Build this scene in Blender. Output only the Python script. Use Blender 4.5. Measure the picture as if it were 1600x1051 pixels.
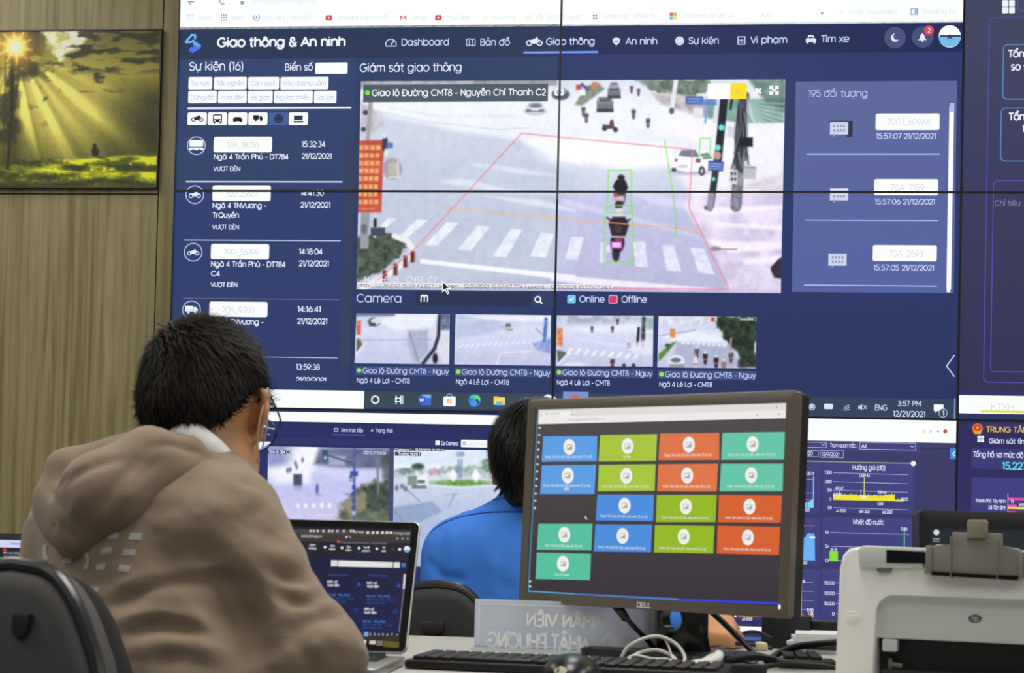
import bpy, bmesh, math, random
import numpy as np
from mathutils import Vector, Matrix
from mathutils.bvhtree import BVHTree

random.seed(7)
SC = bpy.context.scene
COL = SC.collection
for _o in list(bpy.data.objects):
    bpy.data.objects.remove(_o)

# ------------------------------------------------------------------ camera
CAM = np.array([1.678, -5.190, 0.960])
CR = np.array([0.9934429, 0.11189608, 0.02346228])
CU = np.array([-0.0203569, -0.02881468, 0.99937746])
CF = np.array([-0.11250248, 0.99330206, 0.02634789])
FPX, CX, CY = 2667.0, 800.0, 740.0
cd = bpy.data.cameras.new('camera')
cam = bpy.data.objects.new('camera', cd)
COL.objects.link(cam)
cam.matrix_world = Matrix(((CR[0], CU[0], -CF[0], CAM[0]), (CR[1], CU[1], -CF[1], CAM[1]),
                           (CR[2], CU[2], -CF[2], CAM[2]), (0, 0, 0, 1)))
cd.sensor_width = 36.0
cd.lens = FPX / 1600 * 36
cd.shift_y = (CY - 525.5) / 1600
cd.clip_start = 0.05
cd.dof.use_dof = True
cd.dof.focus_distance = 4.6
cd.dof.aperture_fstop = 13.0
SC.camera = cam

# ------------------------------------------------------------------ world, lamps, exposure
W = bpy.data.worlds.new('world')
SC.world = W
W.use_nodes = True
W.node_tree.nodes['Background'].inputs[0].default_value = (0.93, 0.97, 1.0, 1)
W.node_tree.nodes['Background'].inputs[1].default_value = 0.10
SC.view_settings.view_transform = 'Standard'
SC.view_settings.look = 'None'
SC.view_settings.exposure = 0.0
SC.view_settings.gamma = 1.0
SC.view_settings.use_curve_mapping = False


def area(name, loc, sx, sy, power, col=(1, 0.97, 0.9)):
    l = bpy.data.lights.new(name, 'AREA')
    l.shape = 'RECTANGLE'
    l.size, l.size_y, l.energy, l.color = sx, sy, power, col
    o = bpy.data.objects.new(name, l)
    o.location = loc
    COL.objects.link(o)
    return o


# recessed ceiling troffers
for _x in (-0.9, 1.5, 3.9):
    for _y, _p in ((-5.2, 15), (-2.95, 31), (-0.95, 15)):
        area('ceiling_lamp', (_x, _y, 2.985), 0.6, 1.2, _p)


# ------------------------------------------------------------------ helpers: projection
def at(u, v, z):
    "world point seen at photo pixel (u, v), z metres in front of the camera"
    return CAM + z * (CF + CR * (u - CX) / FPX - CU * (v - CY) / FPX)


def on_desk(u, v, h=0.75):
    d = CF + CR * (u - CX) / FPX - CU * (v - CY) / FPX
    return CAM + d * ((h - CAM[2]) / d[2])


class Surf:
    "a flat face in the room: origin, its x and z directions; n points to its front"
    def __init__(s, o, x, z):
        s.o, s.x, s.z = np.array(o, float), np.array(x, float), np.array(z, float)
        s.n = np.cross(s.x, s.z)

    def loc(s, u, v):
        d = (CF + np.multiply.outer(np.asarray(u, float) - CX, CR) / FPX
             - np.multiply.outer(np.asarray(v, float) - CY, CU) / FPX)
        t = ((s.o - CAM) @ s.n) / (d @ s.n)
        p = CAM + d * np.asarray(t)[..., None] - s.o
        return p @ s.x, p @ s.z

    def w(s, a, b, h=0.0):
        return s.o + s.x * a + s.z * b + s.n * h


def lin(c):
    c = np.asarray(c, float) / 255.0
    return np.where(c <= 0.04045, c / 12.92, ((np.maximum(c, 0) + 0.055) / 1.055) ** 2.4)


# ------------------------------------------------------------------ helpers: materials
def nt_mat(name):
    m = bpy.data.materials.new(name)
    m.use_nodes = True
    t = m.node_tree
    return m, t, t.nodes['Principled BSDF']


def mat(name, col, rough=0.5, metal=0.0, spec=0.5, bump=None, vary=None, sheen=0.0, coat=0.0):
    m, t, p = nt_mat(name)
    c = tuple(lin(col)) + (1,)
    p.inputs['Base Color'].default_value = c
    p.inputs['Roughness'].default_value = rough
    p.inputs['Metallic'].default_value = metal
    p.inputs['Specular IOR Level'].default_value = spec
    p.inputs['Sheen Weight'].default_value = sheen
    p.inputs['Coat Weight'].default_value = coat
    if bump or vary:
        tc = t.nodes.new('ShaderNodeTexCoord')
    if bump:
        n = t.nodes.new('ShaderNodeTexNoise')
        n.inputs['Scale'].default_value = bump[0]
        n.inputs['Detail'].default_value = 6
        b = t.nodes.new('ShaderNodeBump')
        b.inputs['Strength'].default_value = bump[1]
        b.inputs['Distance'].default_value = 0.004
        t.links.new(tc.outputs['Object'], n.inputs['Vector'])
        t.links.new(n.outputs['Fac'], b.inputs['Height'])
        t.links.new(b.outputs['Normal'], p.inputs['Normal'])
    if vary:
        n2 = t.nodes.new('ShaderNodeTexNoise')
        n2.inputs['Scale'].default_value = vary[0]
        n2.inputs['Detail'].default_value = 5
        r = t.nodes.new('ShaderNodeValToRGB')
        r.color_ramp.elements[0].position = 0.3
        r.color_ramp.elements[1].position = 0.7
        r.color_ramp.elements[0].color = c
        r.color_ramp.elements[1].color = tuple(lin(vary[1])) + (1,)
        t.links.new(tc.outputs['Object'], n2.inputs['Vector'])
        t.links.new(n2.outputs['Fac'], r.inputs['Fac'])
        t.links.new(r.outputs['Color'], p.inputs['Base Color'])
    return m


def screen_mat(name, strength=1.0, rough=0.45, spec=0.3):
    m, t, p = nt_mat(name)
    p.inputs['Base Color'].default_value = (0.008, 0.008, 0.009, 1)
    p.inputs['Roughness'].default_value = rough
    p.inputs['Specular IOR Level'].default_value = spec
    a = t.nodes.new('ShaderNodeVertexColor')
    a.layer_name = 'Col'
    t.links.new(a.outputs['Color'], p.inputs['Emission Color'])
    p.inputs['Emission Strength'].default_value = strength
    return m


def print_mat(name, rough=0.5):
    m, t, p = nt_mat(name)
    a = t.nodes.new('ShaderNodeVertexColor')
    a.layer_name = 'Col'
    t.links.new(a.outputs['Color'], p.inputs['Base Color'])
    p.inputs['Roughness'].default_value = rough
    return m


def wood_mat(name):
    m, t, p = nt_mat(name)
    tc = t.nodes.new('ShaderNodeTexCoord')
    mp = t.nodes.new('ShaderNodeMapping')
    mp.inputs['Scale'].default_value = (15, 15, 0.42)
    n = t.nodes.new('ShaderNodeTexNoise')
    n.inputs['Scale'].default_value = 3.0
    n.inputs['Detail'].default_value = 9
    n.inputs['Roughness'].default_value = 0.62
    n.inputs['Distortion'].default_value = 1.1
    mp2 = t.nodes.new('ShaderNodeMapping')
    mp2.inputs['Scale'].default_value = (3.6, 3.6, 0.42)
    wv = t.nodes.new('ShaderNodeTexWave')
    wv.bands_direction = 'X'
    wv.inputs['Scale'].default_value = 2.2
    wv.inputs['Distortion'].default_value = 9.0
    wv.inputs['Detail'].default_value = 3.0
    wv.inputs['Detail Scale'].default_value = 1.1
    mx = t.nodes.new('ShaderNodeMath')
    mx.operation = 'MULTIPLY_ADD'
    mx.inputs[1].default_value = 0.10
    r = t.nodes.new('ShaderNodeValToRGB')
    e = r.color_ramp.elements
    e[0].position, e[0].color = 0.36, tuple(lin((122, 109, 68))) + (1,)
    e[1].position, e[1].color = 0.88, tuple(lin((172, 160, 118))) + (1,)
    k = e.new(0.55)
    k.color = tuple(lin((150, 137, 94))) + (1,)
    L = t.links.new
    L(tc.outputs['Object'], mp.inputs['Vector'])
    L(tc.outputs['Object'], mp2.inputs['Vector'])
    L(mp.outputs['Vector'], n.inputs['Vector'])
    L(mp2.outputs['Vector'], wv.inputs['Vector'])
    L(wv.outputs['Fac'], mx.inputs[0])
    L(n.outputs['Fac'], mx.inputs[2])
    L(mx.outputs[0], r.inputs['Fac'])
    L(r.outputs['Color'], p.inputs['Base Color'])
    p.inputs['Roughness'].default_value = 0.5
    b = t.nodes.new('ShaderNodeBump')
    b.inputs['Strength'].default_value = 0.12
    b.inputs['Distance'].default_value = 0.002
    L(n.outputs['Fac'], b.inputs['Height'])
    L(b.outputs['Normal'], p.inputs['Normal'])
    return m


# ------------------------------------------------------------------ helpers: objects
def thing(name, label, cat, loc, group=None):
    o = bpy.data.objects.new(name, None)
    o.empty_display_size = 0.05
    COL.objects.link(o)
    o.location = Vector(loc)
    o['label'], o['category'] = label, cat
    if group:
        o['group'] = group
    return o


def tag(o, label, cat, group=None):
    o['label'], o['category'] = label, cat
    if group:
        o['group'] = group
    return o


def root_loc(o):
    l = Vector((0, 0, 0))
    while o is not None:
        l += o.location
        o = o.parent
    return l


def link(name, me, m, parent=None, smooth=True, origin=None):
    "link a mesh given in world coordinates as one object"
    if parent is not None:
        off = root_loc(parent)
    else:
        off = Vector(origin) if origin is not None else Vector((0, 0, 0))
    me.transform(Matrix.Translation(-off))
    o = bpy.data.objects.new(name, me)
    if parent is not None:
        o.parent = parent
    else:
        o.location = off
    for mm in (m if isinstance(m, (list, tuple)) else [m]):
        me.materials.append(mm)
    if smooth is True:
        me.shade_smooth()
    elif smooth:
        me.shade_smooth()
        me.set_sharp_from_angle(angle=math.radians(smooth))
    COL.objects.link(o)
    return o


class MB:
    "collects shapes into one mesh"
    def __init__(s):
        s.v, s.f = [], []

    def add(s, vs, fs):
        k = len(s.v)
        s.v += [tuple(map(float, p)) for p in vs]
        s.f += [tuple(i + k for i in f) for f in fs]
        return s

    def bm(s, b):
        b.verts.index_update()
        return s.add([v.co for v in b.verts], [[v.index for v in f.verts] for f in b.faces])

    def box(s, c, size, rot=None, bev=0.0, seg=2):
        "c centre; rot columns = local axes (3x3)"
        b = bmesh.new()
        bmesh.ops.create_cube(b, size=1.0)
        for v in b.verts:
            v.co = Vector((v.co.x * size[0], v.co.y * size[1], v.co.z * size[2]))
        if bev:
            bmesh.ops.bevel(b, geom=b.edges[:], offset=bev, segments=seg, affect='EDGES', profile=0.5)
        R = np.array(rot) if rot is not None else np.eye(3)
        for v in b.verts:
            v.co = Vector(np.array(c) + R @ np.array(v.co))
        s.bm(b)
        b.free()
        return s

    def prism(s, sf, pts, h0, h1, bev=0.0, seg=2, hole=None):
        "outline pts (a, b) counter-clockwise on surface sf, pulled from height h0 to h1 (h1 > h0 = front)"
        b = bmesh.new()
        n = len(pts)
        fr = [b.verts.new(Vector(sf.w(a, c, h1))) for a, c in pts]
        bk = [b.verts.new(Vector(sf.w(a, c, h0))) for a, c in pts]
        if hole is None:
            f1 = b.faces.new(fr)
            b.faces.new(bk[::-1])
        else:
            m = len(hole)
            hf = [b.verts.new(Vector(sf.w(a, c, h1))) for a, c in hole]
            hb = [b.verts.new(Vector(sf.w(a, c, h0))) for a, c in hole]
            assert m == n
            for i in range(n):
                j = (i + 1) % n
                b.faces.new((fr[i], fr[j], hf[j], hf[i]))
                b.faces.new((bk[j], bk[i], hb[i], hb[j]))
                b.faces.new((hf[i], hf[j], hb[j], hb[i]))
        for i in range(n):
            j = (i + 1) % n
            b.faces.new((fr[j], fr[i], bk[i], bk[j]))
        if bev:
            es = [e for e in b.edges if any(v in fr for v in e.verts) and all(v in fr for v in e.verts)]
            bmesh.ops.bevel(b, geom=es, offset=bev, segments=seg, affect='EDGES', profile=0.5)
        s.bm(b)
        b.free()
        return s

    def tube(s, pts, r, n=8, r2=None, cap=True):
        P = [np.array(p, float) for p in pts]
        k = len(s.v)
        m = len(P)
        up = None
        for i, p in enumerate(P):
            d = P[min(i + 1, m - 1)] - P[max(i - 1, 0)]
            d = d / (np.linalg.norm(d) + 1e-9)
            if up is None:
                up = np.cross(d, (0.3, 0.2, 1.0))
            up = up - d * (up @ d)
            up /= np.linalg.norm(up) + 1e-9
            sd = np.cross(d, up)
            rr = r + ((r2 - r) * i / (m - 1) if r2 is not None else 0)
            for j in range(n):
                a = 2 * math.pi * j / n
                s.v.append(tuple(p + rr * (math.cos(a) * up + math.sin(a) * sd)))
        for i in range(m - 1):
            for j in range(n):
                q = (j + 1) % n
                s.f.append((k + i * n + j, k + i * n + q, k + (i + 1) * n + q, k + (i + 1) * n + j))
        if cap:
            s.f.append(tuple(k + j for j in range(n))[::-1])
            s.f.append(tuple(k + (m - 1) * n + j for j in range(n)))
        return s

    def lathe(s, base, axis, prof, n=24):
        "prof list of (radius, height along axis)"
        ax = np.array(axis, float)
        ax /= np.linalg.norm(ax)
        t = np.cross(ax, (0.31, 0.87, 0.11))
        t /= np.linalg.norm(t)
        q = np.cross(ax, t)
        k = len(s.v)
        for r, h in prof:
            for j in range(n):
                a = 2 * math.pi * j / n
                s.v.append(tuple(np.array(base) + ax * h + r * (math.cos(a) * t + math.sin(a) * q)))
        for i in range(len(prof) - 1):
            for j in range(n):
                p = (j + 1) % n
                s.f.append((k + i * n + j, k + i * n + p, k + (i + 1) * n + p, k + (i + 1) * n + j))
        s.f.append(tuple(k + j for j in range(n))[::-1])
        s.f.append(tuple(k + (len(prof) - 1) * n + j for j in range(n)))
        return s

    def mesh(s, name='mesh', fix=True):
        me = bpy.data.meshes.new(name)
        me.from_pydata(s.v, [], s.f)
        if fix:
            b = bmesh.new()
            b.from_mesh(me)
            bmesh.ops.recalc_face_normals(b, faces=b.faces[:])
            b.to_mesh(me)
            b.free()
        return me

    def obj(s, name, m, parent=None, smooth=35, origin=None):
        return link(name, s.mesh(name), m, parent, smooth, origin)


def spline(pts, n=8):
    "Catmull-Rom through 3D points"
    P = [np.array(p, float) for p in pts]
    P = [2 * P[0] - P[1]] + P + [2 * P[-1] - P[-2]]
    o = []
    for i in range(1, len(P) - 2):
        for k in range(n):
            t = k / n
            a, b, c, d = P[i - 1], P[i], P[i + 1], P[i + 2]
            o.append(0.5 * (2 * b + (c - a) * t + (2 * a - 5 * b + 4 * c - d) * t * t + (3 * b - 3 * c + d - a) * t ** 3))
    o.append(P[-2])
    return o


def rrect(a0, b0, a1, b1, r, n=4):
    "rounded rectangle outline, counter-clockwise"
    o = []
    for cx, cy, s in ((a1 - r, b0 + r, -90), (a1 - r, b1 - r, 0), (a0 + r, b1 - r, 90), (a0 + r, b0 + r, 180)):
        for k in range(n + 1):
            t = math.radians(s + 90 * k / n)
            o.append((cx + r * math.cos(t), cy + r * math.sin(t)))
    return o


# ------------------------------------------------------------------ helpers: flat pictures (screens, prints)
_TXT = {}
CAP = 0.70   # cap height of the lettering at size 1
# geometric stroke lettering: 'l' polylines, 'a' arcs (cx, cy, rx, ry, from, to); last number = advance
_O = ('a', .28, .275, .26, .275, 0, 360)
_OB = ('a', .31, .275, .26, .275, 0, 360)
GLY = {
 'a': [_O, ('l', .54, .55, .54, 0), .65], 'b': [('l', .05, .74, .05, 0), _OB, .63], 'c': [('a', .28, .275, .26, .275, 42, 318), .52],
 'd': [_O, ('l', .54, .74, .54, 0), .65], 'e': [('a', .28, .275, .26, .275, 0, 318), ('l', .03, .275, .54, .275), .59],
 'f': [('a', .25, .58, .13, .16, 75, 180), ('l', .12, .58, .12, 0), ('l', 0, .51, .29, .51), .33],
 'g': [_O, ('l', .54, .55, .54, .02), ('a', .28, .02, .26, .21, 0, -155), .65], 'h': [('l', .05, .74, .05, 0), ('a', .27, .32, .22, .23, 0, 180), ('l', .49, .32, .49, 0), .57],
 'i': [('l', .05, .55, .05, 0), ('l', .05, .68, .05, .73), .17], 'j': [('l', .07, .55, .07, -.1), ('a', -.03, -.1, .10, .1, 0, -90), ('l', .07, .69, .07, .72), .19],
 'k': [('l', .05, .74, .05, 0), ('l', .44, .55, .06, .2), ('l', .17, .31, .47, 0), .52], 'l': [('l', .05, .74, .05, 0), .16],
 'm': [('l', .05, .55, .05, 0), ('a', .235, .35, .185, .20, 0, 180), ('l', .42, .35, .42, 0), ('a', .605, .35, .185, .20, 0, 180), ('l', .79, .35, .79, 0), .87],
 'n': [('l', .05, .55, .05, 0), ('a', .27, .32, .22, .23, 0, 180), ('l', .49, .32, .49, 0), .57], 'o': [_O, .60],
 'p': [('l', .05, .55, .05, -.2), _OB, .63], 'q': [_O, ('l', .54, .55, .54, -.2), .65], 'r': [('l', .05, .55, .05, 0), ('a', .25, .33, .20, .22, 85, 175), .33],
 's': [('a', .215, .405, .165, .145, 25, 270), ('a', .215, .135, .185, .135, 90, -150), .46], 't': [('l', .13, .70, .13, .14), ('a', .26, .14, .13, .14, 180, 280), ('l', 0, .52, .31, .52), .36],
 'u': [('l', .05, .55, .05, .24), ('a', .27, .24, .22, .24, 180, 360), ('l', .49, .55, .49, 0), .57], 'v': [('l', .01, .55, .24, 0, .47, .55), .50],
 'w': [('l', .01, .55, .19, 0, .37, .52, .55, 0, .73, .55), .76], 'x': [('l', .01, .55, .45, 0), ('l', .45, .55, .01, 0), .49], 'y': [('l', .01, .55, .25, .01), ('l', .49, .55, .17, -.2), .52],
 'z': [('l', .02, .55, .42, .55, .02, 0, .43, 0), .47],
 'A': [('l', .01, 0, .32, .7, .63, 0), ('l', .12, .23, .52, .23), .66], 'B': [('l', .06, 0, .06, .7, .3, .7), ('a', .3, .53, .16, .17, 90, -90), ('l', .06, .36, .33, .36), ('a', .33, .18, .19, .18, 90, -90), ('l', .33, 0, .06, 0), .58],
 'C': [('a', .37, .35, .34, .35, 45, 315), .70], 'D': [('l', .06, 0, .06, .7, .28, .7), ('a', .28, .35, .35, .35, 90, -90), ('l', .28, 0, .06, 0), .68], 'E': [('l', .46, .7, .06, .7, .06, 0, .46, 0), ('l', .06, .36, .42, .36), .52],
 'F': [('l', .46, .7, .06, .7, .06, 0), ('l', .06, .36, .42, .36), .49], 'G': [('a', .37, .35, .34, .35, 48, 360), ('l', .71, .34, .42, .34), .77], 'H': [('l', .06, 0, .06, .7), ('l', .58, 0, .58, .7), ('l', .06, .36, .58, .36), .66],
 'I': [('l', .06, 0, .06, .7), .18], 'J': [('l', .32, .7, .32, .18), ('a', .17, .18, .15, .18, 0, -170), .40], 'K': [('l', .06, 0, .06, .7), ('l', .52, .7, .08, .3), ('l', .2, .41, .55, 0), .58], 'L': [('l', .06, .7, .06, 0, .42, 0), .46],
 'M': [('l', .06, 0, .06, .7, .38, .2, .70, .7, .70, 0), .78], 'N': [('l', .06, 0, .06, .7, .56, 0, .56, .7), .64], 'O': [('a', .37, .35, .34, .35, 0, 360), .75], 'P': [('l', .06, 0, .06, .7, .3, .7), ('a', .3, .51, .19, .19, 90, -90), ('l', .3, .32, .06, .32), .54],
 'Q': [('a', .37, .35, .34, .35, 0, 360), ('l', .44, .18, .68, -.06), .75], 'R': [('l', .06, 0, .06, .7, .3, .7), ('a', .3, .51, .19, .19, 90, -90), ('l', .3, .32, .06, .32), ('l', .28, .32, .5, 0), .56], 'S': [('a', .27, .53, .21, .17, 25, 270), ('a', .27, .18, .24, .18, 90, -155), .56],
 'T': [('l', .01, .7, .49, .7), ('l', .25, .7, .25, 0), .51], 'U': [('l', .06, .7, .06, .25), ('a', .31, .25, .25, .25, 180, 360), ('l', .56, .25, .56, .7), .64], 'V': [('l', .01, .7, .31, 0, .61, .7), .63], 'W': [('l', .01, .7, .23, 0, .45, .66, .67, 0, .89, .7), .91],
 'X': [('l', .02, .7, .54, 0), ('l', .54, .7, .02, 0), .58], 'Y': [('l', .01, .7, .28, .33, .55, .7), ('l', .28, .33, .28, 0), .57], 'Z': [('l', .03, .7, .5, .7, .03, 0, .52, 0), .56],
 '0': [('a', .27, .35, .25, .35, 0, 360), .56], '1': [('l', .02, .62, .17, .7, .17, 0), .27], '2': [('a', .24, .49, .21, .21, 165, -35), ('l', .41, .37, .04, 0, .46, 0), .51], '3': [('a', .23, .53, .18, .17, 150, -90), ('a', .23, .18, .21, .18, 90, -155), .50],
 '4': [('l', .36, 0, .36, .7, .02, .17, .48, .17), .53], '5': [('l', .42, .7, .10, .7, .07, .38), ('a', .23, .22, .22, .22, 125, -150), .50], '6': [('a', .26, .23, .22, .23, 0, 360), ('l', .06, .30, .32, .7), .52], '7': [('l', .02, .7, .45, .7, .16, 0), .48],
 '8': [('a', .25, .53, .17, .17, 0, 360), ('a', .25, .18, .22, .18, 0, 360), .52], '9': [('a', .25, .47, .22, .23, 0, 360), ('l', .45, .40, .19, 0), .52],
 ':': [('l', .06, .03, .06, .09), ('l', .06, .42, .06, .48), .20], '.': [('l', .05, .02, .05, .05), .16], ',': [('l', .06, .05, .03, -.09), .16], '/': [('l', .0, -.08, .28, .76), .31], '-': [('l', .03, .27, .28, .27), .34], '_': [('l', 0, -.06, .42, -.06), .44],
 '(': [('a', .26, .3, .21, .5, 118, 242), .24], ')': [('a', -.04, .3, .21, .5, 62, -62), .24], '|': [('l', .05, -.15, .05, .76), .17], '<': [('l', .34, .5, .05, .28, .34, .06), .42], '>': [('l', .05, .5, .34, .28, .05, .06), .42],
 '&': [('a', .25, .55, .14, .15, -40, 215), ('l', .13, .46, .56, 0), ('a', .24, .19, .21, .19, 120, 340), ('l', .44, .13, .55, .33), .61], ' ': [.29]}


def text_geo(s, bold=0.0):
    k = (s, bold)
    if k in _TXT:
        return _TXT[k]
    import unicodedata
    w = max(.045, .088 + bold * 2.9) / 2
    V, F_ = [], []

    def stroke(P):
        n = len(P)
        for i in range(n - 1):
            p, q = np.array(P[i]), np.array(P[i + 1])
            d = q - p
            d = d / (np.hypot(*d) + 1e-9)
            m = np.array((-d[1], d[0])) * w
            e0 = d * (w * .35 if i else w * .25)
            e1 = d * (w * .35 if i < n - 2 else w * .25)
            b = len(V)
            V.extend([tuple(p - e0 - m), tuple(q + e1 - m), tuple(q + e1 + m), tuple(p - e0 + m)])
            F_.append((b, b + 1, b + 2, b + 3))

    def arc(x, cx, cy, rx, ry, a0, a1):
        n = max(3, int(abs(a1 - a0) / 24))
        stroke([(x + cx + rx * math.cos(math.radians(a0 + (a1 - a0) * i / n)), cy + ry * math.sin(math.radians(a0 + (a1 - a0) * i / n))) for i in range(n + 1)])

    x = 0.0
    for ch in unicodedata.normalize('NFC', s):
        dec = unicodedata.normalize('NFD', ch)
        base, marks = dec[0], dec[1:]
        bar = base in '\u0111\u0110'
        base = {'\u0111': 'd', '\u0110': 'D'}.get(base, base)
        g = GLY.get(base, GLY['-'])
        adv = g[-1]
        up = base.isupper()
        top = .70 if up else .55
        cx = adv / 2 - .03
        for q in g[:-1]:
            if base == 'i' and marks and q == g[1] and any(m not in '\u0323' for m in marks):
                continue
            if q[0] == 'l':
                stroke([(x + q[i], q[i + 1]) for i in range(1, len(q), 2)])
            else:
                arc(x, *q[1:])
        if bar:
            stroke([(x + (.30 if not up else -.06), .62 if not up else .35), (x + (.68 if not up else .26), .62 if not up else .35)])
        y = top + .10
        circ = False
        for m in marks:
            if m == '\u0302':
                stroke([(x + cx - .13, y), (x + cx, y + .11), (x + cx + .13, y)]); circ = True
            elif m == '\u0306':
                arc(x, cx, y + .10, .12, .10, 190, 350); circ = True
            elif m == '\u031b':
                rx = (.49 if base in 'u' else .47 if base == 'o' else .56 if base == 'U' else .60)
                stroke([(x + rx - .02, top - .06), (x + rx + .09, top - .01), (x + rx + .10, top + .10)]); adv += .03
            elif m == '\u0323':
                stroke([(x + cx, -.15), (x + cx, -.12)])
        dx, dy = (.13, .10) if circ else (0, 0)
        for m in marks:
            if m == '\u0301':
                stroke([(x + cx - .04 + dx, y + dy), (x + cx + .08 + dx, y + .13 + dy)])
            elif m == '\u0300':
                stroke([(x + cx + .04 + dx, y + dy), (x + cx - .08 + dx, y + .13 + dy)])
            elif m == '\u0309':
                arc(x, cx + dx, y + .10 + dy, .06, .05, 170, -90)
            elif m == '\u0303':
                yy = y + .04 + (.11 if circ else 0)
                stroke([(x + cx - .14, yy - .02), (x + cx - .07, yy + .05), (x + cx + .07, yy - .02), (x + cx + .14, yy + .05)])
        x += adv + .03
    _TXT[k] = (V, F_, min(p[0] for p in V), max(p[0] for p in V))
    return _TXT[k]


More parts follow.
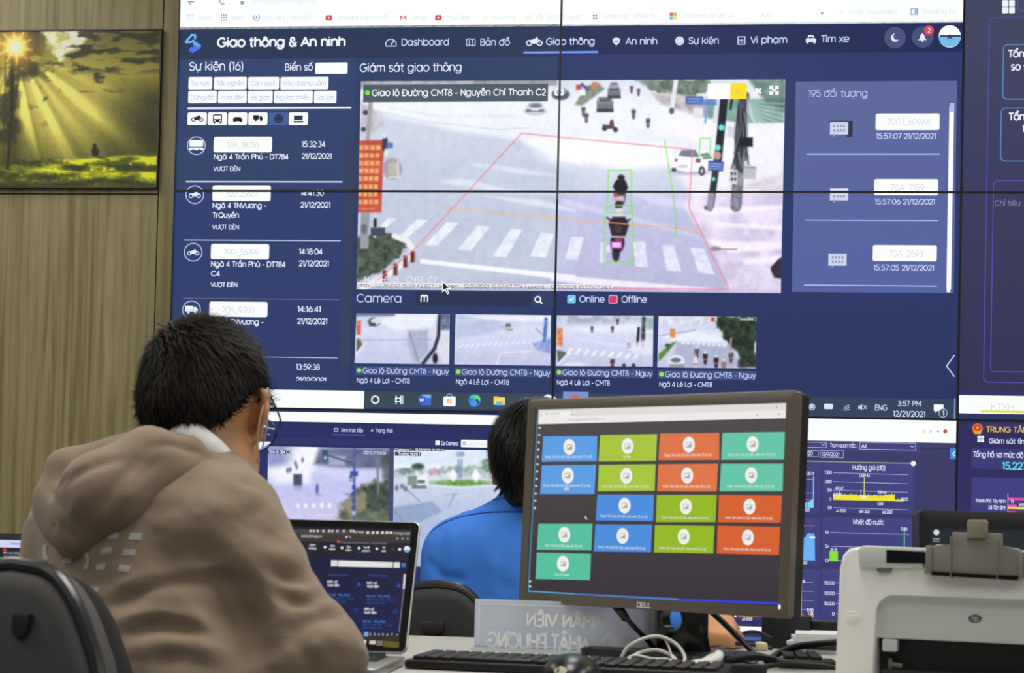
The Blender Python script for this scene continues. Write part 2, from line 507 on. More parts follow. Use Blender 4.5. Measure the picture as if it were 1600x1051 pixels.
class Flat:
    "coloured shapes lying on a Surf; coordinates are photo pixels unless given raw"
    def __init__(s, sf, lift=0.00035):
        s.sf, s.lift, s.p, s.grids = sf, lift, [], []
        s.tone = lambda c: c

    def raw(s, pts, col, lv):
        s.p.append((list(pts), lv, col))

    def P(s, pts, col, lv=2):
        a, b = s.sf.loc([p[0] for p in pts], [p[1] for p in pts])
        s.raw(list(zip(a, b)), col, lv)

    def R(s, u0, v0, u1, v1, col, lv=1, r=0.0, grad=None):
        a, b = s.sf.loc([u0, u1], [v0, v1])
        q = [(a[0], b[1]), (a[1], b[1]), (a[1], b[0]), (a[0], b[0])]
        if r:
            k = abs(a[1] - a[0]) / max(1e-6, abs(u1 - u0)) * r
            q = rrect(a[0], b[1], a[1], b[0], k, 3)
        s.raw(q, (col, grad) if grad else col, lv)

    def L(s, pts, w, col, lv=3):
        a, b = s.sf.loc([p[0] for p in pts], [p[1] for p in pts])
        a2, _ = s.sf.loc(pts[0][0] + 10, pts[0][1])
        hw = abs(a2 - a[0]) / 10 * w / 2
        for i in range(len(pts) - 1):
            p, q = np.array((a[i], b[i])), np.array((a[i + 1], b[i + 1]))
            d = q - p
            d = d / (np.linalg.norm(d) + 1e-9) * hw
            n = np.array((-d[1], d[0]))
            s.raw([tuple(p - d * .3 - n), tuple(q + d * .3 - n), tuple(q + d * .3 + n), tuple(p - d * .3 + n)], col, lv)

    def frame(s, u0, v0, u1, v1, w, col, lv=3):
        a, b = s.sf.loc([u0, u1], [v0, v1])
        k = abs(a[1] - a[0]) / max(1e-6, abs(u1 - u0)) * w
        for x0, z0, x1, z1 in ((a[0], b[0] - k, a[1], b[0]), (a[0], b[1], a[1], b[1] + k),
                               (a[0], b[1], a[0] + k, b[0]), (a[1] - k, b[1], a[1], b[0])):
            s.raw([(x0, z0), (x1, z0), (x1, z1), (x0, z1)], col, lv)

    def rframe(s, u0, v0, u1, v1, w, r, col, lv=3):
        a, b = s.sf.loc([u0, u1], [v0, v1])
        k = abs(a[1] - a[0]) / max(1e-6, abs(u1 - u0))
        o = rrect(a[0], b[1], a[1], b[0], k * r, 4)
        i = rrect(a[0] + k * w, b[1] + k * w, a[1] - k * w, b[0] - k * w, k * (r - w), 4)
        for q in range(len(o)):
            t = (q + 1) % len(o)
            s.raw([o[q], o[t], i[t], i[q]], col, lv)

    def C(s, u, v, r, col, lv=3, n=20, ry=None, half=None):
        a0 = 0 if half is None else half
        sw = 360 if half is None else 180
        s.P([(u + r * math.cos(math.radians(a0 + sw * k / n)), v - (ry or r) * math.sin(math.radians(a0 + sw * k / n)))
             for k in range(n + (half is not None))], col, lv)

    def ring(s, u, v, r, w, col, lv=3, n=28, a0=0, sw=360):
        for k in range(n):
            t0, t1 = math.radians(a0 + sw * k / n), math.radians(a0 + sw * (k + 1) / n)
            s.P([(u + q * math.cos(t), v - q * math.sin(t)) for q, t in ((r, t0), (r, t1), (r - w, t1), (r - w, t0))], col, lv)

    def T(s, txt, u0, v, u1, cap, col, bold=0.0, lv=4, flip=False, vmax=None):
        "text from u0 to u1 on baseline v with capital height cap (pixels)"
        vv, ff, x0, x1 = text_geo(txt, bold)
        a, b = s.sf.loc([u0, u1, u0], [v, v, v - cap])
        kx = (a[1] - a[0]) / (x1 - x0)
        kz = abs(b[2] - b[0]) / CAP
        q = [((a[0] + (p[0] - x0) * kx), b[0] + p[1] * kz) for p in vv]
        if flip:
            q = [(a[1] - (p[0] - x0) * kx, b[0] + p[1] * kz) for p in vv]
        zm = s.sf.loc(u0, vmax)[1] if vmax else None
        for f in ff:
            t = [q[i] for i in f]
            if zm is not None and min(p[1] for p in t) < zm:
                t = [(p[0], max(p[1], zm)) for p in t]
            s.raw(t, col, lv)

    def grid(s, cv, lv=1.5):
        s.grids.append((cv, lv))

    def mesh(s, name, clip=None):
        "clip = (a0, b0, a1, b1) keeps only that part"
        vs, fs, cs = [], [], []
        for pts, lv, col in s.p:
            cols = None
            if isinstance(col, tuple) and len(col) == 2:
                zs = [p[1] for p in pts]
                lo, hi = min(zs), max(zs)
                cols = [lin(np.array(s.tone(col[0])) * ((p[1] - lo) / (hi - lo)) + np.array(s.tone(col[1])) * (1 - (p[1] - lo) / (hi - lo))) for p in pts]
            if clip:
                xs, zs = [p[0] for p in pts], [p[1] for p in pts]
                if max(xs) <= clip[0] or min(xs) >= clip[2] or max(zs) <= clip[1] or min(zs) >= clip[3]:
                    continue
                if min(xs) < clip[0] or max(xs) > clip[2] or min(zs) < clip[1] or max(zs) > clip[3]:
                    q = [tuple(p) + ((tuple(cols[i])) if cols else ()) for i, p in enumerate(pts)]
                    for ax, val, sg in ((0, clip[0], 1), (0, clip[2], -1), (1, clip[1], 1), (1, clip[3], -1)):
                        o = []
                        for i in range(len(q)):
                            A, B = q[i - 1], q[i]
                            da, db = (A[ax] - val) * sg, (B[ax] - val) * sg
                            if (da >= 0) != (db >= 0):
                                t = da / (da - db)
                                o.append(tuple(x + (y - x) * t for x, y in zip(A, B)))
                            if db >= 0:
                                o.append(B)
                        q = o
                        if len(q) < 3:
                            break
                    if len(q) < 3:
                        continue
                    pts = [p[:2] for p in q]
                    if cols:
                        cols = [np.array(p[2:]) for p in q]
            k = len(vs)
            for i, p in enumerate(pts):
                vs.append(s.sf.w(p[0], p[1], lv * s.lift))
                cs.append(cols[i] if cols else lin(s.tone(col)))
            fs.append(list(range(k, k + len(pts))))
        V = np.array(vs).reshape(-1, 3)
        Cc = np.array(cs).reshape(-1, 3)
        for cv, lv in s.grids:
            a, b = s.sf.loc(cv.U, cv.V)
            h, w = a.shape
            P = s.sf.o + a[..., None] * s.sf.x + b[..., None] * s.sf.z + s.sf.n * (lv * s.lift)
            idx = np.arange(h * w).reshape(h, w)
            q = np.stack([idx[1:, :-1], idx[1:, 1:], idx[:-1, 1:], idx[:-1, :-1]], -1).reshape(-1, 4)
            if clip:
                am = (a[1:, 1:] + a[:-1, :-1]).ravel() / 2
                bmn = (b[1:, 1:] + b[:-1, :-1]).ravel() / 2
                q = q[(am > clip[0]) & (am < clip[2]) & (bmn > clip[1]) & (bmn < clip[3])]
                if not len(q):
                    continue
                un, inv = np.unique(q, return_inverse=True)
                q = inv.reshape(-1, 4)
            else:
                un = np.arange(h * w)
            fs += (q + len(V)).tolist()
            V = np.vstack([V, P.reshape(-1, 3)[un]])
            Cc = np.vstack([Cc, lin(np.clip(cv.C.reshape(-1, 3)[un], 0, 262))])
        me = bpy.data.meshes.new(name)
        me.from_pydata(V.tolist(), [], fs)
        at_ = me.color_attributes.new('Col', 'FLOAT_COLOR', 'POINT')
        at_.data.foreach_set('color', np.hstack([Cc, np.ones((len(Cc), 1))]).astype(np.float32).ravel())
        return me


_RNG = np.random.RandomState(3)


def vnoise(x, y, seed=0):
    r = np.random.RandomState(seed).rand(64, 64)
    xi, yi = np.floor(x).astype(int), np.floor(y).astype(int)
    fx, fy = x - xi, y - yi
    fx, fy = fx * fx * (3 - 2 * fx), fy * fy * (3 - 2 * fy)
    g = lambda i, j: r[j % 64, i % 64]
    return (g(xi, yi) * (1 - fx) + g(xi + 1, yi) * fx) * (1 - fy) + (g(xi, yi + 1) * (1 - fx) + g(xi + 1, yi + 1) * fx) * fy


def fbm(x, y, oc=4, seed=0):
    s, a, t = 0, 1.0, 0
    for k in range(oc):
        s = s + a * vnoise(x * 2 ** k + 7.3 * k, y * 2 ** k + 3.1 * k, seed + k)
        t += a
        a *= 0.55
    return s / t


class Canvas:
    "a picture painted on a grid in photo pixels"
    def __init__(s, tl, tr, br, bl, res=1.0, col=(0, 0, 0)):
        w = int(max(abs(tr[0] - tl[0]), abs(br[0] - bl[0])) * res) + 1
        h = int(max(abs(bl[1] - tl[1]), abs(br[1] - tr[1])) * res) + 1
        x, y = np.meshgrid(np.linspace(0, 1, w), np.linspace(0, 1, h))
        q = lambda i: tl[i] * (1 - x) * (1 - y) + tr[i] * x * (1 - y) + br[i] * x * y + bl[i] * (1 - x) * y
        s.U, s.V = q(0), q(1)
        s.C = np.zeros((h, w, 3)) + np.array(col, float)
        s.u0, s.v0, s.res = s.U.min(), s.V.min(), res

    def sl(s, u0, v0, u1, v1, pad):
        pad += 9
        i0 = max(0, int((v0 - pad - s.v0) * s.res)); i1 = max(0, int((v1 + pad - s.v0) * s.res) + 2)
        j0 = max(0, int((u0 - pad - s.u0) * s.res)); j1 = max(0, int((u1 + pad - s.u0) * s.res) + 2)
        return (slice(i0, i1), slice(j0, j1))

    def mix(s, k, m, col, tex=None):
        c = np.array(col, float)
        if tex:
            n = np.clip((fbm(s.U[k] / tex[1], s.V[k] / tex[1], 4, tex[2] if len(tex) > 2 else 5) - .5) * 2.6 + .5, 0, 1)[..., None]
            c = c * (1 - n) + np.array(tex[0], float) * n
        m = m[..., None]
        s.C[k] = s.C[k] * (1 - m) + c * m

    def vgrad(s, stops):
        vs = [q[0] for q in stops]
        for c in range(3):
            s.C[..., c] = np.interp(s.V, vs, [q[1][c] for q in stops])

    def poly(s, pts, col, soft=1.0, a=1.0, tex=None, rag=0.0, seed=9):
        P = np.array(pts, float)
        k = s.sl(P[:, 0].min(), P[:, 1].min(), P[:, 0].max(), P[:, 1].max(), soft * 2 + rag)
        U, V = s.U[k], s.V[k]
        if U.size == 0:
            return
        d = np.full(U.shape, 1e9)
        ins = np.zeros(U.shape, bool)
        for i in range(len(P)):
            (x0, y0), (x1, y1) = P[i - 1], P[i]
            dx, dy = x1 - x0, y1 - y0
            t = np.clip(((U - x0) * dx + (V - y0) * dy) / (dx * dx + dy * dy + 1e-9), 0, 1)
            d = np.minimum(d, (U - x0 - t * dx) ** 2 + (V - y0 - t * dy) ** 2)
            if y0 != y1:
                ins ^= ((V < y0) != (V < y1)) & (U < x0 + (V - y0) * dx / dy)
        d = np.sqrt(d) * np.where(ins, 1, -1)
        if rag:
            d = d + (fbm(U / (rag * 1.2), V / (rag * 1.2), 3, seed) - .5) * rag * 2.2
        s.mix(k, np.clip(d / (2 * soft) + .5, 0, 1) * a, col, tex)

    def rect(s, u0, v0, u1, v1, col, soft=0.8, a=1.0, tex=None, rag=0.0):
        s.poly([(u0, v0), (u1, v0), (u1, v1), (u0, v1)], col, soft, a, tex, rag)

    def ell(s, u, v, ru, rv, col, soft=1.0, a=1.0, tex=None, rag=0.0, seed=4):
        k = s.sl(u - ru, v - rv, u + ru, v + rv, soft * 2 + rag)
        U, V = s.U[k], s.V[k]
        if U.size == 0:
            return
        d = (1 - np.sqrt(((U - u) / ru) ** 2 + ((V - v) / rv) ** 2)) * min(ru, rv)
        if rag:
            d = d + (fbm(U / (rag * 1.2), V / (rag * 1.2), 3, seed) - .5) * rag * 2.2
        s.mix(k, np.clip(d / (2 * soft) + .5, 0, 1) * a, col, tex)

    def line(s, pts, w, col, soft=0.8, a=1.0, tex=None):
        P = np.array(pts, float)
        k = s.sl(P[:, 0].min(), P[:, 1].min(), P[:, 0].max(), P[:, 1].max(), soft * 2 + w)
        U, V = s.U[k], s.V[k]
        if U.size == 0:
            return
        d = np.full(U.shape, 1e9)
        for i in range(len(P) - 1):
            (x0, y0), (x1, y1) = P[i], P[i + 1]
            dx, dy = x1 - x0, y1 - y0
            t = np.clip(((U - x0) * dx + (V - y0) * dy) / (dx * dx + dy * dy + 1e-9), 0, 1)
            d = np.minimum(d, (U - x0 - t * dx) ** 2 + (V - y0 - t * dy) ** 2)
        s.mix(k, np.clip((w / 2 - np.sqrt(d)) / (2 * soft) + .5, 0, 1) * a, col, tex)

    def noise(s, amp, sc, seed=1, sy=None):
        s.C += ((fbm(s.U / sc, s.V / (sy or sc), 4, seed) - .5) * 2 * amp)[..., None]

    def blur(s, n=1):
        for _ in range(n):
            for ax in (0, 1):
                p = np.concatenate([s.C.take([0], ax), s.C, s.C.take([-1], ax)], ax)
                m = s.C.shape[ax]
                s.C = (p.take(range(0, m), ax) + 2 * s.C + p.take(range(2, m + 2), ax)) / 4

    def grain(s, amp):
        s.C += _RNG.randn(*s.C.shape[:2], 1) * amp

# ------------------------------------------------------------------ materials
M_WOOD = wood_mat('wood_laminate')
M_CEIL = mat('ceiling_paint', (225, 225, 220), 0.8, bump=(60, 0.1))
M_FLOOR = mat('floor_tile', (150, 145, 138), 0.35, vary=(6, (128, 124, 118)))
M_DARKWALL = mat('wall_paint_dark', (62, 66, 78), 0.7)
M_BLACK = mat('black_plastic', (22, 22, 23), 0.42, bump=(400, 0.08))
M_BLACKG = mat('black_gloss', (16, 16, 18), 0.18)
M_SCREEN = screen_mat('display_screen', 1.0, .6, .12)
M_BEZW = mat('panel_bezel', (14, 15, 20), 0.5)

# ------------------------------------------------------------------ room shell
def struct(name, mb, m):
    o = mb.obj(name, m, None, False)
    o['kind'] = 'structure'
    return o


struct('floor', MB().box((1.4, -2.6, -0.05), (7.6, 6.2, 0.1)), M_FLOOR)
struct('ceiling', MB().box((1.4, -2.6, 3.05), (7.6, 6.2, 0.1)), M_CEIL)
WY = 0.035                                   # front of the wood cladding
wsf = Surf((0, WY, 0), (1, 0, 0), (0, 0, 1))
GX = float(wsf.loc(247, 310)[0])
GZ = float(wsf.loc(150, 303)[1])
wb = MB()
wb.box((1.4, 0.19, 1.5), (7.6, 0.1, 3.0))
t = 0.0022
for x0, x1, z0, z1 in ((-2.4, GX - t, 0, GZ - t), (-2.4, GX - t, GZ + t, 3.0), (GX + t, -0.006, 0, 3.0)):
    wb.box(((x0 + x1) / 2, WY + 0.05, (z0 + z1) / 2), (x1 - x0, 0.1, z1 - z0))
struct('wall_back', wb, M_WOOD)
ww = MB()
ww.box((2.1, 0.07, 0.30), (4.19, 0.12, 0.598))
ww.box((2.1, 0.07, 2.83), (4.19, 0.12, 0.35))
struct('trim_1', ww, M_DARKWALL)

# ------------------------------------------------------------------ the video wall: its picture
PW, PH = 1.21, 0.6795
ZS = [2.6445, 1.965, 1.2855, 0.606]
WS = Surf((0, 0, 0), (1, 0, 0), (0, 0, 1))
F = Flat(WS)
F.tone = lambda c: np.array(c, float) * (.86 + .14 * min(1, max(0, (max(c) - 125) / 70)))
WHT = (255, 255, 255)
TX = (226, 236, 255)
# backgrounds: browser window over two panel columns and two rows
F.R(279, -70, 1507, 43 - 8, (253, 255, 255), 1)
F.R(266, 60, 872, 300, (56, 78, 122), 0.5, grad=(52, 72, 118))
F.R(872, 60, 1507, 300, (50, 66, 122), 0.5, grad=(52, 72, 126))
F.R(266, 298, 868, 612, (50, 70, 122), 0.5, grad=(48, 66, 116))
F.R(866, 299, 1500, 640, (46, 64, 120), 0.5, grad=(44, 58, 110))
F.R(279, 43, 877, 88.5, (48, 66, 102), 1, grad=(48, 64, 100))
F.R(876, 38, 1507, 81, (36, 50, 104), 1, grad=(34, 48, 98))
F.R(283, 89, 551, 296, (60, 80, 128), 0.8, grad=(56, 76, 122))
F.R(276, 301, 544, 608, (54, 72, 128), 0.8, grad=(50, 68, 120))
# bookmarks row, washed out by the exposure
pale = (196, 216, 222)
for s_, u0, u1, v in (('Apps', 310, 330, 31), ('Apps', 362, 381, 31), ('Hãy làm theo cách', 413, 488, 31), ('VMware vSphere D', 527, 605, 31),
                      ('Gmail', 643, 665, 31), ('YouTube', 699, 733, 31), ('Imported', 768, 804, 30.5), ('Văn bản liên quan', 836, 911, 30),
                      ('Code.org - Khoá họ', 943, 1026, 28.5), ('Windows Server 20', 1066, 1147, 28), ('AoT', 1188, 1205, 27),
                      ('Other bookmarks', 1326, 1402, 23), ('Reading list', 1442, 1494, 21.5)):
    F.T(s_, u0, v, u1, 6.5, pale, -0.012)
F.T('camera.tayninh.gov.vn', 392, 6, 496, 6.5, (214, 226, 230), -0.012)
F.L([(302, 2), (294, 3), (299, 7)], 1.2, (110, 130, 150)); F.L([(294, 3), (304, 3)], 1.2, (150, 165, 180))
F.ring(348, 2, 5, 1.2, (130, 145, 155), a0=30, sw=280)
F.R(376, 2, 381, 7, (150, 170, 185), 3)
for i in range(3):
    for j in range(3):
        F.R(345.5 + i * 3.6, 23 + j * 3.6, 347.3 + i * 3.6, 24.8 + j * 3.6, (110, 130, 160), 3)
        F.R(293.5 + i * 3.6, 23 + j * 3.6, 295.3 + i * 3.6, 24.8 + j * 3.6, (240, 170, 170) if j == 0 else (200, 225, 220), 3)
F.ring(401, 27.5, 5.2, 1.4, (140, 165, 190), a0=120, sw=300); F.C(401, 27.5, 1.6, (90, 150, 230))
for u, v in ((509, 24), (680, 23.8)):
    F.R(u, v, u + 10, v + 8, (228, 72, 88), 3, 2); F.P([(u + 4, v + 2.2), (u + 4, v + 6), (u + 7, v + 4.1)], WHT, 4)
F.L([(626, 31), (626, 25), (630, 29), (634, 25), (634, 31)], 1.6, (225, 90, 100))
for i, c in enumerate(((240, 90, 80), (150, 210, 90), (110, 200, 240), (250, 220, 110))):
    F.R(1046.5 + 5.8 * (i % 2), 20 + 5.6 * (i // 2), 1051.5 + 5.8 * (i % 2), 25 + 5.6 * (i // 2), c, 3)
for i in range(4):
    F.R(926.5 + 3.8 * (i % 2), 23.5 + 3.8 * (i // 2), 929 + 3.8 * (i % 2), 26 + 3.8 * (i // 2), (70, 90, 130), 3)
F.C(1284.5, 21, 2, (150, 165, 185)); F.frame(1423, 13.5, 1434, 23.5, 1.2, (110, 150, 190)); F.R(1429, 15, 1433, 22, (150, 185, 215), 3)
F.R(755, 24, 763, 31, (255, 244, 225), 3); F.R(822, 23.5, 830, 30.5, (255, 244, 225), 3); F.R(1312, 16, 1320, 23, (255, 246, 228), 3)
# navigation bar
S1, S2 = (112, 190, 250), (70, 120, 235)
F.L([(305, 61), (305, 55), (300, 54.5), (290, 66)], 3, S1); F.L([(290, 66), (298, 66), (303, 63)], 3, S1)
F.P([(300, 64), (306, 65), (315, 71.5), (313, 76), (301, 83), (295, 79), (298, 74), (304, 73)], S2, 4)
F.P([(300, 64), (306, 65), (315, 71.5), (308, 74), (302, 70)], (96, 165, 245), 4.5)
F.T('Giao thông & An ninh', 339, 73.2, 540, 13.4, (240, 248, 255), 0.022)
nav = (196, 212, 252)
for s_, u0, u1, v, c in (('Dashboard', 627.5, 701.5, 71.3, nav), ('Bản đồ', 750.5, 797, 71.2, nav), ('Giao thông', 853, 929, 70.2, (210, 224, 255)),
                         ('An ninh', 977, 1027, 69.6, nav), ('Sự kiện', 1076, 1123, 68.8, nav), ('Vi phạm', 1172, 1230, 67.6, nav), ('Tìm xe', 1283, 1327, 66, nav)):
    F.T(s_, u0, v, u1, 10.2, c, 0.008)
F.ring(611, 69.5, 9, 1.6, nav, a0=-10, sw=200); F.L([(603, 72.2), (619, 72.2)], 1.6, nav); F.L([(611, 70), (615, 64)], 1.8, nav)
for u in (729, 733.5, 738, 742.5):
    F.L([(u, 61 + (u % 3)), (u, 71)], 1.3, nav)
F.L([(729, 62), (733.5, 60.5), (738, 62), (742.5, 60.5)], 1.3, nav); F.L([(729, 72), (733.5, 70.5), (738, 72), (742.5, 70.5)], 1.3, nav)


def moto(u, v, k, c, lv=3.2):
    F.ring(u - 7 * k, v + 2 * k, 4.2 * k, 1.5 * k, c, lv, 16); F.ring(u + 7 * k, v + 2 * k, 4.2 * k, 1.5 * k, c, lv, 16)
    F.P([(u - 8 * k, v - 1 * k), (u - 2 * k, v - 3 * k), (u + 4 * k, v - 5.5 * k), (u + 6 * k, v - 2 * k), (u + 3 * k, v + 3 * k), (u - 4 * k, v + 3 * k)], c, lv)
    F.L([(u + 3 * k, v - 6 * k), (u + 7 * k, v + 2 * k)], 1.4 * k, c, lv)


def truck(u, v, k, c, lv=3.2):
    F.R(u - 10 * k, v - 6 * k, u + 2 * k, v + 3 * k, c, lv)
    F.P([(u + 3 * k, v - 4 * k), (u + 7 * k, v - 4 * k), (u + 10 * k, v), (u + 10 * k, v + 3 * k), (u + 3 * k, v + 3 * k)], c, lv)
    F.C(u - 5 * k, v + 4 * k, 2.5 * k, c, lv, 12); F.C(u + 6 * k, v + 4 * k, 2.5 * k, c, lv, 12)


def carf(u, v, k, c, lv=3.2):
    F.P([(u - 8 * k, v + 5 * k), (u - 8 * k, v), (u - 5 * k, v - 1.5 * k), (u - 4 * k, v - 6 * k), (u + 4 * k, v - 6 * k), (u + 5 * k, v - 1.5 * k), (u + 8 * k, v), (u + 8 * k, v + 5 * k)], c, lv)
    F.R(u - 7 * k, v + 4 * k, u - 4 * k, v + 7 * k, c, lv); F.R(u + 4 * k, v + 4 * k, u + 7 * k, v + 7 * k, c, lv)


moto(835, 65, 1.15, (225, 235, 255))
F.P([(957, 60.5), (963, 58.5), (969, 60.5), (968.5, 66), (963, 71.5), (957.5, 66)], (220, 230, 255), 3); F.L([(961, 64.5), (963, 66.3), (966, 63)], 1.1, (60, 75, 130), 4)
F.C(1062, 64, 7, (220, 230, 255)); F.ring(1062, 64, 4.6, 0.9, (150, 165, 210), 4)
F.frame(1152.5, 56.8, 1164.5, 70, 1.6, nav); F.R(1155.5, 62, 1161.5, 63.3, nav, 4); F.R(1155.5, 65.3, 1161.5, 66.6, nav, 4)
carf(1267, 61, 1.0, (220, 230, 255)); F.R(1263.5, 57.5, 1270.5, 59.8, (60, 70, 120), 4)
F.R(818, 80.6, 934.5, 83, (112, 150, 255), 3)
F.C(1398.5, 59, 17, (82, 92, 140)); F.C(1398.5, 59, 6.5, (220, 228, 255), 4); F.C(1401.5, 57, 5.6, (82, 92, 140), 5)
F.C(1441.5, 58, 17, (76, 86, 140)); F.P([(1434.5, 63), (1437, 60), (1438, 55), (1441, 52), (1444, 55), (1445.5, 60), (1448, 62.5)], (230, 236, 255), 4); F.C(1441.3, 63.5, 1.9, (230, 236, 255), 4, 10)
F.C(1451.5, 47.5, 7.6, (228, 66, 92), 5); F.T('2', 1449.5, 50.5, 1453.5, 6, (255, 235, 240), 0.01, 6)
F.C(1484, 57, 17.5, (250, 253, 255)); F.C(1484, 57, 17.5, (110, 190, 236), 4, half=180, ry=16.5); F.R(1468, 55, 1501, 58, (70, 80, 110), 5); F.P([(1479, 62), (1484, 53), (1489, 62), (1484, 59.5)], (70, 70, 95), 6)
# event list card
F.T('Sự kiện (16)', 296, 110, 380, 12.2, TX, 0.004); F.T('Biển số', 445.5, 110, 489, 10, TX, 0.006)
F.R(493, 98, 543, 115.5, (253, 255, 255), 3, 2)
tg = (186, 192, 226)
for v0, v1, bl, row in ((120.5, 139.5, 133.6, (('Tai nạn', 295, 331.5), ('Tắc nghẽn', 334.5, 385.5), ('Cán vạch', 388, 436), ('Vào đường cấm', 438.5, 513))),
                        (142, 161, 155.6, (('Dừng/đỗ', 294.5, 338.5), ('Vượt đèn', 341, 385.5), ('Xe gian', 387.5, 426), ('Ngược chiều', 428.5, 488.5), ('Sai làn', 491, 525.5)))):
    for s_, u0, u1 in row:
        F.R(u0, v0, u1, v1, (250, 252, 255), 3, 2.2); F.T(s_, u0 + 4, bl, u1 - 4, 6.6, tg, 0.0, 4)
F.R(293.5, 167.6, 549, 169.8, (236, 244, 255), 3)
dk = (30, 38, 55)
for i, u in enumerate((293.5, 325.2, 356.7, 388.3, 420.5, 451.5)):
    F.R(u, 175.6, u + 29.5, 195.4, (74, 100, 168) if i == 4 else (252, 254, 255), 3, 2.5)
moto(308.5, 185, 0.85, dk, 4)
F.R(333, 178.5, 347, 191, dk, 4, 2); F.R(334.5, 180.5, 345.5, 186, WHT, 5); F.R(333.5, 191, 336.5, 193.5, dk, 4); F.R(343.5, 191, 346.5, 193.5, dk, 4); F.C(336, 188.7, 1.1, WHT, 5, 8); F.C(344, 188.7, 1.1, WHT, 5, 8)
F.P([(364, 186.5), (367, 183), (376, 183), (379, 186.5), (378.5, 189.5), (364.5, 189.5)], dk, 4); F.C(366.5, 189.5, 1.6, dk, 4, 8); F.C(376.5, 189.5, 1.6, dk, 4, 8)
truck(403.5, 184.5, 0.75, dk, 4)
F.C(435.5, 185.5, 7, (40, 52, 84), 4); F.ring(435.5, 185.5, 5, 1.2, (80, 92, 120), 5)
F.R(459.5, 180.5, 473, 187.5, (52, 62, 84), 4); F.R(459, 189, 474, 191.5, dk, 4)
ev = ((307, 227.5, 334.5, 213.5, '51R_18216', '15:32:34', '21/12/2021', ('Ngã 4 Trần Phú - DT784',), (450.5,), 267, 'van'),
      (304.5, 304, 332.5, 289.5, '70U_25627', '14:41:30', '21/12/2021', ('Ngã 4 TNVương -', 'TrQuyền'), (416, 373.5), 358, 'moto'),
      (302, 394, 330, 380.8, '79B1_56399', '14:18:04', '21/12/2021', ('Ngã 4 Trần Phú - DT784', 'C4'), (446, 343.5), 448, 'moto'),
      (299.5, 484, 327.5, 470.8, '70H_19700', '14:16:41', '21/12/2021', ('Ngã 4 TNVương -', 'TrQuyền'), (411.5, 369), 540, 'truck'))
for cu, cvv, pu, pv, pl, tm, dt, locs, le, vd, ic in ev:
    F.ring(cu, cvv, 14.6, 1.5, (178, 200, 246))
    if ic == 'van':
        F.R(cu - 10.5, cvv - 8.5, cu + 10.5, cvv + 2, (245, 250, 255), 3, 1.5); F.R(cu - 11, cvv + 3.5, cu + 11, cvv + 7, (245, 250, 255), 3); F.C(cu - 5, cvv + 7.5, 2, (60, 80, 125), 4, 10); F.C(cu + 5, cvv + 7.5, 2, (60, 80, 125), 4, 10)
    elif ic == 'moto':
        moto(cu, cvv, 0.85, (225, 236, 255))
    else:
        truck(cu, cvv - 0.5, 1.0, (240, 246, 255))
    F.R(pu, pv, pu + 90.3, pv + 24.6, (252, 254, 255), 3, 3)
    F.T(pl, pu + 20, pv + 17.5, pu + 70 + (4 if len(pl) > 9 else 0), 9, (176, 184, 200), -0.014)
    tu = pu + 137.2
    F.T(tm, tu, pv + 16, tu + 36.5, 8.2, TX, 0.012); F.T(dt, tu - 0.3, pv + 34.6, tu + 46.5, 8.2, TX, 0.012)
    for i, (l_, e_) in enumerate(zip(locs, le)):
        F.T(l_, pu - 0.2, pv + 35.4 + 15 * i, e_, 7.8, TX, 0.014)
    F.T('VƯỢT ĐÈN', pu - 1, vd, pu + 41, 6.6, TX, 0.012)
for u0, v0, u1, v1 in ((290.8, 283, 535, 285), (288.3, 374.6, 532.5, 376.6), (285.8, 465.8, 530, 467.8), (283, 556.5, 528, 558.5)):
    F.R(u0, v0 - .2, u1, v1 + .2, (214, 230, 255), 3)
F.T('13:59:38', 462.5, 577, 500, 8.2, TX, 0.012); F.T('21/12/2021', 462.5, 597.5, 509.5, 8.2, TX, 0.012, vmax=594.5)
F.R(541, 211, 547, 572, (60, 74, 108), 1.5)
# main column
F.T('Giám sát giao thông', 562, 112, 721, 12, (228, 238, 255), 0.002)
F.R(568, 132.5, 856, 158.5, (92, 106, 122), 3)
F.C(574.3, 145, 4, (130, 225, 60), 4); F.T('Giao lộ Đường CMT8 - Nguyễn Chí Thanh C2', 581, 150, 853, 9.6, (244, 250, 255), 0.01)
F.R(866.5, 138.5, 881, 149.5, (238, 244, 255), 3, 2); F.R(870, 136.5, 876, 139.5, (238, 244, 255), 3); F.ring(873.5, 144, 3.6, 1.3, (120, 130, 150), 4)
F.T('Ngã Lê Lợi - CMT8  C2', 570, 439.5, 682, 7.4, (236, 240, 250), -0.004)
F.R(558, 441, 957, 450.3, (236, 232, 238), 3); F.T('rtsp : 12/21/2021 15:59:42.877 | screen : 12/21/2021 15:57:07.774 | event : 12/21/2021 15:57:07.243', 560, 448.6, 954, 5.6, (120, 116, 132), 0.0, 4)
F.P([(691, 438), (691, 457), (695.5, 453), (699, 460), (702.3, 458.4), (699, 451.5), (705, 451)], WHT, 6); F.P([(692.2, 441), (692.2, 454), (695.8, 450.5), (699.5, 457.5), (700.5, 457), (697, 450.2), (702, 450)], (30, 35, 45), 7)
F.R(1106, 130.5, 1141, 155, (255, 253, 252), 3); F.R(1141, 130, 1166.5, 155, (250, 224, 40), 3); F.T('AI', 1148.5, 147, 1158, 8, (226, 180, 110), -0.005)
F.L([(1181.5, 138.5), (1188.5, 145.5)], 3.2, WHT, 4); F.L([(1188.5, 138.5), (1181.5, 145.5)], 3.2, WHT, 4)
for du, dv in ((-4.5, -4.5), (4.5, -4.5), (-4.5, 4.5), (4.5, 4.5)):
    F.R(1209.5 + du - 2.6, 141 + dv - 2.6, 1209.5 + du + 2.6, 141 + dv + 2.6, WHT, 4, 0.8)
F.L([(1205, 136.5), (1214, 145.5)], 1.8, WHT, 4); F.L([(1214, 136.5), (1205, 145.5)], 1.8, WHT, 4)
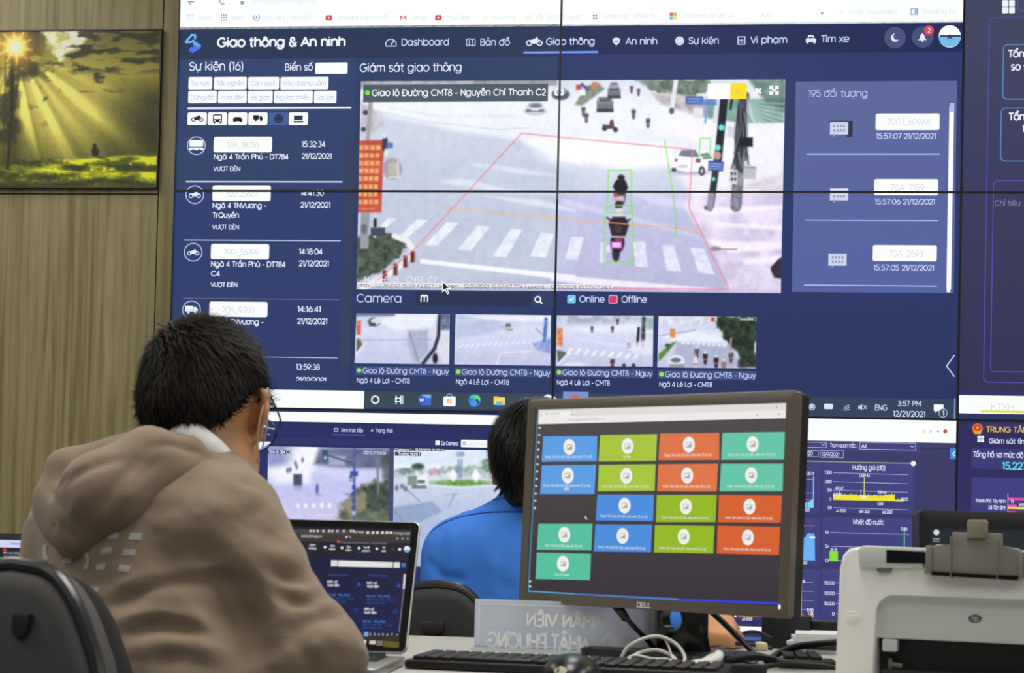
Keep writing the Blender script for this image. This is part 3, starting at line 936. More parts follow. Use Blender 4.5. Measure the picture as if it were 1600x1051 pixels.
F.T('Camera', 557, 471.5, 627, 12, (206, 218, 250), -0.002)
F.R(650, 456, 830, 479, (44, 58, 94), 2); F.R(830, 457, 866, 480, (54, 72, 118), 2)
F.T('m', 657, 471, 669, 12.5, WHT, 0.012); F.ring(840.5, 467.5, 5.2, 1.9, WHT, 4); F.L([(844, 471), (847, 474)], 2.4, WHT, 4)
F.R(886.5, 460.5, 899.5, 474, (104, 200, 246), 3, 2.5); F.L([(890, 467), (892.3, 469.3), (896.3, 465)], 1.4, WHT, 4)
F.T('Online', 905, 471.8, 945, 9.6, (206, 220, 252), 0.004)
F.R(951, 460.8, 964.8, 474.4, (236, 180, 210), 3, 2.5); F.R(952.2, 462, 963.6, 473.2, (218, 58, 106), 4, 2); F.T('Offline', 971, 472.2, 1011, 9.8, (206, 220, 252), 0.004)
for i, (u0, v0, u1, v1) in enumerate(((556, 572, 702, 587.5), (711, 574, 860.5, 589.5), (868.5, 575, 1020, 590.5), (1028.5, 578, 1181.5, 593.5))):
    F.R(u0, v0, u1, v1, (72, 90, 146), 2)
    F.C(u0 + 5, v0 + 6.5, 3.7, (146, 232, 66), 4); F.T('Giao lộ Đường CMT8 - Nguy', u0 + 10.6, v0 + 10.8, u1 - 0.5, 8.2, (206, 220, 255), 0.0)
    F.T('Ngã 4 Lê Lợi - CMT8', u0 + 1.6, v0 + 25.6, u0 + 84.5, 7.4, (206, 220, 255), 0.006)
# taskbar
F.R(266, 606, 866, 641, (62, 82, 100), 2, grad=(66, 86, 104)); F.R(862, 614, 1497, 656, (58, 78, 106), 2, grad=(56, 74, 104))
F.R(266, 606, 568.5, 638.5, (253, 254, 255), 3); F.T('search', 400, 628, 437, 8.4, (206, 210, 220), -0.012)
F.ring(586.5, 624.3, 6.6, 2.1, WHT, 4)
for u in (619, 626.5):
    F.L([(u, 618), (u, 631)], 1.6, WHT, 4)
F.frame(617.5, 621, 626, 628, 1.5, WHT, 4); F.L([(629.5, 618), (629.5, 631)], 1.5, (220, 230, 240), 4)
F.R(657, 616, 673.5, 633, (58, 110, 214), 4, 1.5); F.R(661, 616, 673.5, 621.5, (104, 180, 240), 5); F.R(654, 619.5, 664, 630, (40, 86, 190), 6); F.T('W', 655.5, 628, 662.5, 6, WHT, 0.01, 7)
F.R(693, 619, 712, 634.5, (250, 252, 254), 4, 2.5); F.ring(702.5, 619.5, 5, 1.6, (96, 180, 230), 3.5, a0=0, sw=180)
for i, c in enumerate(((240, 150, 110), (250, 200, 120), (240, 190, 110), (250, 170, 90))):
    F.R(699 + 3.8 * (i % 2), 623 + 3.8 * (i // 2), 702 + 3.8 * (i % 2), 626 + 3.8 * (i // 2), c, 5)
F.C(741.5, 625.8, 9.6, (44, 130, 214), 4); F.C(742, 622, 8.4, (66, 196, 190), 4.5, half=0, ry=5.8); F.C(746, 623, 4.6, (110, 214, 110), 5); F.C(744.5, 627.5, 4.2, (62, 82, 100), 5.5); F.C(740, 629.5, 5.6, (70, 150, 235), 6)
F.R(771.5, 619, 779, 623, (250, 190, 60), 4); F.R(771.5, 620.5, 789, 632.5, (254, 214, 96), 4, 1); F.R(775, 627, 785.5, 633, (104, 184, 226), 5)
F.C(815, 627, 4.8, (70, 130, 230), 4); F.C(822.5, 624, 4.2, (80, 190, 220), 4); F.C(821, 629.5, 4, (60, 100, 220), 4)
F.ring(856, 623, 7, 6.9, (240, 244, 250), 4, a0=20, sw=250); F.L([(864, 619), (870, 625)], 2.5, (240, 244, 250), 4)
F.R(880, 611.5, 919, 640, (124, 146, 200), 3); F.C(899, 624, 7, (232, 90, 70), 4)
F.ring(1268.5, 635.5, 5.2, 1.3, (196, 210, 240), 4); F.R(1265, 632, 1271, 638, (196, 210, 240), 4); F.R(1287.5, 630.5, 1301.5, 639, (220, 228, 248), 4, 2)
for r_ in (3, 6, 9):
    F.ring(1327, 641.5, r_, 1.4, (176, 188, 220), 4, a0=90, sw=90)
F.P([(1341, 633.5), (1344, 633.5), (1347, 631), (1347, 641), (1344, 638.5), (1341, 638.5)], (200, 212, 240), 4); F.L([(1349.5, 633.5), (1354, 638.5)], 1.2, (200, 212, 240), 4); F.L([(1354, 633.5), (1349.5, 638.5)], 1.2, (200, 212, 240), 4)
F.T('ENG', 1367, 640.6, 1386.5, 8.2, (206, 220, 250), 0.008); F.T('3:57 PM', 1402.5, 634, 1439, 8, (206, 220, 250), 0.008); F.T('12/21/2021', 1395, 650, 1445.5, 8, (206, 220, 250), 0.008)
F.R(1459, 631.5, 1474, 642, (248, 250, 255), 4, 1); F.P([(1461, 641), (1465, 641), (1461.5, 645)], (248, 250, 255), 4); F.C(1473.3, 645, 6.6, (60, 78, 112), 5); F.ring(1473.3, 645, 7, 1.1, (170, 190, 230), 6); F.T('1', 1472, 648.5, 1475, 6.5, (225, 235, 255), 0.01, 7)
F.R(1490.8, 622, 1492.2, 654, (126, 148, 196), 4)
# objects card
F.R(1243.5, 127.5, 1490, 458, (98, 110, 164), 1.2, grad=(88, 104, 168))
F.T('195 đối tượng', 1263, 151.5, 1355, 10.6, (196, 206, 246), -0.004)
for pu, pv, pl, tm, te, tu, tv in ((1368.2, 177.6, '70G1_60966', '15:57:07 21/12/2021', 1462, 1297, 189), (1366, 279.8, '70A_7159', '15:57:06 21/12/2021', 1460.5, 1297, 292), (1363.8, 382.8, '70A_2593', '15:57:05 21/12/2021', 1459, 1294.5, 394)):
    F.R(pu, pv, pu + 99.6, pv + 25.5, (252, 254, 255), 3, 3); F.T(pl, pu + 18 + (7 if len(pl) < 10 else 0), pv + 18, pu + 85 - (7 if len(pl) < 10 else 0), 9.4, (186, 192, 212), -0.014)
    F.T(tm, pu + 0.6, pv + 39, te, 8, (204, 214, 250), 0.008)
    F.R(tu, tv + 2, tu + 28, tv + 21, (206, 214, 236), 3)
    for k in range(9):
        F.R(tu + 5 + 5 * (k % 4), tv + 6 + 7 * (k // 4), tu + 8 + 5 * (k % 4), tv + 10 + 7 * (k // 4), (150, 160, 190), 4)
F.R(1323.5, 189, 1332, 214, (52, 56, 78), 2.5); F.R(1296, 188.5, 1325, 192, (84, 90, 120), 2.5)
for u0, v0, u1, v1 in ((1260, 240.5, 1468, 241), (1258, 343.5, 1466, 344.5), (1256, 445, 1464, 447)):
    F.R(u0, v0 - .7, u1, v1 + .7, (166, 186, 246), 3)
F.R(1483.5, 161, 1485.8, 456.5, (250, 252, 255), 3, 2); F.R(1484, 161, 1491, 175, (176, 186, 222), 4)
F.L([(1491, 555), (1479, 571.5), (1491, 588)], 1.6, (216, 228, 255), 4)
# right-hand column
F.R(1508, -70, 2140, 302, (80, 84, 116), 1, grad=(66, 66, 108)); F.R(1500, 302, 2140, 620, (66, 66, 106), 1, grad=(58, 54, 96))
for u in (1566, 1576.5):
    for v in (0.5, 11.5):
        F.R(u, v, u + 9, v + 9.5, (240, 244, 255), 3, 1)
pur = (78, 80, 176)
F.rframe(1545, 27, 2100, 605.5, 1.8, 9, pur); F.rframe(1590, -40, 2100, 13, 1.6, 6, (90, 90, 170))
F.rframe(1567, 69, 1760, 155, 1.8, 8, (84, 140, 190)); F.rframe(1563.5, 168, 1757, 252.5, 1.8, 8, (80, 136, 186)); F.rframe(1551.5, 281.5, 2060, 588, 1.8, 8, (82, 80, 176))
F.T('Tổng thu ngân sách', 1575, 89.5, 1720, 10.5, (238, 244, 255), 0.016); F.T('so sánh cùng kỳ', 1579.5, 109.5, 1690, 10.5, (238, 244, 255), 0.016)
F.T('Tổng vốn đầu tư', 1576, 187.5, 1696, 10.5, (238, 244, 255), 0.016); F.T('toàn tỉnh', 1597.5, 206, 1660, 10.5, (238, 244, 255), 0.016)
F.T('Chỉ tiêu', 1554, 321.5, 1594, 8.4, (134, 134, 176), 0.0)
F.R(1497, 617, 2140, 655.6, (252, 253, 255), 3); F.T('KTXH - Năm 2021', 1549, 640, 1668, 9.5, (206, 206, 196), -0.012); F.R(1532, 644.3, 2100, 649.5, (226, 224, 96), 4)
F.R(1496, 657, 2140, 1010, (52, 48, 106), 1, grad=(58, 54, 116)); F.R(1512, 660, 2100, 679, (64, 58, 112), 1.5)
F.C(1527.3, 669.5, 8.2, (226, 120, 46), 3); F.C(1527.3, 668, 5.4, (204, 50, 40), 4); F.P([(1520, 672), (1534.5, 672.5), (1532, 678), (1522.5, 677.5)], (232, 160, 60), 4)
st = []
for k in range(10):
    r_ = 3.2 if k % 2 == 0 else 1.3
    st.append((1527.3 - r_ * math.sin(k * math.pi / 5), 667.8 - r_ * math.cos(k * math.pi / 5)))
F.P(st, (250, 200, 70), 5)
F.T('TRUNG TÂM GIÁM SÁT ĐIỀU HÀNH', 1541, 674.5, 1733, 8.2, (236, 196, 84), 0.008)
for du in (0, 5.4):
    for dv in (0, 5.2):
        F.R(1527.2 + du, 680.6 + dv, 1532 + du, 685.2 + dv, (240, 244, 255), 3)
F.T('Giám sát tình hình dịch vụ công', 1545, 692, 1690, 7, (222, 228, 255), 0.01)
F.R(1518, 700, 1760, 737, (64, 66, 136), 2); F.T('Tổng hồ sơ mức độ 3,4', 1520.5, 713.5, 1612, 8, (236, 242, 255), 0.008); F.T('15,227', 1565.5, 732.5, 1606, 10.5, (96, 224, 232), 0.014)
F.R(1518, 745, 1760, 985, (70, 70, 142), 2)
F.L([(1574.8, 771), (1574.3, 830)], 0.9, (200, 205, 240), 3); F.R(1574.5, 777, 1700, 783.5, (238, 66, 176), 3); F.T('11', 1579, 785.5, 1583.5, 4.6, TX, 0.01)
F.R(1574.5, 788, 1588, 792, (238, 66, 176), 3); F.R(1574.5, 791.5, 1680, 797, (246, 226, 60), 3); F.R(1574.5, 797.5, 1586, 801, (220, 50, 120), 3)
F.R(1574.5, 806, 1650, 812, (246, 226, 60), 3); F.R(1574.5, 816, 1600, 821, (238, 66, 176), 3); F.T('195', 1592, 791, 1602, 4.6, TX, 0.01)
F.T('Thành Phố Tây Ninh', 1524, 784.5, 1571, 5.6, (228, 232, 255), 0.01); F.T('Xã Tân Bình', 1544, 795, 1571.5, 5.6, (228, 232, 255), 0.01)
# lower middle panel: weather dashboards
F.R(862, 644, 1496, 700, (72, 72, 124), 1.0, grad=(70, 70, 120)); F.R(862, 690, 1496, 976, (68, 68, 120), 0.9, grad=(64, 66, 120))
F.R(862, 644, 1496, 692, (253, 254, 255), 2)
F.C(1443.5, 673.5, 2.4, (250, 216, 206), 3); F.C(1454, 673.5, 2.2, (200, 216, 236), 3); F.C(1465.5, 673.5, 1.5, (120, 140, 170), 3); F.C(1476.8, 673.6, 3.2, (210, 70, 76), 3)
ax = (168, 172, 220)
F.R(1180, 688, 1437, 707, (76, 74, 138), 1.5)
F.frame(1180, 688.5, 1291.5, 699.7, 1, ax); F.L([(1283, 692.5), (1286, 695.5), (1289, 692.8)], 1.2, ax, 4)
F.T('Trạm quan trắc :', 1297, 698, 1339, 5.6, (214, 216, 250), 0.012); F.frame(1343, 690.2, 1431, 703.4, 1, ax); F.T('All', 1345.5, 699.5, 1353.5, 5.6, (214, 216, 250), 0.012); F.L([(1422, 695.8), (1425.2, 698.8), (1428.4, 696)], 1.2, ax, 4)
F.frame(1220, 702.3, 1279, 713.8, 1, ax); F.T('1/1/2020', 1246, 710.8, 1270, 5.6, (214, 216, 250), 0.012); F.frame(1281.3, 703, 1318, 715.4, 1, ax); F.T('12/9/2021', 1284, 712, 1311, 5.6, (214, 216, 250), 0.012)
F.L([(1180, 718.3), (1427, 723.6)], 1.6, (150, 168, 150), 3); F.C(1427, 723.8, 4, (244, 246, 255), 4); F.C(1248.5, 720, 4, (244, 246, 255), 4)
F.R(1484.5, 700.3, 1496, 717.5, (66, 140, 222), 3); F.L([(1492, 705.5), (1488.5, 709), (1492, 712.5)], 1.4, WHT, 4)
cardc = (74, 76, 142)
for u0, v0, u1, v1 in ((1286, 722, 1428, 803), (1284.5, 807, 1428, 882), (1283, 888, 1428, 970), (1150, 718, 1282, 802), (1150, 806, 1281, 882), (1150, 886, 1280, 970)):
    F.R(u0, v0, u1, v1, cardc, 1.3, grad=(68, 70, 138))
F.T('Hướng gió (độ)', 1332, 733.5, 1383, 7.4, (230, 232, 255), 0.008)
for v, s_ in ((738.2, '1,500'), (752, '1,000'), (765.5, '500'), (792.8, '-500')):
    F.L([(1302, v), (1419, v + 3.4)], 0.9, (170, 170, 214), 3); F.T(s_, 1288.5 + (4 if len(s_) < 5 else 0), v + 2, 1299.5, 4.6, (224, 226, 250), 0.012)
F.T('0', 1296.5, 781.5, 1299, 4.6, (224, 226, 250), 0.012)
rg = random.Random(5)
pts = []
for k in range(85):
    u = 1301.5 + k * 1.15
    h = 6 + 3.5 * rg.random() + (4 * rg.random() if k % 4 == 0 else 0) + (3.5 if 70 < k < 85 else 0)
    pts.append((u, 775 - h * 0.55 + 0.028 * (u - 1301) + 1.2))
F.P([(1301.5, 780.5)] + [(u, 782.6 - 0 + 0.02 * (u - 1400)) for u in (1350, 1398)] + pts[::-1], (238, 226, 50), 3.5)
for k in range(8):
    F.R(1399 + k * 1.6, 781.5 - 3 * rg.random(), 1400.6 + k * 1.6, 783.2, (238, 226, 50), 3.5)
F.L([(1350.5, 745), (1350, 776)], 1.3, (206, 206, 120), 3.6); F.L([(1345.2, 765), (1345, 776)], 0.9, (225, 225, 200), 3.6); F.L([(1311.5, 767), (1311.3, 776)], 0.9, (225, 225, 200), 3.6); F.R(1346, 774.5, 1354, 778, (244, 246, 225), 3.7)
for s_, u0, u1, v in (('1,329.46', 1342.5, 1359, 744.5), ('490.67', 1305, 1318, 764.5), ('371.61', 1302, 1315, 774), ('328.66', 1371, 1385, 770.5), ('10.00', 1408, 1419, 781.5), ('-2.66', 1370, 1380, 788.5), ('Jul 2020', 1306, 1322, 799.5), ('Jan 2021', 1342, 1358.5, 800.5), ('Jul 2021', 1378, 1394, 801.5)):
    F.T(s_, u0, v, u1, 4.4, (228, 230, 252), 0.014, 5)
F.T('Nhiệt độ nước', 1333, 818.5, 1381, 7.4, (230, 232, 255), 0.008)
for v, s_ in ((831.3, '10k'), (853, '5k'), (875, '0')):
    F.L([(1298, v), (1421, v + 3.6)], 0.9, (170, 170, 214), 3); F.T(s_, 1289, v + 2, 1295, 4.4, (224, 226, 250), 0.012)
F.L([(1413, 828), (1412.6, 879)], 1.6, (86, 206, 120), 3.6); F.T('13.8k', 1407.5, 828, 1418, 4.4, (228, 230, 252), 0.014); F.R(1296.3, 861, 1309, 876.5, (132, 226, 48), 3.5); F.T('35.78', 1297, 860, 1308, 4.4, (228, 230, 252), 0.014)
for v, s_ in ((910.5, '150,000'), (926.5, '100,000'), (942.5, '50,000'), (958.5, '0')):
    F.L([(1306, v), (1421, v + 3.4)], 0.9, (170, 170, 214), 3); F.T(s_, 1288 if len(s_) > 1 else 1300, v + 2, 1304, 4.8, (224, 226, 250), 0.012)
for v in (748.5, 770):
    F.L([(1160, v - 2), (1271, v)], 0.9, (150, 152, 205), 3)
F.L([(1271.2, 744), (1270.8, 791)], 1.6, (130, 190, 245), 3.6); F.T('325.14', 1258.5, 741.5, 1272, 4.6, (224, 226, 250), 0.012)
pts = [(1246 + k * 1.3, 781.5 + 3.5 * rg.random() - (2.5 if k > 15 else 0)) for k in range(20)]
F.P([(1245.5, 792), (1271.5, 793)] + pts[::-1], (124, 214, 246), 3.5); F.L([(1246, 779.5), (1268, 781)], 0.8, (210, 90, 130), 3.6); F.L([(1258, 781), (1262, 784), (1262, 792)], 1, (40, 44, 84), 3.8); F.T('Jul 2021', 1249, 798, 1265, 4.4, (228, 230, 252), 0.014)
pts = [(1244 + k * 1.25, 829 + 7 * rg.random() + (5 if 7 < k < 13 else 0)) for k in range(24)]
F.P([(1243, 874.5), (1273.5, 875.5)] + pts[::-1], (106, 178, 246), 3.5); F.L([(1245, 820), (1273, 821.3)], 0.8, (190, 90, 140), 3); F.T('17.00', 1247, 823.5, 1257, 4.4, (228, 230, 252), 0.014); F.T('Jul 2021', 1249, 880.5, 1261, 4.4, (228, 230, 252), 0.014); F.C(1247, 839, 2, WHT, 4); F.R(1265, 838, 1273.5, 841, (230, 240, 255), 4)
for v in (909.5, 923.5, 938, 952):
    F.L([(1160, v - 2.5), (1271, v)], 0.9, (150, 152, 205), 3)
F.L([(1252.5, 911), (1252, 962)], 1.5, (214, 176, 150), 3.6); F.T('74.28', 1247, 910, 1258, 4.8, (236, 238, 252), 0.014)
F.P([(1239, 960), (1246, 958.5), (1248, 956), (1249, 960.5), (1252, 959), (1259, 961), (1259, 963.5), (1238.5, 962.5)], (240, 150, 60), 3.7); F.R(1266.5, 957, 1271, 964.5, (240, 150, 60), 3.7); F.T('11.00', 1260, 954.5, 1271, 4.4, (236, 238, 252), 0.014); F.T('1.31', 1262, 959.5, 1270, 4, (236, 238, 252), 0.014)
F.R(1153.5, 958.8, 1197, 963.8, (240, 160, 60), 3.5); F.T('Jul 2020', 1159, 968.5, 1175.5, 4.4, (228, 230, 252), 0.014); F.R(1104, 957.5, 1112, 960.5, (230, 90, 80), 3.5); F.C(1149, 962, 1.8, WHT, 4)
F.R(862, 969, 1496, 997, (253, 254, 255), 2); F.R(862, 985, 1496, 1010, (84, 108, 156), 1.8)
# lower left panel: live cameras
F.R(266, 640, 864, 1010, (44, 52, 112), 1, grad=(48, 56, 118)); F.R(266, 640, 864, 665.5, (253, 254, 255), 2); F.R(266, 681, 864, 701, (50, 60, 120), 1.5)
F.frame(522, 668.5, 528.5, 674, 1.2, (196, 210, 250)); F.T('Xem trực tiếp', 533, 674.2, 567.5, 5.2, (196, 212, 255), 0.01); F.R(519, 678.3, 570, 680, (96, 140, 250), 3)
F.P([(579, 673.5), (581.5, 670), (584, 673.5)], (196, 210, 250), 3); F.T('Trạng thái', 586.5, 675, 613.5, 5.4, (196, 212, 255), 0.01)
F.R(680.5, 688, 687, 695, (240, 244, 255), 3); F.T('Ds Camera', 689.5, 694.8, 716, 5.4, (220, 230, 255), 0.014); F.R(720.5, 686.6, 761.5, 699, (250, 252, 255), 3, 1.5); F.T('Lưới Camera', 730, 695.5, 758, 4.6, (206, 212, 232), 0.0)
for i in range(4):
    F.R(723 + 3 * (i % 2), 690 + 3 * (i // 2), 725 + 3 * (i % 2), 692 + 3 * (i // 2), (110, 130, 190), 4)
F.R(419, 702.5, 455, 709.5, (74, 82, 128), 4); F.T('Tỉnh lộ 784 C2', 420, 708.2, 454, 5, (236, 242, 255), 0.01, 5); F.T('2021-12-21 15:56:58', 568, 709, 603, 4, (226, 232, 255), 0.006, 4)
F.R(616, 700, 696, 705, (60, 66, 84), 4); F.T('Camera 1 - 21/12/2021 15:57:06', 617, 704.3, 695, 4.2, (236, 240, 250), 0.006, 5); F.R(617, 705.5, 658, 712.5, (70, 82, 120), 4); F.T('Trường Nam 1', 622, 711.3, 656, 5, (236, 242, 255), 0.01, 5)

# ------------------------------------------------------------------ camera pictures on the video wall
def q(o, s, pts):
    "points of an enlarged crop (origin o, scale s) back to photo pixels"
    return [(o[0] + x * s, o[1] + y * s) for x, y in pts]


A = lambda *p: q((550, 120), 0.3235, p)
B = lambda *p: q((880, 120), 0.3234, p)


def rider(c, u, v, k, dark=(70, 66, 80), lite=(226, 226, 236)):
    c.ell(u, v + 5 * k, 2.2 * k, 4.5 * k, dark, 0.8)
    c.ell(u, v - 1 * k, 3.1 * k, 4.4 * k, dark, 0.9)
    c.ell(u, v - 5.6 * k, 2.0 * k, 2.0 * k, lite, 0.7)
    c.ell(u, v + 3 * k, 2.4 * k, 1.6 * k, (160, 110, 120), 0.7, 0.7)


def feed_main():
    c = Canvas((564, 127), (1227, 124), (1220, 458), (557, 452), 1.0)
    c.vgrad([(124, (214, 220, 234)), (165, (238, 241, 250)), (215, (234, 237, 247)), (262, (212, 218, 235)), (330, (190, 197, 219)), (400, (186, 191, 213)), (455, (180, 184, 206))])
    c.poly(A((40, 120), (160, 190), (500, 262), (820, 306), (900, 400), (1080, 470), (1080, 960), (40, 1010)), (190, 199, 219), 5, 0.75)
    c.poly(A((820, 300), (1040, 300), (1100, 420), (960, 380)), (250, 251, 255), 5, 0.85)
    c.poly(B((0, 290), (520, 330), (560, 430), (300, 450), (100, 420), (-60, 400)), (252, 252, 255), 6, 0.8)
    c.poly(B((480, 210), (1070, 240), (1060, 560), (640, 600), (560, 480), (700, 350), (500, 260)), (246, 242, 248), 6, 0.75)
    for p in (((570, 415), (700, 425), (950, 465), (980, 478), (820, 470), (600, 430)), ((420, 500), (560, 495), (780, 548), (980, 570), (760, 560), (480, 520)), ((640, 575), (900, 590), (1080, 640), (1080, 655), (860, 620))):
        c.poly(A(*p), (222, 228, 243), 2.5, 0.8)
    for p in (((0, 590), (200, 640), (540, 730), (700, 790), (500, 740), (200, 665), (0, 620)), ((330, 560), (560, 590), (600, 640), (420, 610))):
        c.poly(B(*p), (224, 222, 238), 3, 0.6)
    c.line(A((120, 165), (350, 215), (700, 255), (860, 245)), 1.6, (190, 195, 212), 1.0, 0.6)
    c.line(A((180, 150), (420, 190), (820, 190)), 1.4, (200, 205, 220), 1.0, 0.6)
    c.rect(560, 124, 760, 140, (140, 146, 150), 2, 0.9, ((186, 176, 178), 9, 2))
    c.rect(740, 124, 870, 134, (150, 140, 140), 2, 0.8, ((110, 124, 130), 8, 4))
    c.poly(A((40, 120), (140, 180), (150, 240), (40, 300)), (206, 200, 206), 3, 0.8, ((176, 168, 176), 10, 3))
    c.line(A((92, 90), (76, 310)), 7, (164, 160, 166)); c.ell(571, 176, 4, 4, (70, 70, 80)); c.ell(568, 202, 4, 3.5, (66, 76, 100))
    for p in (((135, 722), (175, 680), (217, 684), (165, 727)), ((215, 782), (315, 688), (365, 692), (262, 782)), ((350, 812), (460, 700), (517, 706), (410, 815)), ((512, 832), (607, 718), (666, 725), (575, 840)), ((680, 866), (768, 732), (822, 740), (745, 872)), ((860, 866), (912, 752), (976, 758), (935, 874)), ((1030, 880), (1060, 770), (1120, 775), (1090, 885))):
        c.poly(A(*p), (238, 242, 252), 1.0, 0.95, ((220, 226, 240), 6, 8))
    for p in (((335, 800), (395, 795), (408, 922), (350, 915)), ((475, 812), (535, 815), (571, 940), (500, 935)), ((615, 825), (680, 830), (732, 955), (655, 945)), ((180, 800), (205, 800), (205, 900), (175, 895))):
        c.poly(B(*p), (234, 238, 250), 1.0, 0.95, ((216, 220, 236), 6, 8))
    c.poly(A((330, 880), (600, 908), (1080, 958), (1080, 985), (600, 930), (330, 900)), (240, 243, 252), 1.2)
    c.poly(B((-60, 955), (300, 985), (770, 1025), (560, 1030), (200, 1010), (-60, 985)), (242, 242, 250), 1.5, 0.9)
    # left kerb, hedge, banner
    c.poly(A((20, 770), (180, 756), (268, 800), (245, 850), (150, 935), (20, 1000)), (96, 108, 92), 2, 1, ((56, 66, 54), 7, 2), rag=5)
    c.line(A((205, 768), (270, 795), (296, 835), (250, 900), (150, 968), (50, 1022)), 9, (236, 230, 234), 1.2)
    for p in ((293, 868), (258, 892), (210, 930), (158, 962)):
        u, v = A(p)[0]
        c.rect(u - 3, v - 9, u + 4, v + 9, (176, 84, 84), 0.8)
        c.rect(u - 3, v - 9, u + 1, v + 9, (60, 56, 62), 0.8)
    c.poly(A((45, 655), (85, 655), (80, 830), (38, 830)), (150, 154, 160), 1.2); c.ell(*A((58, 735))[0], 5, 8, (110, 112, 120), 1)
    c.line(A((112, 655), (110, 770)), 5, (210, 206, 206)); c.line(A((112, 690), (112, 720)), 5, (50, 50, 56)); c.rect(*A((90, 728))[0], *A((160, 768))[0], (70, 80, 96), 1)
    c.poly(A((35, 308), (155, 305), (142, 655), (26, 655)), (206, 92, 78), 1.0, 1, ((190, 78, 66), 20, 3))
    for k, (n0, n1) in enumerate(((30, 142), (32, 138), (31, 138), (32, 134), (28, 132), (30, 128), (28, 126), (28, 132))):
        y = 342 + 37.5 * k
        for j in range(4):
            x0 = n0 + (n1 - n0) * j / 4
            c.rect(*A((x0 + 2, y - 11))[0], *A((x0 + (n1 - n0) / 4 - 4, y + 11))[0], (240, 200, 120), 0.9, 0.95, ((226, 160, 96), 3, k))
    c.rect(*A((32, 634))[0], *A((110, 640))[0], (236, 170, 120), 0.9, 0.7)
    c.ell(*A((195, 445))[0], 15, 17, (158, 158, 162), 1.5, 0.95); c.rect(*A((175, 415))[0], *A((222, 478))[0], (190, 180, 176), 1); c.line(A((222, 410), (224, 485), (180, 487)), 2.5, (226, 222, 222))
    c.ell(*A((160, 325))[0], 4.5, 13, (60, 64, 80), 1); c.ell(*A((156, 286))[0], 3.5, 3.5, (220, 224, 235), 0.8); c.rect(*A((168, 318))[0], *A((198, 345))[0], (84, 120, 190), 0.8); c.ell(*A((165, 365))[0], 3, 6, (226, 228, 236), 0.8)
    # traffic on top
    u, v = A((884, 148))[0]
    c.ell(u, v + 6, 17, 6, (150, 154, 166), 1.5, 0.7); c.ell(u, v + 2, 16, 8, (216, 220, 228), 1); c.ell(u, v - 5, 12, 6, (206, 212, 222), 1); c.ell(u + 1, v - 3, 10, 3.6, (120, 128, 142), 1); c.rect(u - 14, v + 3, u + 14, v + 7, (110, 112, 124), 1); c.rect(u - 6, v + 2, u + 6, v + 5, (230, 232, 238), 0.7)
    c.ell(*A((1008, 85))[0], 14, 9, (92, 96, 112), 1.2); c.ell(*A((1008, 70))[0], 10, 5, (150, 156, 170), 1)
    for px, s_, d_, l_ in (((202, 140), 1.0, (116, 116, 124), (150, 150, 158)), ((246, 80), 0.78, (110, 112, 124), (170, 174, 184)), ((246, 50), 0.55, (150, 156, 168), (196, 200, 210))):
        u, v = B(px)[0]
        c.rect(u - 13 * s_, v - 9 * s_, u + 13 * s_, v + 9 * s_, d_, 1.2); c.rect(u - 11 * s_, v - 14 * s_, u + 11 * s_, v - 4 * s_, l_, 1.2); c.rect(u - 9 * s_, v - 12 * s_, u + 9 * s_, v - 6 * s_, (96, 98, 108), 1); c.rect(u - 13 * s_, v + 5 * s_, u + 13 * s_, v + 10 * s_, (58, 58, 68), 1)
    c.poly(B((110, 45), (170, 30), (200, 60), (90, 140), (55, 135)), (128, 138, 120), 2, 0.9, ((104, 116, 96), 8, 2)); c.rect(*B((62, 38))[0], *B((90, 62))[0], (196, 84, 84), 1); c.line(B((90, 36), (118, 62)), 4, (60, 90, 160)); c.rect(*B((138, 25))[0], *B((164, 58))[0], (208, 128, 110), 1); c.rect(*B((80, 62))[0], *B((108, 90))[0], (240, 242, 248), 1)
    for px in ((98, 160), (112, 190), (340, 172), (410, 215), (330, 55), (364, 68)):
        rider(c, *B(px)[0], 1.15 if px[1] > 100 else 0.9, (96, 92, 106))
    u, v = B((225, 240))[0]
    c.ell(u - 8, v + 3, 4, 4, (64, 60, 68), 0.8); c.ell(u + 9, v + 5, 4, 4, (70, 66, 74), 0.8); c.poly([(u - 12, v - 3), (u + 6, v - 2), (u + 9, v + 3), (u - 8, v + 4)], (96, 66, 74), 1); c.ell(u + 3, v - 5, 3.5, 6, (90, 76, 84), 0.9); c.ell(u + 3, v - 13, 2.4, 2.4, (230, 226, 230), 0.7)
    # right-hand trees, signs, fence, poles, cables
    c.poly(B((350, 10), (700, 10), (700, 60), (600, 95), (520, 75), (430, 70)), (126, 140, 128), 2, 0.95, ((88, 102, 92), 9, 2), rag=6)
    c.poly(B((430, 80), (600, 90), (880, 120), (880, 215), (640, 190), (470, 130)), (206, 196, 196), 3, 0.9, ((160, 150, 156), 12, 3))
    c.poly(B((700, 100), (1070, 110), (1068, 222), (880, 225), (700, 200)), (128, 172, 156), 2, 0.9, ((108, 150, 140), 16, 5))
    c.poly(B((890, 5), (1075, 5), (1072, 170), (980, 130)), (120, 150, 138), 3, 0.85, ((84, 110, 104), 12, 6))
    c.line(B((545, 20), (522, 170)), 7, (226, 228, 236)); c.line(B((748, 100), (735, 215)), 8, (214, 220, 226)); c.line(B((700, 100), (686, 222)), 3, (110, 160, 220)); c.ell(*B((524, 165))[0], 4, 5, (96, 92, 110), 1)
    c.rect(*B((592, 95))[0], *B((675, 132))[0], (66, 96, 170), 1); c.rect(*B((600, 104))[0], *B((665, 110))[0], (206, 214, 240), 0.8, 0.7); c.rect(*B((600, 118))[0], *B((665, 123))[0], (206, 214, 240), 0.8, 0.7); c.rect(*B((650, 110))[0], *B((742, 138))[0], (84, 130, 190), 1, 0.8)
    c.rect(*B((628, 150))[0], *B((675, 192))[0], (224, 226, 232), 1)
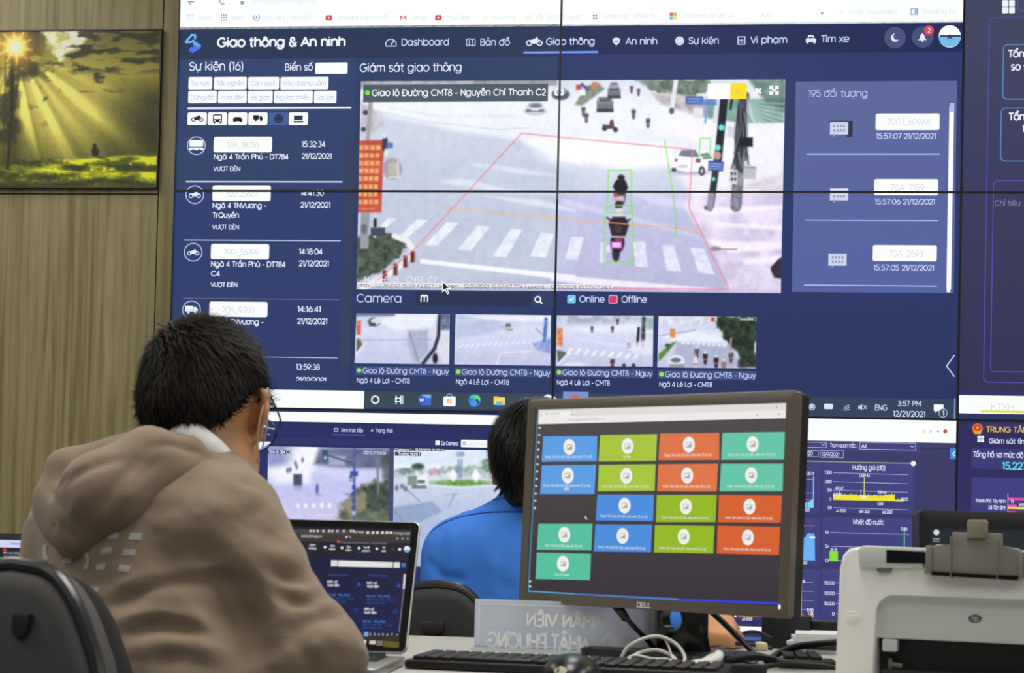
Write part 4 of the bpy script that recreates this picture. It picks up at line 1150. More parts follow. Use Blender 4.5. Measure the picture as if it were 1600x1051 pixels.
    c.poly(B((560, 600), (700, 560), (1060, 470), (1055, 1040), (810, 1040), (700, 800)), (238, 232, 240), 5, 0.9, ((206, 198, 214), 26, 3))
    for p in (((640, 640), (1060, 620), (1060, 640), (700, 668)), ((700, 700), (1055, 720), (1055, 740), (760, 722)), ((690, 790), (1055, 800), (1055, 830), (800, 850)), ((860, 880), (1055, 860), (1055, 900), (880, 905))):
        c.poly(B(*p), (252, 250, 252), 3, 0.8)
    c.poly(B((770, 1030), (860, 930), (1055, 940), (1055, 1035)), (206, 204, 218), 3, 0.6, ((230, 226, 236), 5, 9))
    c.line(B((690, 640), (840, 645), (860, 630)), 7, (244, 242, 246), 1); c.line(B((690, 632), (710, 640)), 6, (110, 104, 116), 1.5); c.ell(*B((735, 830))[0], 8, 3.5, (150, 140, 140), 1.5); c.line(B((750, 832), (840, 833)), 1.5, (120, 112, 112), 0.8)
    # white hatchback
    c.ell(*B((620, 455))[0], 30, 6, (150, 152, 172), 3, 0.7)
    c.poly(B((520, 440), (526, 390), (560, 350), (640, 345), (700, 360), (735, 395), (735, 440), (690, 455), (600, 462)), (244, 246, 252), 1)
    c.poly(B((556, 380), (572, 354), (640, 352), (658, 388), (610, 388)), (120, 128, 146), 1.0); c.poly(B((662, 372), (700, 366), (722, 395), (678, 398)), (120, 124, 140), 1); c.rect(*B((540, 395))[0], *B((552, 410))[0], (190, 90, 90), 0.8); c.rect(*B((640, 395))[0], *B((664, 414))[0], (150, 80, 84), 0.8)
    c.ell(*B((670, 455))[0], 5, 7.5, (64, 62, 72), 0.8); c.ell(*B((670, 455))[0], 2.4, 4, (190, 192, 200), 0.8); c.rect(*B((525, 440))[0], *B((545, 458))[0], (70, 68, 78), 1); c.rect(*B((556, 425))[0], *B((600, 440))[0], (206, 208, 216), 0.8)
    # poles
    c.line(B((778, 100), (748, 400)), 12, (30, 36, 44), 1.0); c.line(B((744, 400), (712, 625)), 10.5, (46, 52, 62), 1.0); c.line(B((716, 570), (710, 630)), 10, (150, 150, 164), 1)
    for y, x in ((245, 765), (342, 747), (494, 726)):
        u, v = B((x, y))[0]
        c.ell(u, v, 4.8 if y < 400 else 3, 4.8 if y < 400 else 3, (110, 220, 216), 0.9)
    c.ell(*B((745, 380))[0], 6, 7, (190, 150, 140), 1.2); c.poly(B((702, 405), (776, 410), (772, 458), (700, 452)), (54, 80, 160), 1)
    for k in range(3):
        c.line(B((708, 418 + 12 * k), (766, 422 + 12 * k)), 1.6, (206, 216, 246), 0.6, 0.8)
    c.line(B((875, 95), (858, 300), (835, 625)), 16, (58, 60, 70), 2.0, 1, ((90, 92, 104), 5, 3)); c.line(B((850, 480), (832, 630)), 13, (150, 150, 166), 1.5, 1, ((110, 110, 124), 6, 2))
    rr = random.Random(2)
    for k in range(22):
        x = 862 + rr.uniform(-26, 26)
        c.line(B((x, 130 + rr.uniform(0, 60)), (x + rr.uniform(-30, 20), 260 + rr.uniform(0, 60)), (x + rr.uniform(-40, 30), 400 + rr.uniform(-30, 60))), rr.uniform(1, 2.6), (40, 42, 52) if k % 3 else (150, 156, 172), 0.7, 0.8)
    c.rect(*B((850, 292))[0], *B((916, 338))[0], (30, 32, 40), 1.2); c.line(B((815, 110), (808, 155)), 4, (40, 46, 54)); c.rect(*B((790, 240))[0], *B((822, 290))[0], (206, 210, 220), 1.2, 0.9)
    c.poly(B((872, 428), (934, 432), (930, 496), (868, 492)), (186, 184, 192), 1.1); c.line(B((876, 436), (928, 440)), 1.4, (130, 128, 140)); c.poly(B((805, 450), (845, 450), (840, 520), (802, 515)), (214, 214, 222), 1.1)
    for k in range(4):
        c.ell(*B((815 + 16 * (k % 2), 468 + 26 * (k // 2)))[0], 2, 3, (90, 90, 100), 0.7)
    for k in range(10):
        y0, y1 = 95 + 8 * k, 130 + 26 * k
        c.line(B((888, y0), (960, y0 + (y1 - y0) * .5 + 12), (1072, y1)), 1.1, (226, 230, 238), 0.7, 0.75)
    c.line(B((890, 110), (930, 240), (1000, 270)), 1.2, (236, 238, 244), 0.7, 0.8)
    c.poly(B((1002, 920), (1040, 880), (1058, 870), (1056, 975), (1020, 970), (1005, 940)), (52, 46, 56), 1.2)
    # two riders in the middle
    u, v = B((277, 530))[0]
    c.ell(u, v + 12, 8, 20, (70, 66, 76), 1.2); c.ell(u, v - 1, 10, 11, (34, 30, 36), 1); c.poly(B((240, 530), (258, 500), (300, 500), (314, 535), (300, 560), (255, 560)), (36, 32, 38), 1.2); c.ell(*B((280, 488))[0], 5.5, 5, (44, 42, 50), 0.9); c.rect(*B((255, 575))[0], *B((295, 600))[0], (206, 186, 190), 1); c.rect(*B((242, 560))[0], *B((262, 578))[0], (190, 80, 70), 1); c.ell(*B((268, 620))[0], 6, 7, (54, 52, 60), 1)
    c.ell(*B((255, 855))[0], 6, 12, (56, 52, 58), 1); c.ell(*B((262, 800))[0], 11, 16, (40, 34, 42), 1.2); c.poly(B((218, 706), (240, 676), (300, 676), (318, 715), (300, 770), (235, 770)), (46, 36, 40), 1.2); c.ell(*B((270, 652))[0], 7, 6, (226, 222, 222), 0.9); c.line(B((212, 680), (240, 700)), 2.5, (40, 34, 40)); c.line(B((322, 688), (298, 704)), 2.5, (40, 34, 40))
    c.ell(*B((266, 735))[0], 6, 6, (70, 60, 66), 1); c.line(B((232, 772), (292, 774)), 3, (190, 184, 196), 0.8); c.rect(*B((230, 795))[0], *B((285, 830))[0], (180, 70, 190), 0.9); c.rect(*B((236, 800))[0], *B((279, 824))[0], (236, 200, 250), 0.9); c.rect(*B((250, 782))[0], *B((286, 792))[0], (196, 60, 70), 0.8); c.ell(*B((218, 830))[0], 2.5, 6, (236, 236, 240), 0.8)
    # analysis overlay
    red, grn, org = (238, 128, 140), (132, 226, 108), (240, 184, 120)
    c.line(A((100, 1000), (300, 835), (820, 272)) + B((0, 293), (625, 352), (608, 632), (800, 1025), (240, 1022)), 1.7, red, 0.6, 0.9)
    c.line([(692, 324)] + B((0, 686), (690, 742)), 1.8, org, 0.6, 0.9)
    c.line(B((488, 300), (528, 540), (546, 690), (542, 775)), 2.0, grn, 0.6, 0.9)
    for x0, y0, x1, y1 in ((218, 452, 331, 655), (202, 622, 336, 896), (662, 297, 712, 383)):
        c.line(B((x0, y0), (x1, y0), (x1 - 2, y1), (x0 - 5, y1), (x0, y0)), 2.0, grn, 0.6, 0.95)
    c.noise(7, 9, 3)
    c.noise(4, 40, 6)
    c.blur(1)
    c.grain(2.2)
    # each panel of the wall has its own colour balance
    w = np.clip((c.U - 868) / 4, 0, 1)[..., None] * np.clip((c.V - 300) / 4, 0, 1)[..., None]
    c.C *= 1 - w * (1 - np.array([1.0, 0.975, 1.03]))
    c.C = np.where(c.C > 120, c.C * 1.03, c.C)
    return c


def feed_small(k):
    box = (((557, 489.5), (703, 490.5), (702, 569), (554, 567)), ((712, 490.5), (861, 492.5), (860, 571), (710, 569)),
           ((870, 492.5), (1021, 493), (1020, 572.5), (868.5, 571.5)), ((1029, 493.5), (1182, 495), (1181, 575.5), (1027, 573.5)))[k]
    c = Canvas(*box, res=1.0)
    u0, v0 = box[0]
    g = lambda *p: [(u0 + x, v0 + y) for x, y in p]
    c.vgrad([(v0, (206, 212, 232)), (v0 + 25, (228, 231, 246)), (v0 + 80, (206, 208, 232))])
    if k == 0:
        c.poly(g((60, 0), (128, 0), (120, 22), (60, 26), (30, 10)), (252, 252, 255), 3, 0.9)
        c.rect(u0, v0, u0 + 60, v0 + 4, (120, 130, 150), 1.5); c.poly(g((80, 26), (112, 26), (112, 60), (92, 78), (80, 50)), (176, 182, 200), 2.5, 0.8)
        c.poly(g((115, 25), (147, 30), (147, 78), (135, 78)), (236, 232, 240), 2); c.rect(u0 + 132, v0, u0 + 147, v0 + 26, (130, 140, 170), 2, 0.9, ((90, 100, 130), 5, 2))
        c.line(g((130, 3), (128, 36), (122, 55), (104, 78)), 5, (48, 52, 66), 1.5); c.line(g((83, 30), (98, 78)), 2, (150, 154, 172), 1)
        c.line(g((10, 42), (118, 41)), 1.2, (160, 164, 190), 0.8, 0.8); c.rect(u0, v0 + 11, u0 + 7, v0 + 33, (206, 84, 74), 1, 1, ((230, 150, 110), 3, 2))
        c.ell(u0 + 28, v0 + 13, 10, 7, (96, 104, 118), 1); c.poly(g((22, 10), (32, 5), (40, 8), (38, 15), (26, 20)), (226, 230, 236), 1); c.rect(u0 + 20, v0 + 15, u0 + 30, v0 + 20, (70, 76, 92), 1)
        c.poly(g((0, 40), (6, 40), (10, 50), (0, 60)), (110, 112, 100), 1.5); c.ell(u0 + 123, v0 + 70, 4, 8, (40, 38, 48), 1.2); c.line(g((0, 64), (12, 48)), 3, (240, 238, 244), 1)
    elif k == 1:
        c.poly(g((10, 2), (150, 2), (150, 12), (60, 10)), (246, 248, 255), 2); c.poly(g((0, 12), (60, 10), (90, 22), (0, 40)), (196, 204, 230), 3, 0.8)
        c.ell(u0 + 15, v0 + 9, 12, 6, (206, 214, 234), 2); c.rect(u0 + 80, v0 + 19, u0 + 88, v0 + 25, (226, 230, 238), 0.9); c.rect(u0 + 78, v0 + 15, u0 + 86, v0 + 20, (110, 116, 140), 0.9); c.rect(u0 + 79, v0 + 22, u0 + 89, v0 + 26, (190, 186, 130), 0.9)
        for j in range(15):
            x = 4 + 9 * j
            c.poly(g((x, 52 - .55 * j), (x + 6, 47 - .55 * j), (x + 10 - j * .3, 47 - .55 * j), (x + 4, 53 - .55 * j)), (244, 246, 255), 0.8)
        c.line(g((64, 80), (70, 61), (118, 58)), 2.4, (240, 238, 250), 0.9); c.poly(g((120, 45), (149, 38), (149, 62), (126, 56)), (120, 140, 200), 2, 0.8, ((160, 176, 222), 6, 3)); c.line(g((141, 8), (139, 42)), 5, (120, 160, 220), 1.5, 1, ((70, 90, 160), 3, 2))
        c.line(g((125, 22), (142, 38)), 1, (110, 120, 150), 0.7)
    elif k == 2:
        c.rect(u0, v0, u0 + 151, v0 + 12, (170, 178, 190), 3, 0.9, ((226, 226, 236), 9, 3)); c.poly(g((10, 20), (150, 12), (150, 26), (40, 26)), (248, 249, 255), 4, 0.9)
        c.line(g((30, 36), (130, 52)), 3, (236, 239, 250), 2, 0.8); c.rect(u0, v0 + 20, u0 + 9, v0 + 48, (220, 110, 70), 1, 1, ((240, 180, 110), 3, 2)); c.poly(g((0, 54), (16, 58), (2, 74)), (100, 110, 90), 1.5); c.line(g((2, 76), (20, 60)), 3, (244, 242, 248), 1)
        for j in range(9):
            x = 14 + 13 * j
            c.poly(g((x, 60 + .9 * j), (x + 7, 50 + 1.2 * j), (x + 12, 51 + 1.2 * j), (x + 6, 61 + .9 * j)), (246, 248, 255), 0.9)
        for x, y in ((55, 20), (87, 20), (95, 8)):
            rider(c, u0 + x, v0 + y, 0.7)
        c.rect(u0 + 110, v0 + 44, u0 + 116, v0 + 51, (40, 38, 46), 1); c.line(g((136, 5), (134, 48)), 6, (52, 56, 62), 1.5, 1, ((110, 116, 122), 3, 2)); c.line(g((128, 20), (126, 46)), 4, (40, 44, 52), 1); c.rect(u0 + 140, v0 + 4, u0 + 151, v0 + 22, (150, 180, 170), 2, 0.8)
        c.poly(g((105, 46), (151, 36), (151, 62), (120, 60)), (244, 240, 246), 2, 0.8); c.ell(u0 + 28, v0 + 77, 18, 4, (236, 238, 246), 1)
        rider(c, u0 + 87, v0 + 73, 1.2, (100, 60, 60)); c.ell(u0 + 105, v0 + 78, 3, 3, (60, 60, 66), 1); c.ell(u0 + 120, v0 + 78, 3, 3, (60, 60, 66), 1)
    else:
        c.rect(u0, v0, u0 + 153, v0 + 14, (214, 216, 224), 3, 0.9, ((250, 250, 252), 8, 3)); c.poly(g((0, 30), (60, 24), (110, 34), (110, 46), (30, 42)), (250, 250, 254), 4, 0.9)
        c.poly(g((28, 40), (115, 44), (125, 80), (20, 80)), (178, 182, 204), 3, 0.8); c.line(g((0, 31), (58, 22)), 2, (180, 180, 190), 1); c.rect(u0 + 18, v0 + 20, u0 + 26, v0 + 34, (236, 150, 70), 1); c.rect(u0 + 82, v0 + 2, u0 + 88, v0 + 9, (220, 70, 60), 1)
        c.poly(g((0, 60), (20, 42), (28, 40), (6, 66), (0, 70)), (110, 150, 70), 1.5, 1, ((80, 120, 56), 5, 2)); c.ell(u0 + 14, v0 + 46, 4, 3, (70, 96, 56), 1)
        for j in range(9):
            c.rect(u0 + 36 + 8 * j, v0 + 40 + .5 * j, u0 + 41 + 8 * j, v0 + 44 + .5 * j, (244, 246, 254), 0.8)
        c.poly(g((92, 0), (154, 0), (154, 80), (128, 80), (122, 56), (104, 40), (90, 16)), (66, 84, 62), 3, 1, ((36, 48, 38), 8, 2), rag=8)
        c.ell(u0 + 28, v0 + 70, 13, 9, (238, 240, 246), 1); c.ell(u0 + 27, v0 + 69, 8, 3.5, (110, 116, 132), 1); c.rect(u0 + 17, v0 + 75, u0 + 40, v0 + 80, (150, 154, 166), 1)
        for x, y, d in ((60, 56, (90, 90, 100)), (58, 72, (226, 226, 230)), (73, 64, (50, 46, 56)), (90, 70, (60, 40, 44)), (113, 62, (96, 84, 92)), (102, 76, (170, 120, 110))):
            rider(c, u0 + x, v0 + y, 1.25, d)
        c.line(g((113, 36), (112, 58)), 3, (206, 170, 150), 1.2); c.rect(u0 + 124, v0 + 68, u0 + 154, v0 + 80, (44, 44, 50), 2, 0.9, ((90, 86, 92), 4, 2)); c.rect(u0 + 127, v0 + 4, u0 + 149, v0 + 7, (226, 230, 235), 1, 0.8)
    c.noise(9, 7, 4)
    c.C = 128 + (c.C * np.array((.93, .94, .97)) - 128) * 1.06
    c.blur(1)
    c.grain(2.0)
    return c


def feed_lower(k):
    if k == 0:
        c = Canvas((419, 697), (614.5, 700.5), (612, 884), (416, 879), 0.9)
        L = lambda *p: q((400, 600), 0.275, p)
        c.vgrad([(697, (150, 160, 206)), (735, (200, 204, 240)), (770, (198, 198, 242)), (814, (206, 202, 240)), (880, (196, 194, 232))])
        c.poly(L((70, 360), (200, 380), (250, 430), (150, 470), (70, 470)), (140, 152, 196), 5, 0.9); c.ell(*L((300, 400))[0], 30, 22, (252, 252, 255), 9, 0.95); c.poly(L((70, 480), (230, 440), (330, 450), (300, 560), (120, 560), (70, 520)), (248, 248, 255), 7, 0.9)
        c.poly(L((360, 360), (780, 370), (780, 480), (560, 480), (330, 455)), (110, 118, 152), 4, 0.95, ((84, 92, 122), 16, 2)); c.poly(L((410, 400), (510, 410), (505, 465), (415, 455)), (190, 198, 226), 2, 0.7)
        c.poly(L((340, 478), (700, 490), (700, 545), (420, 540)), (214, 214, 250), 5, 0.8)
        c.poly(L((460, 730), (530, 610), (700, 545), (780, 530), (780, 1020), (520, 1020), (480, 800)), (120, 128, 104), 4, 1, ((84, 92, 82), 12, 2), rag=8); c.poly(L((490, 690), (600, 610), (690, 600), (660, 700), (540, 745)), (160, 150, 120), 4, 0.7)
        c.poly(L((620, 590), (760, 540), (780, 700), (640, 720)), (76, 92, 78), 3, 0.9, ((50, 62, 58), 8, 3), rag=7); c.poly(L((710, 400), (780, 390), (780, 540), (720, 540)), (96, 104, 96), 3, 0.8, ((70, 76, 84), 8, 2))
        c.line(L((770, 370), (765, 1020)), 7, (70, 72, 110), 1.2); c.line(L((690, 420), (695, 620)), 3, (120, 120, 150), 1)
        c.line(L((560, 360), (555, 1020)), 3.6, (86, 96, 160), 0.9); c.line(L((400, 400), (550, 450)), 2.6, (74, 78, 110), 0.9); c.rect(*L((378, 375))[0], *L((408, 430))[0], (66, 74, 104), 1); c.ell(*L((394, 418))[0], 2.4, 2.8, (120, 236, 190), 0.8)
        c.rect(*L((535, 495))[0], *L((580, 522))[0], (62, 80, 170), 1); c.rect(*L((530, 520))[0], *L((548, 550))[0], (74, 90, 130), 0.9); c.ell(*L((538, 540))[0], 2, 2, (120, 230, 180), 0.7)
        for y in (575, 610, 650, 690, 720):
            c.rect(*L((546, y))[0], *L((566, y + 22))[0], (60, 76, 170) if y % 20 else (176, 190, 226), 0.8)
        c.rect(*L((212, 510))[0], *L((262, 578))[0], (72, 78, 112), 1.2); c.rect(*L((216, 575))[0], *L((260, 600))[0], (150, 150, 196), 3, 0.8); c.ell(*L((348, 595))[0], 2.6, 7.5, (96, 100, 170), 1); c.ell(*L((355, 628))[0], 4, 1.6, (160, 156, 210), 1.2)
        for x, y in ((180, 490), (195, 485), (232, 470), (225, 450), (265, 430)):
            c.ell(*L((x, y))[0], 2, 4, (110, 116, 160), 1)
        for x in (240, 282, 328, 374, 418):
            c.ell(*L((x, 690))[0], 2.6, 4.2, (246, 246, 255), 1)
        c.line(L((290, 740), (470, 745)), 1.5, (222, 220, 250), 0.8)
    else:
        c = Canvas((615.5, 700.5), (862, 705), (860, 890), (613.5, 884), 0.8)
        L = lambda *p: q((400, 600), 0.275, p)
        c.vgrad([(700, (236, 242, 252)), (735, (250, 251, 255)), (752, (206, 216, 234)), (775, (196, 208, 232)), (820, (176, 192, 222)), (890, (170, 184, 216))])
        c.rect(618, 702, 870, 728, (210, 228, 248), 6, 0.7); c.ell(*L((920, 470))[0], 10, 6, (66, 96, 84), 1.5, 1, ((44, 66, 62), 5, 2)); c.ell(*L((850, 495))[0], 14, 5, (90, 116, 108), 1.5)
        c.ell(*L((1200, 490))[0], 42, 7, (120, 150, 120), 2, 0.9, ((170, 190, 180), 6, 3), rag=5); c.ell(*L((1330, 465))[0], 14, 10, (90, 124, 100), 2, 0.9, ((130, 150, 140), 5, 4), rag=5); c.rect(*L((985, 485))[0], *L((1040, 518))[0], (226, 110, 150), 1.2)
        c.rect(614, 733, 760, 746, (230, 236, 246), 3, 0.6, ((130, 150, 160), 7, 5))
        c.ell(*L((1165, 560))[0], 44, 5, (130, 176, 90), 1.5, 1, ((90, 140, 70), 5, 3)); c.line(L((1000, 575), (1170, 588), (1330, 575)), 1.6, (240, 242, 248), 0.9)
        for x in (1120, 1250):
            c.poly(L((x, 480), (x + 28, 520), (x, 556), (x - 28, 520)), (248, 249, 252), 1)
        c.line(L((1152, 430), (1150, 530)), 2.5, (120, 140, 190), 0.8); c.line(L((1168, 430), (1166, 530)), 2.5, (120, 140, 190), 0.8); c.ell(*L((1160, 398))[0], 7, 4.5, (196, 210, 230), 1, 1, ((120, 140, 180), 2, 2))
        c.rect(*L((905, 515))[0], *L((978, 590))[0], (238, 240, 244), 1); c.rect(*L((862, 520))[0], *L((915, 575))[0], (130, 150, 140), 1); c.rect(*L((918, 545))[0], *L((960, 562))[0], (80, 96, 110), 0.9); c.rect(*L((885, 575))[0], *L((970, 592))[0], (100, 110, 120), 1)
        c.poly(L((780, 700), (1000, 665), (1060, 720), (900, 800), (780, 800)), (140, 160, 196), 2, 0.8); c.line(L((860, 600), (930, 665)), 1, (90, 100, 130), 0.7); c.line(L((1130, 620), (1095, 700)), 1.2, (120, 134, 160), 0.8); c.line(L((1080, 630), (1150, 625)), 1, (130, 144, 170), 0.8); c.line(L((790, 720), (850, 800)), 1, (110, 124, 150), 0.8)
        for x, y in ((800, 590), (830, 580), (850, 595)):
            c.ell(*L((x, y))[0], 3, 4, (110, 120, 136), 1.2)
    c.noise(9, 6, 4)
    c.blur(1)
    c.grain(2.0)
    return c


F.grid(feed_main(), 2.2)
for _k in range(4):
    F.grid(feed_small(_k), 2.5)
for _k in range(2):
    F.grid(feed_lower(_k), 2.5)

# ------------------------------------------------------------------ the video wall: its panels
DESC = (('top left video wall display: event tags under a white browser bar, beside the forest picture', 'top middle video wall display: upper road view with poles, and the blue object list', 'top right display of the video wall, purple with rounded outline boxes'),
        ('middle left video wall display: event list, hedge by crosswalk, white search bar', 'middle video wall display: boxed riders on a crosswalk, clock showing 3:57 PM', 'middle right display of the video wall, purple with a white bar at its foot'),
        ('bottom left display of the video wall: two live street views behind the men', 'bottom middle display of the video wall: weather charts right of the computer monitor', 'bottom right display of the video wall: red emblem and pink and yellow bars'))
BZ = 0.0031
for r_ in range(3):
    for c_ in range(3):
        x0, x1, z1, z0 = c_ * PW, (c_ + 1) * PW, ZS[r_], ZS[r_ + 1]
        d_ = DESC[r_][c_]
        t = thing('video_wall_display', d_, 'screen', ((x0 + x1) / 2, 0, z0), 'displays tiled into the video wall')
        g = 0.0004
        MB().box(((x0 + x1) / 2, 0.045, (z0 + z1) / 2), (x1 - x0 - .004, 0.08, z1 - z0 - .004)).obj('housing', M_BLACK, t, False)
        m = MB()
        for a0, b0, a1, b1 in ((x0 + g, z0 + g, x1 - g, z0 + BZ), (x0 + g, z1 - BZ, x1 - g, z1 - g), (x0 + g, z0 + BZ, x0 + BZ, z1 - BZ), (x1 - BZ, z0 + BZ, x1 - g, z1 - BZ)):
            m.box(((a0 + a1) / 2, 0.0, (b0 + b1) / 2), (a1 - a0, 0.011, b1 - b0))
        m.obj('bezel', M_BEZW, t, False)
        F.raw([(x0 + g, z0 + g), (x1 - g, z0 + g), (x1 - g, z1 - g), (x0 + g, z1 - g)], (48, 60, 112), 0.1)
        link('screen', F.mesh('screen', (x0 + g, z0 + g, x1 - g, z1 - g)), M_SCREEN, t, False)

# ------------------------------------------------------------------ forest picture on the wood wall
def poster():
    ps = Surf((0, WY - 0.016, 0), (1, 0, 0), (0, 0, 1))
    X1 = float(ps.loc(249.5, 170)[0])
    Z1, Z0 = float(ps.loc(150, 46)[1]), float(ps.loc(150, 294)[1])
    X0 = X1 - 0.76
    c = Canvas((-132, 46), (253, 46), (246, 293), (-139, 294), 1.0)
    c.vgrad([(46, (84, 80, 44)), (110, (120, 112, 52)), (180, (92, 88, 40)), (235, (70, 70, 28)), (294, (44, 46, 20))])
    U, V = c.U, c.V
    a = np.arctan2(V - 73, U - 24)
    r_ = np.hypot(U - 24, V - 73)
    # warm haze round the sun, dark wood on the right
    hz = np.exp(-((U - 110) / 95) ** 2 - ((V - 165) / 75) ** 2)[..., None]
    c.C = c.C * (1 - .6 * hz) + np.array((196, 184, 92)) * .6 * hz
    dk = np.clip((U - 150) / 80, 0, 1)[..., None] * np.clip((V - 118) / 40, 0, 1)[..., None] * np.clip((252 - V) / 12, 0, 1)[..., None]
    c.C = c.C * (1 - .78 * dk) + np.array((42, 42, 24)) * .78 * dk
    ray = np.clip((fbm(a * 7 + 3, r_ * 0 + 2, 3, 11) - .40) * 3.0, 0, 1) * np.clip((a - .35) / .3, 0, 1) * np.clip((2.2 - a) / .25, 0, 1)
    ray = ray * np.clip(1.25 - r_ / 240, 0, 1) * np.clip(r_ / 70, 0, 1)
    c.C += ray[..., None] * np.array((150, 142, 78)) * .62
    gv = 247 - (U - 100) * .075
    gl = np.clip((V - gv) / 5, 0, 1)
    c.C = c.C * (1 - gl[..., None]) + gl[..., None] * (np.array((72, 80, 16)) + np.clip((fbm(U / 40, V / 8, 4, 21) - .40) * 4, 0, 1)[..., None] * np.array((128, 118, 26)))
    c.poly([(62, 46), (160, 46), (134, 58), (120, 80), (92, 92), (78, 70)], (236, 234, 222), 4, .95, ((166, 160, 98), 12, 3), rag=8)
    # branches
    for k, (u0_, u1_, v0_, v1_, th, sx, sy, al) in enumerate(((92, 260, 46, 118, .50, 34, 8, .85), (60, 200, 96, 150, .56, 22, 9, .8), (-140, 72, 46, 130, .42, 30, 18, .85), (-140, 40, 120, 230, .48, 18, 20, .8), (40, 100, 100, 200, .60, 14, 14, .6))):
        nz = fbm(U / sx + k * 9, V / sy + k * 5, 4, 30 + k)
        m = np.clip((nz - th) * 9, 0, 1) * np.clip((U - u0_) / 16, 0, 1) * np.clip((u1_ - U) / 16, 0, 1) * np.clip((V - v0_ + 4) / 8, 0, 1) * np.clip((v1_ - V) / 14, 0, 1) * al
        m = m * np.clip((r_ - 10) / 14, 0, 1)
        c.C = c.C * (1 - m[..., None]) + np.array((38, 38, 24)) * m[..., None]
    c.line([(20, 60), (19, 160), (12, 262)], 6, (34, 34, 20), 1.5, .95); c.line([(30, 100), (26, 150)], 3, (44, 42, 22), 1.2, .8); c.line([(9, 60), (6, 250)], 2.4, (52, 50, 26), 1.2, .8); c.line([(-30, 46), (-34, 270)], 7, (30, 30, 20), 2)
    c.poly([(22, 170), (60, 250), (16, 262), (14, 190)], (44, 44, 24), 6, .45)
    for u, v, ru in ((60, 254, 40), (200, 262, 30), (60, 276, 44), (160, 284, 60), (-60, 270, 60), (120, 262, 26)):
        c.ell(u, v, ru, 4.5, (34, 38, 14), 3, .75, rag=4)
    c.rect(-140, 284, 260, 300, (32, 36, 14), 5, .7)
    c.ell(24, 73, 30, 30, (226, 170, 66), 16, .55); c.ell(24, 73, 15, 15, (255, 214, 120), 6, .9); c.ell(24, 73, 7, 8, (255, 252, 226), 3, 1)
    for k in range(10):
        t_ = k * .628 + .2
        c.line([(24, 73), (24 + 26 * math.cos(t_), 73 + 26 * math.sin(t_))], 2.2, (255, 216, 130), 1.6, .55)
    c.ell(149, 237, 6, 7, (26, 26, 18), 1.5); c.ell(148, 228, 3, 3.5, (26, 26, 18), 1.2); c.line([(150, 245), (170, 250)], 3, (36, 40, 14), 1.5, .8); c.ell(204, 256, 2, 1.5, (190, 190, 120), 1)
    c.noise(8, 3, 8)
    c.blur(1)
    c.C = np.clip((c.C - 40) * 1.18 + 40, 6, 255) * 1.22
    t = thing('wall_picture', 'glossy forest picture of sunbeams through trees on the wood wall', 'picture', ((X0 + X1) / 2, WY, Z0))
    fl = Flat(ps)
    fl.grid(c, 1)
    link('print', fl.mesh('print', (X0 + .004, Z0 + .004, X1 - .004, Z1 - .004)), print_mat('picture_print', 0.6), t, False)
    m = MB().box(((X0 + X1) / 2, WY - .0075, (Z0 + Z1) / 2), (X1 - X0, .0149, Z1 - Z0))
    m.obj('panel', mat('picture_edge', (38, 34, 26), .5), t, False)
    e = MB()
    for a0, b0, a1, b1 in ((X0, Z1 - .004, X1, Z1), (X0, Z0, X1, Z0 + .004), (X1 - .004, Z0, X1, Z1), (X0, Z0, X0 + .004, Z1)):
        e.box(((a0 + a1) / 2, WY - .0165, (b0 + b1) / 2), (a1 - a0, .006, b1 - b0))
    e.obj('frame', mat('picture_frame', (52, 46, 34), .4), t, False)


poster()

# ------------------------------------------------------------------ the desk
M_DESK = mat('desk_laminate', (196, 194, 186), 0.42, vary=(40, (188, 186, 178)))
M_STEEL = mat('desk_steel', (120, 122, 126), 0.4, 0.6)
DZ = 0.75
DX0, DX1, DY0, DY1 = -0.72, 3.25, -3.05, -2.20
dt = thing('desk', 'long white laminate desk carrying the laptop, monitor and printer', 'desk', (1.3, -2.7, 0))
MB().box(((DX0 + DX1) / 2, (DY0 + DY1) / 2, DZ - .0125), (DX1 - DX0, DY1 - DY0, .025), bev=.004).obj('desktop', M_DESK, dt)
MB().box(((DX0 + DX1) / 2, DY1 - .28, .47), (DX1 - DX0 - .1, .018, .5)).obj('modesty_panel', M_DESK, dt)
for x in (DX0 + .06, 1.85, DX1 - .06):
    MB().box((x, (DY0 + DY1) / 2 + .15, .3625), (.04, .75, .725), bev=.004).obj('leg', M_STEEL, dt)


# ------------------------------------------------------------------ computer monitor
def yaw_surf(o, yaw, tilt=0.0):
    x = np.array((math.cos(yaw), math.sin(yaw), 0))
    n = np.array((-math.sin(yaw), math.cos(yaw), 0))
    z = np.array((0, 0, 1)) * math.cos(tilt) + n * math.sin(tilt)
    return Surf(o, x, z)


M_MBEZ = mat('monitor_bezel', (100, 92, 82), 0.34, 0.0, 0.6, bump=(700, 0.1))
M_MBEZ2 = mat('monitor_shell', (16, 16, 17), 0.5)
M_SILV = mat('silver_print', (206, 200, 192), 0.4, 0.3)


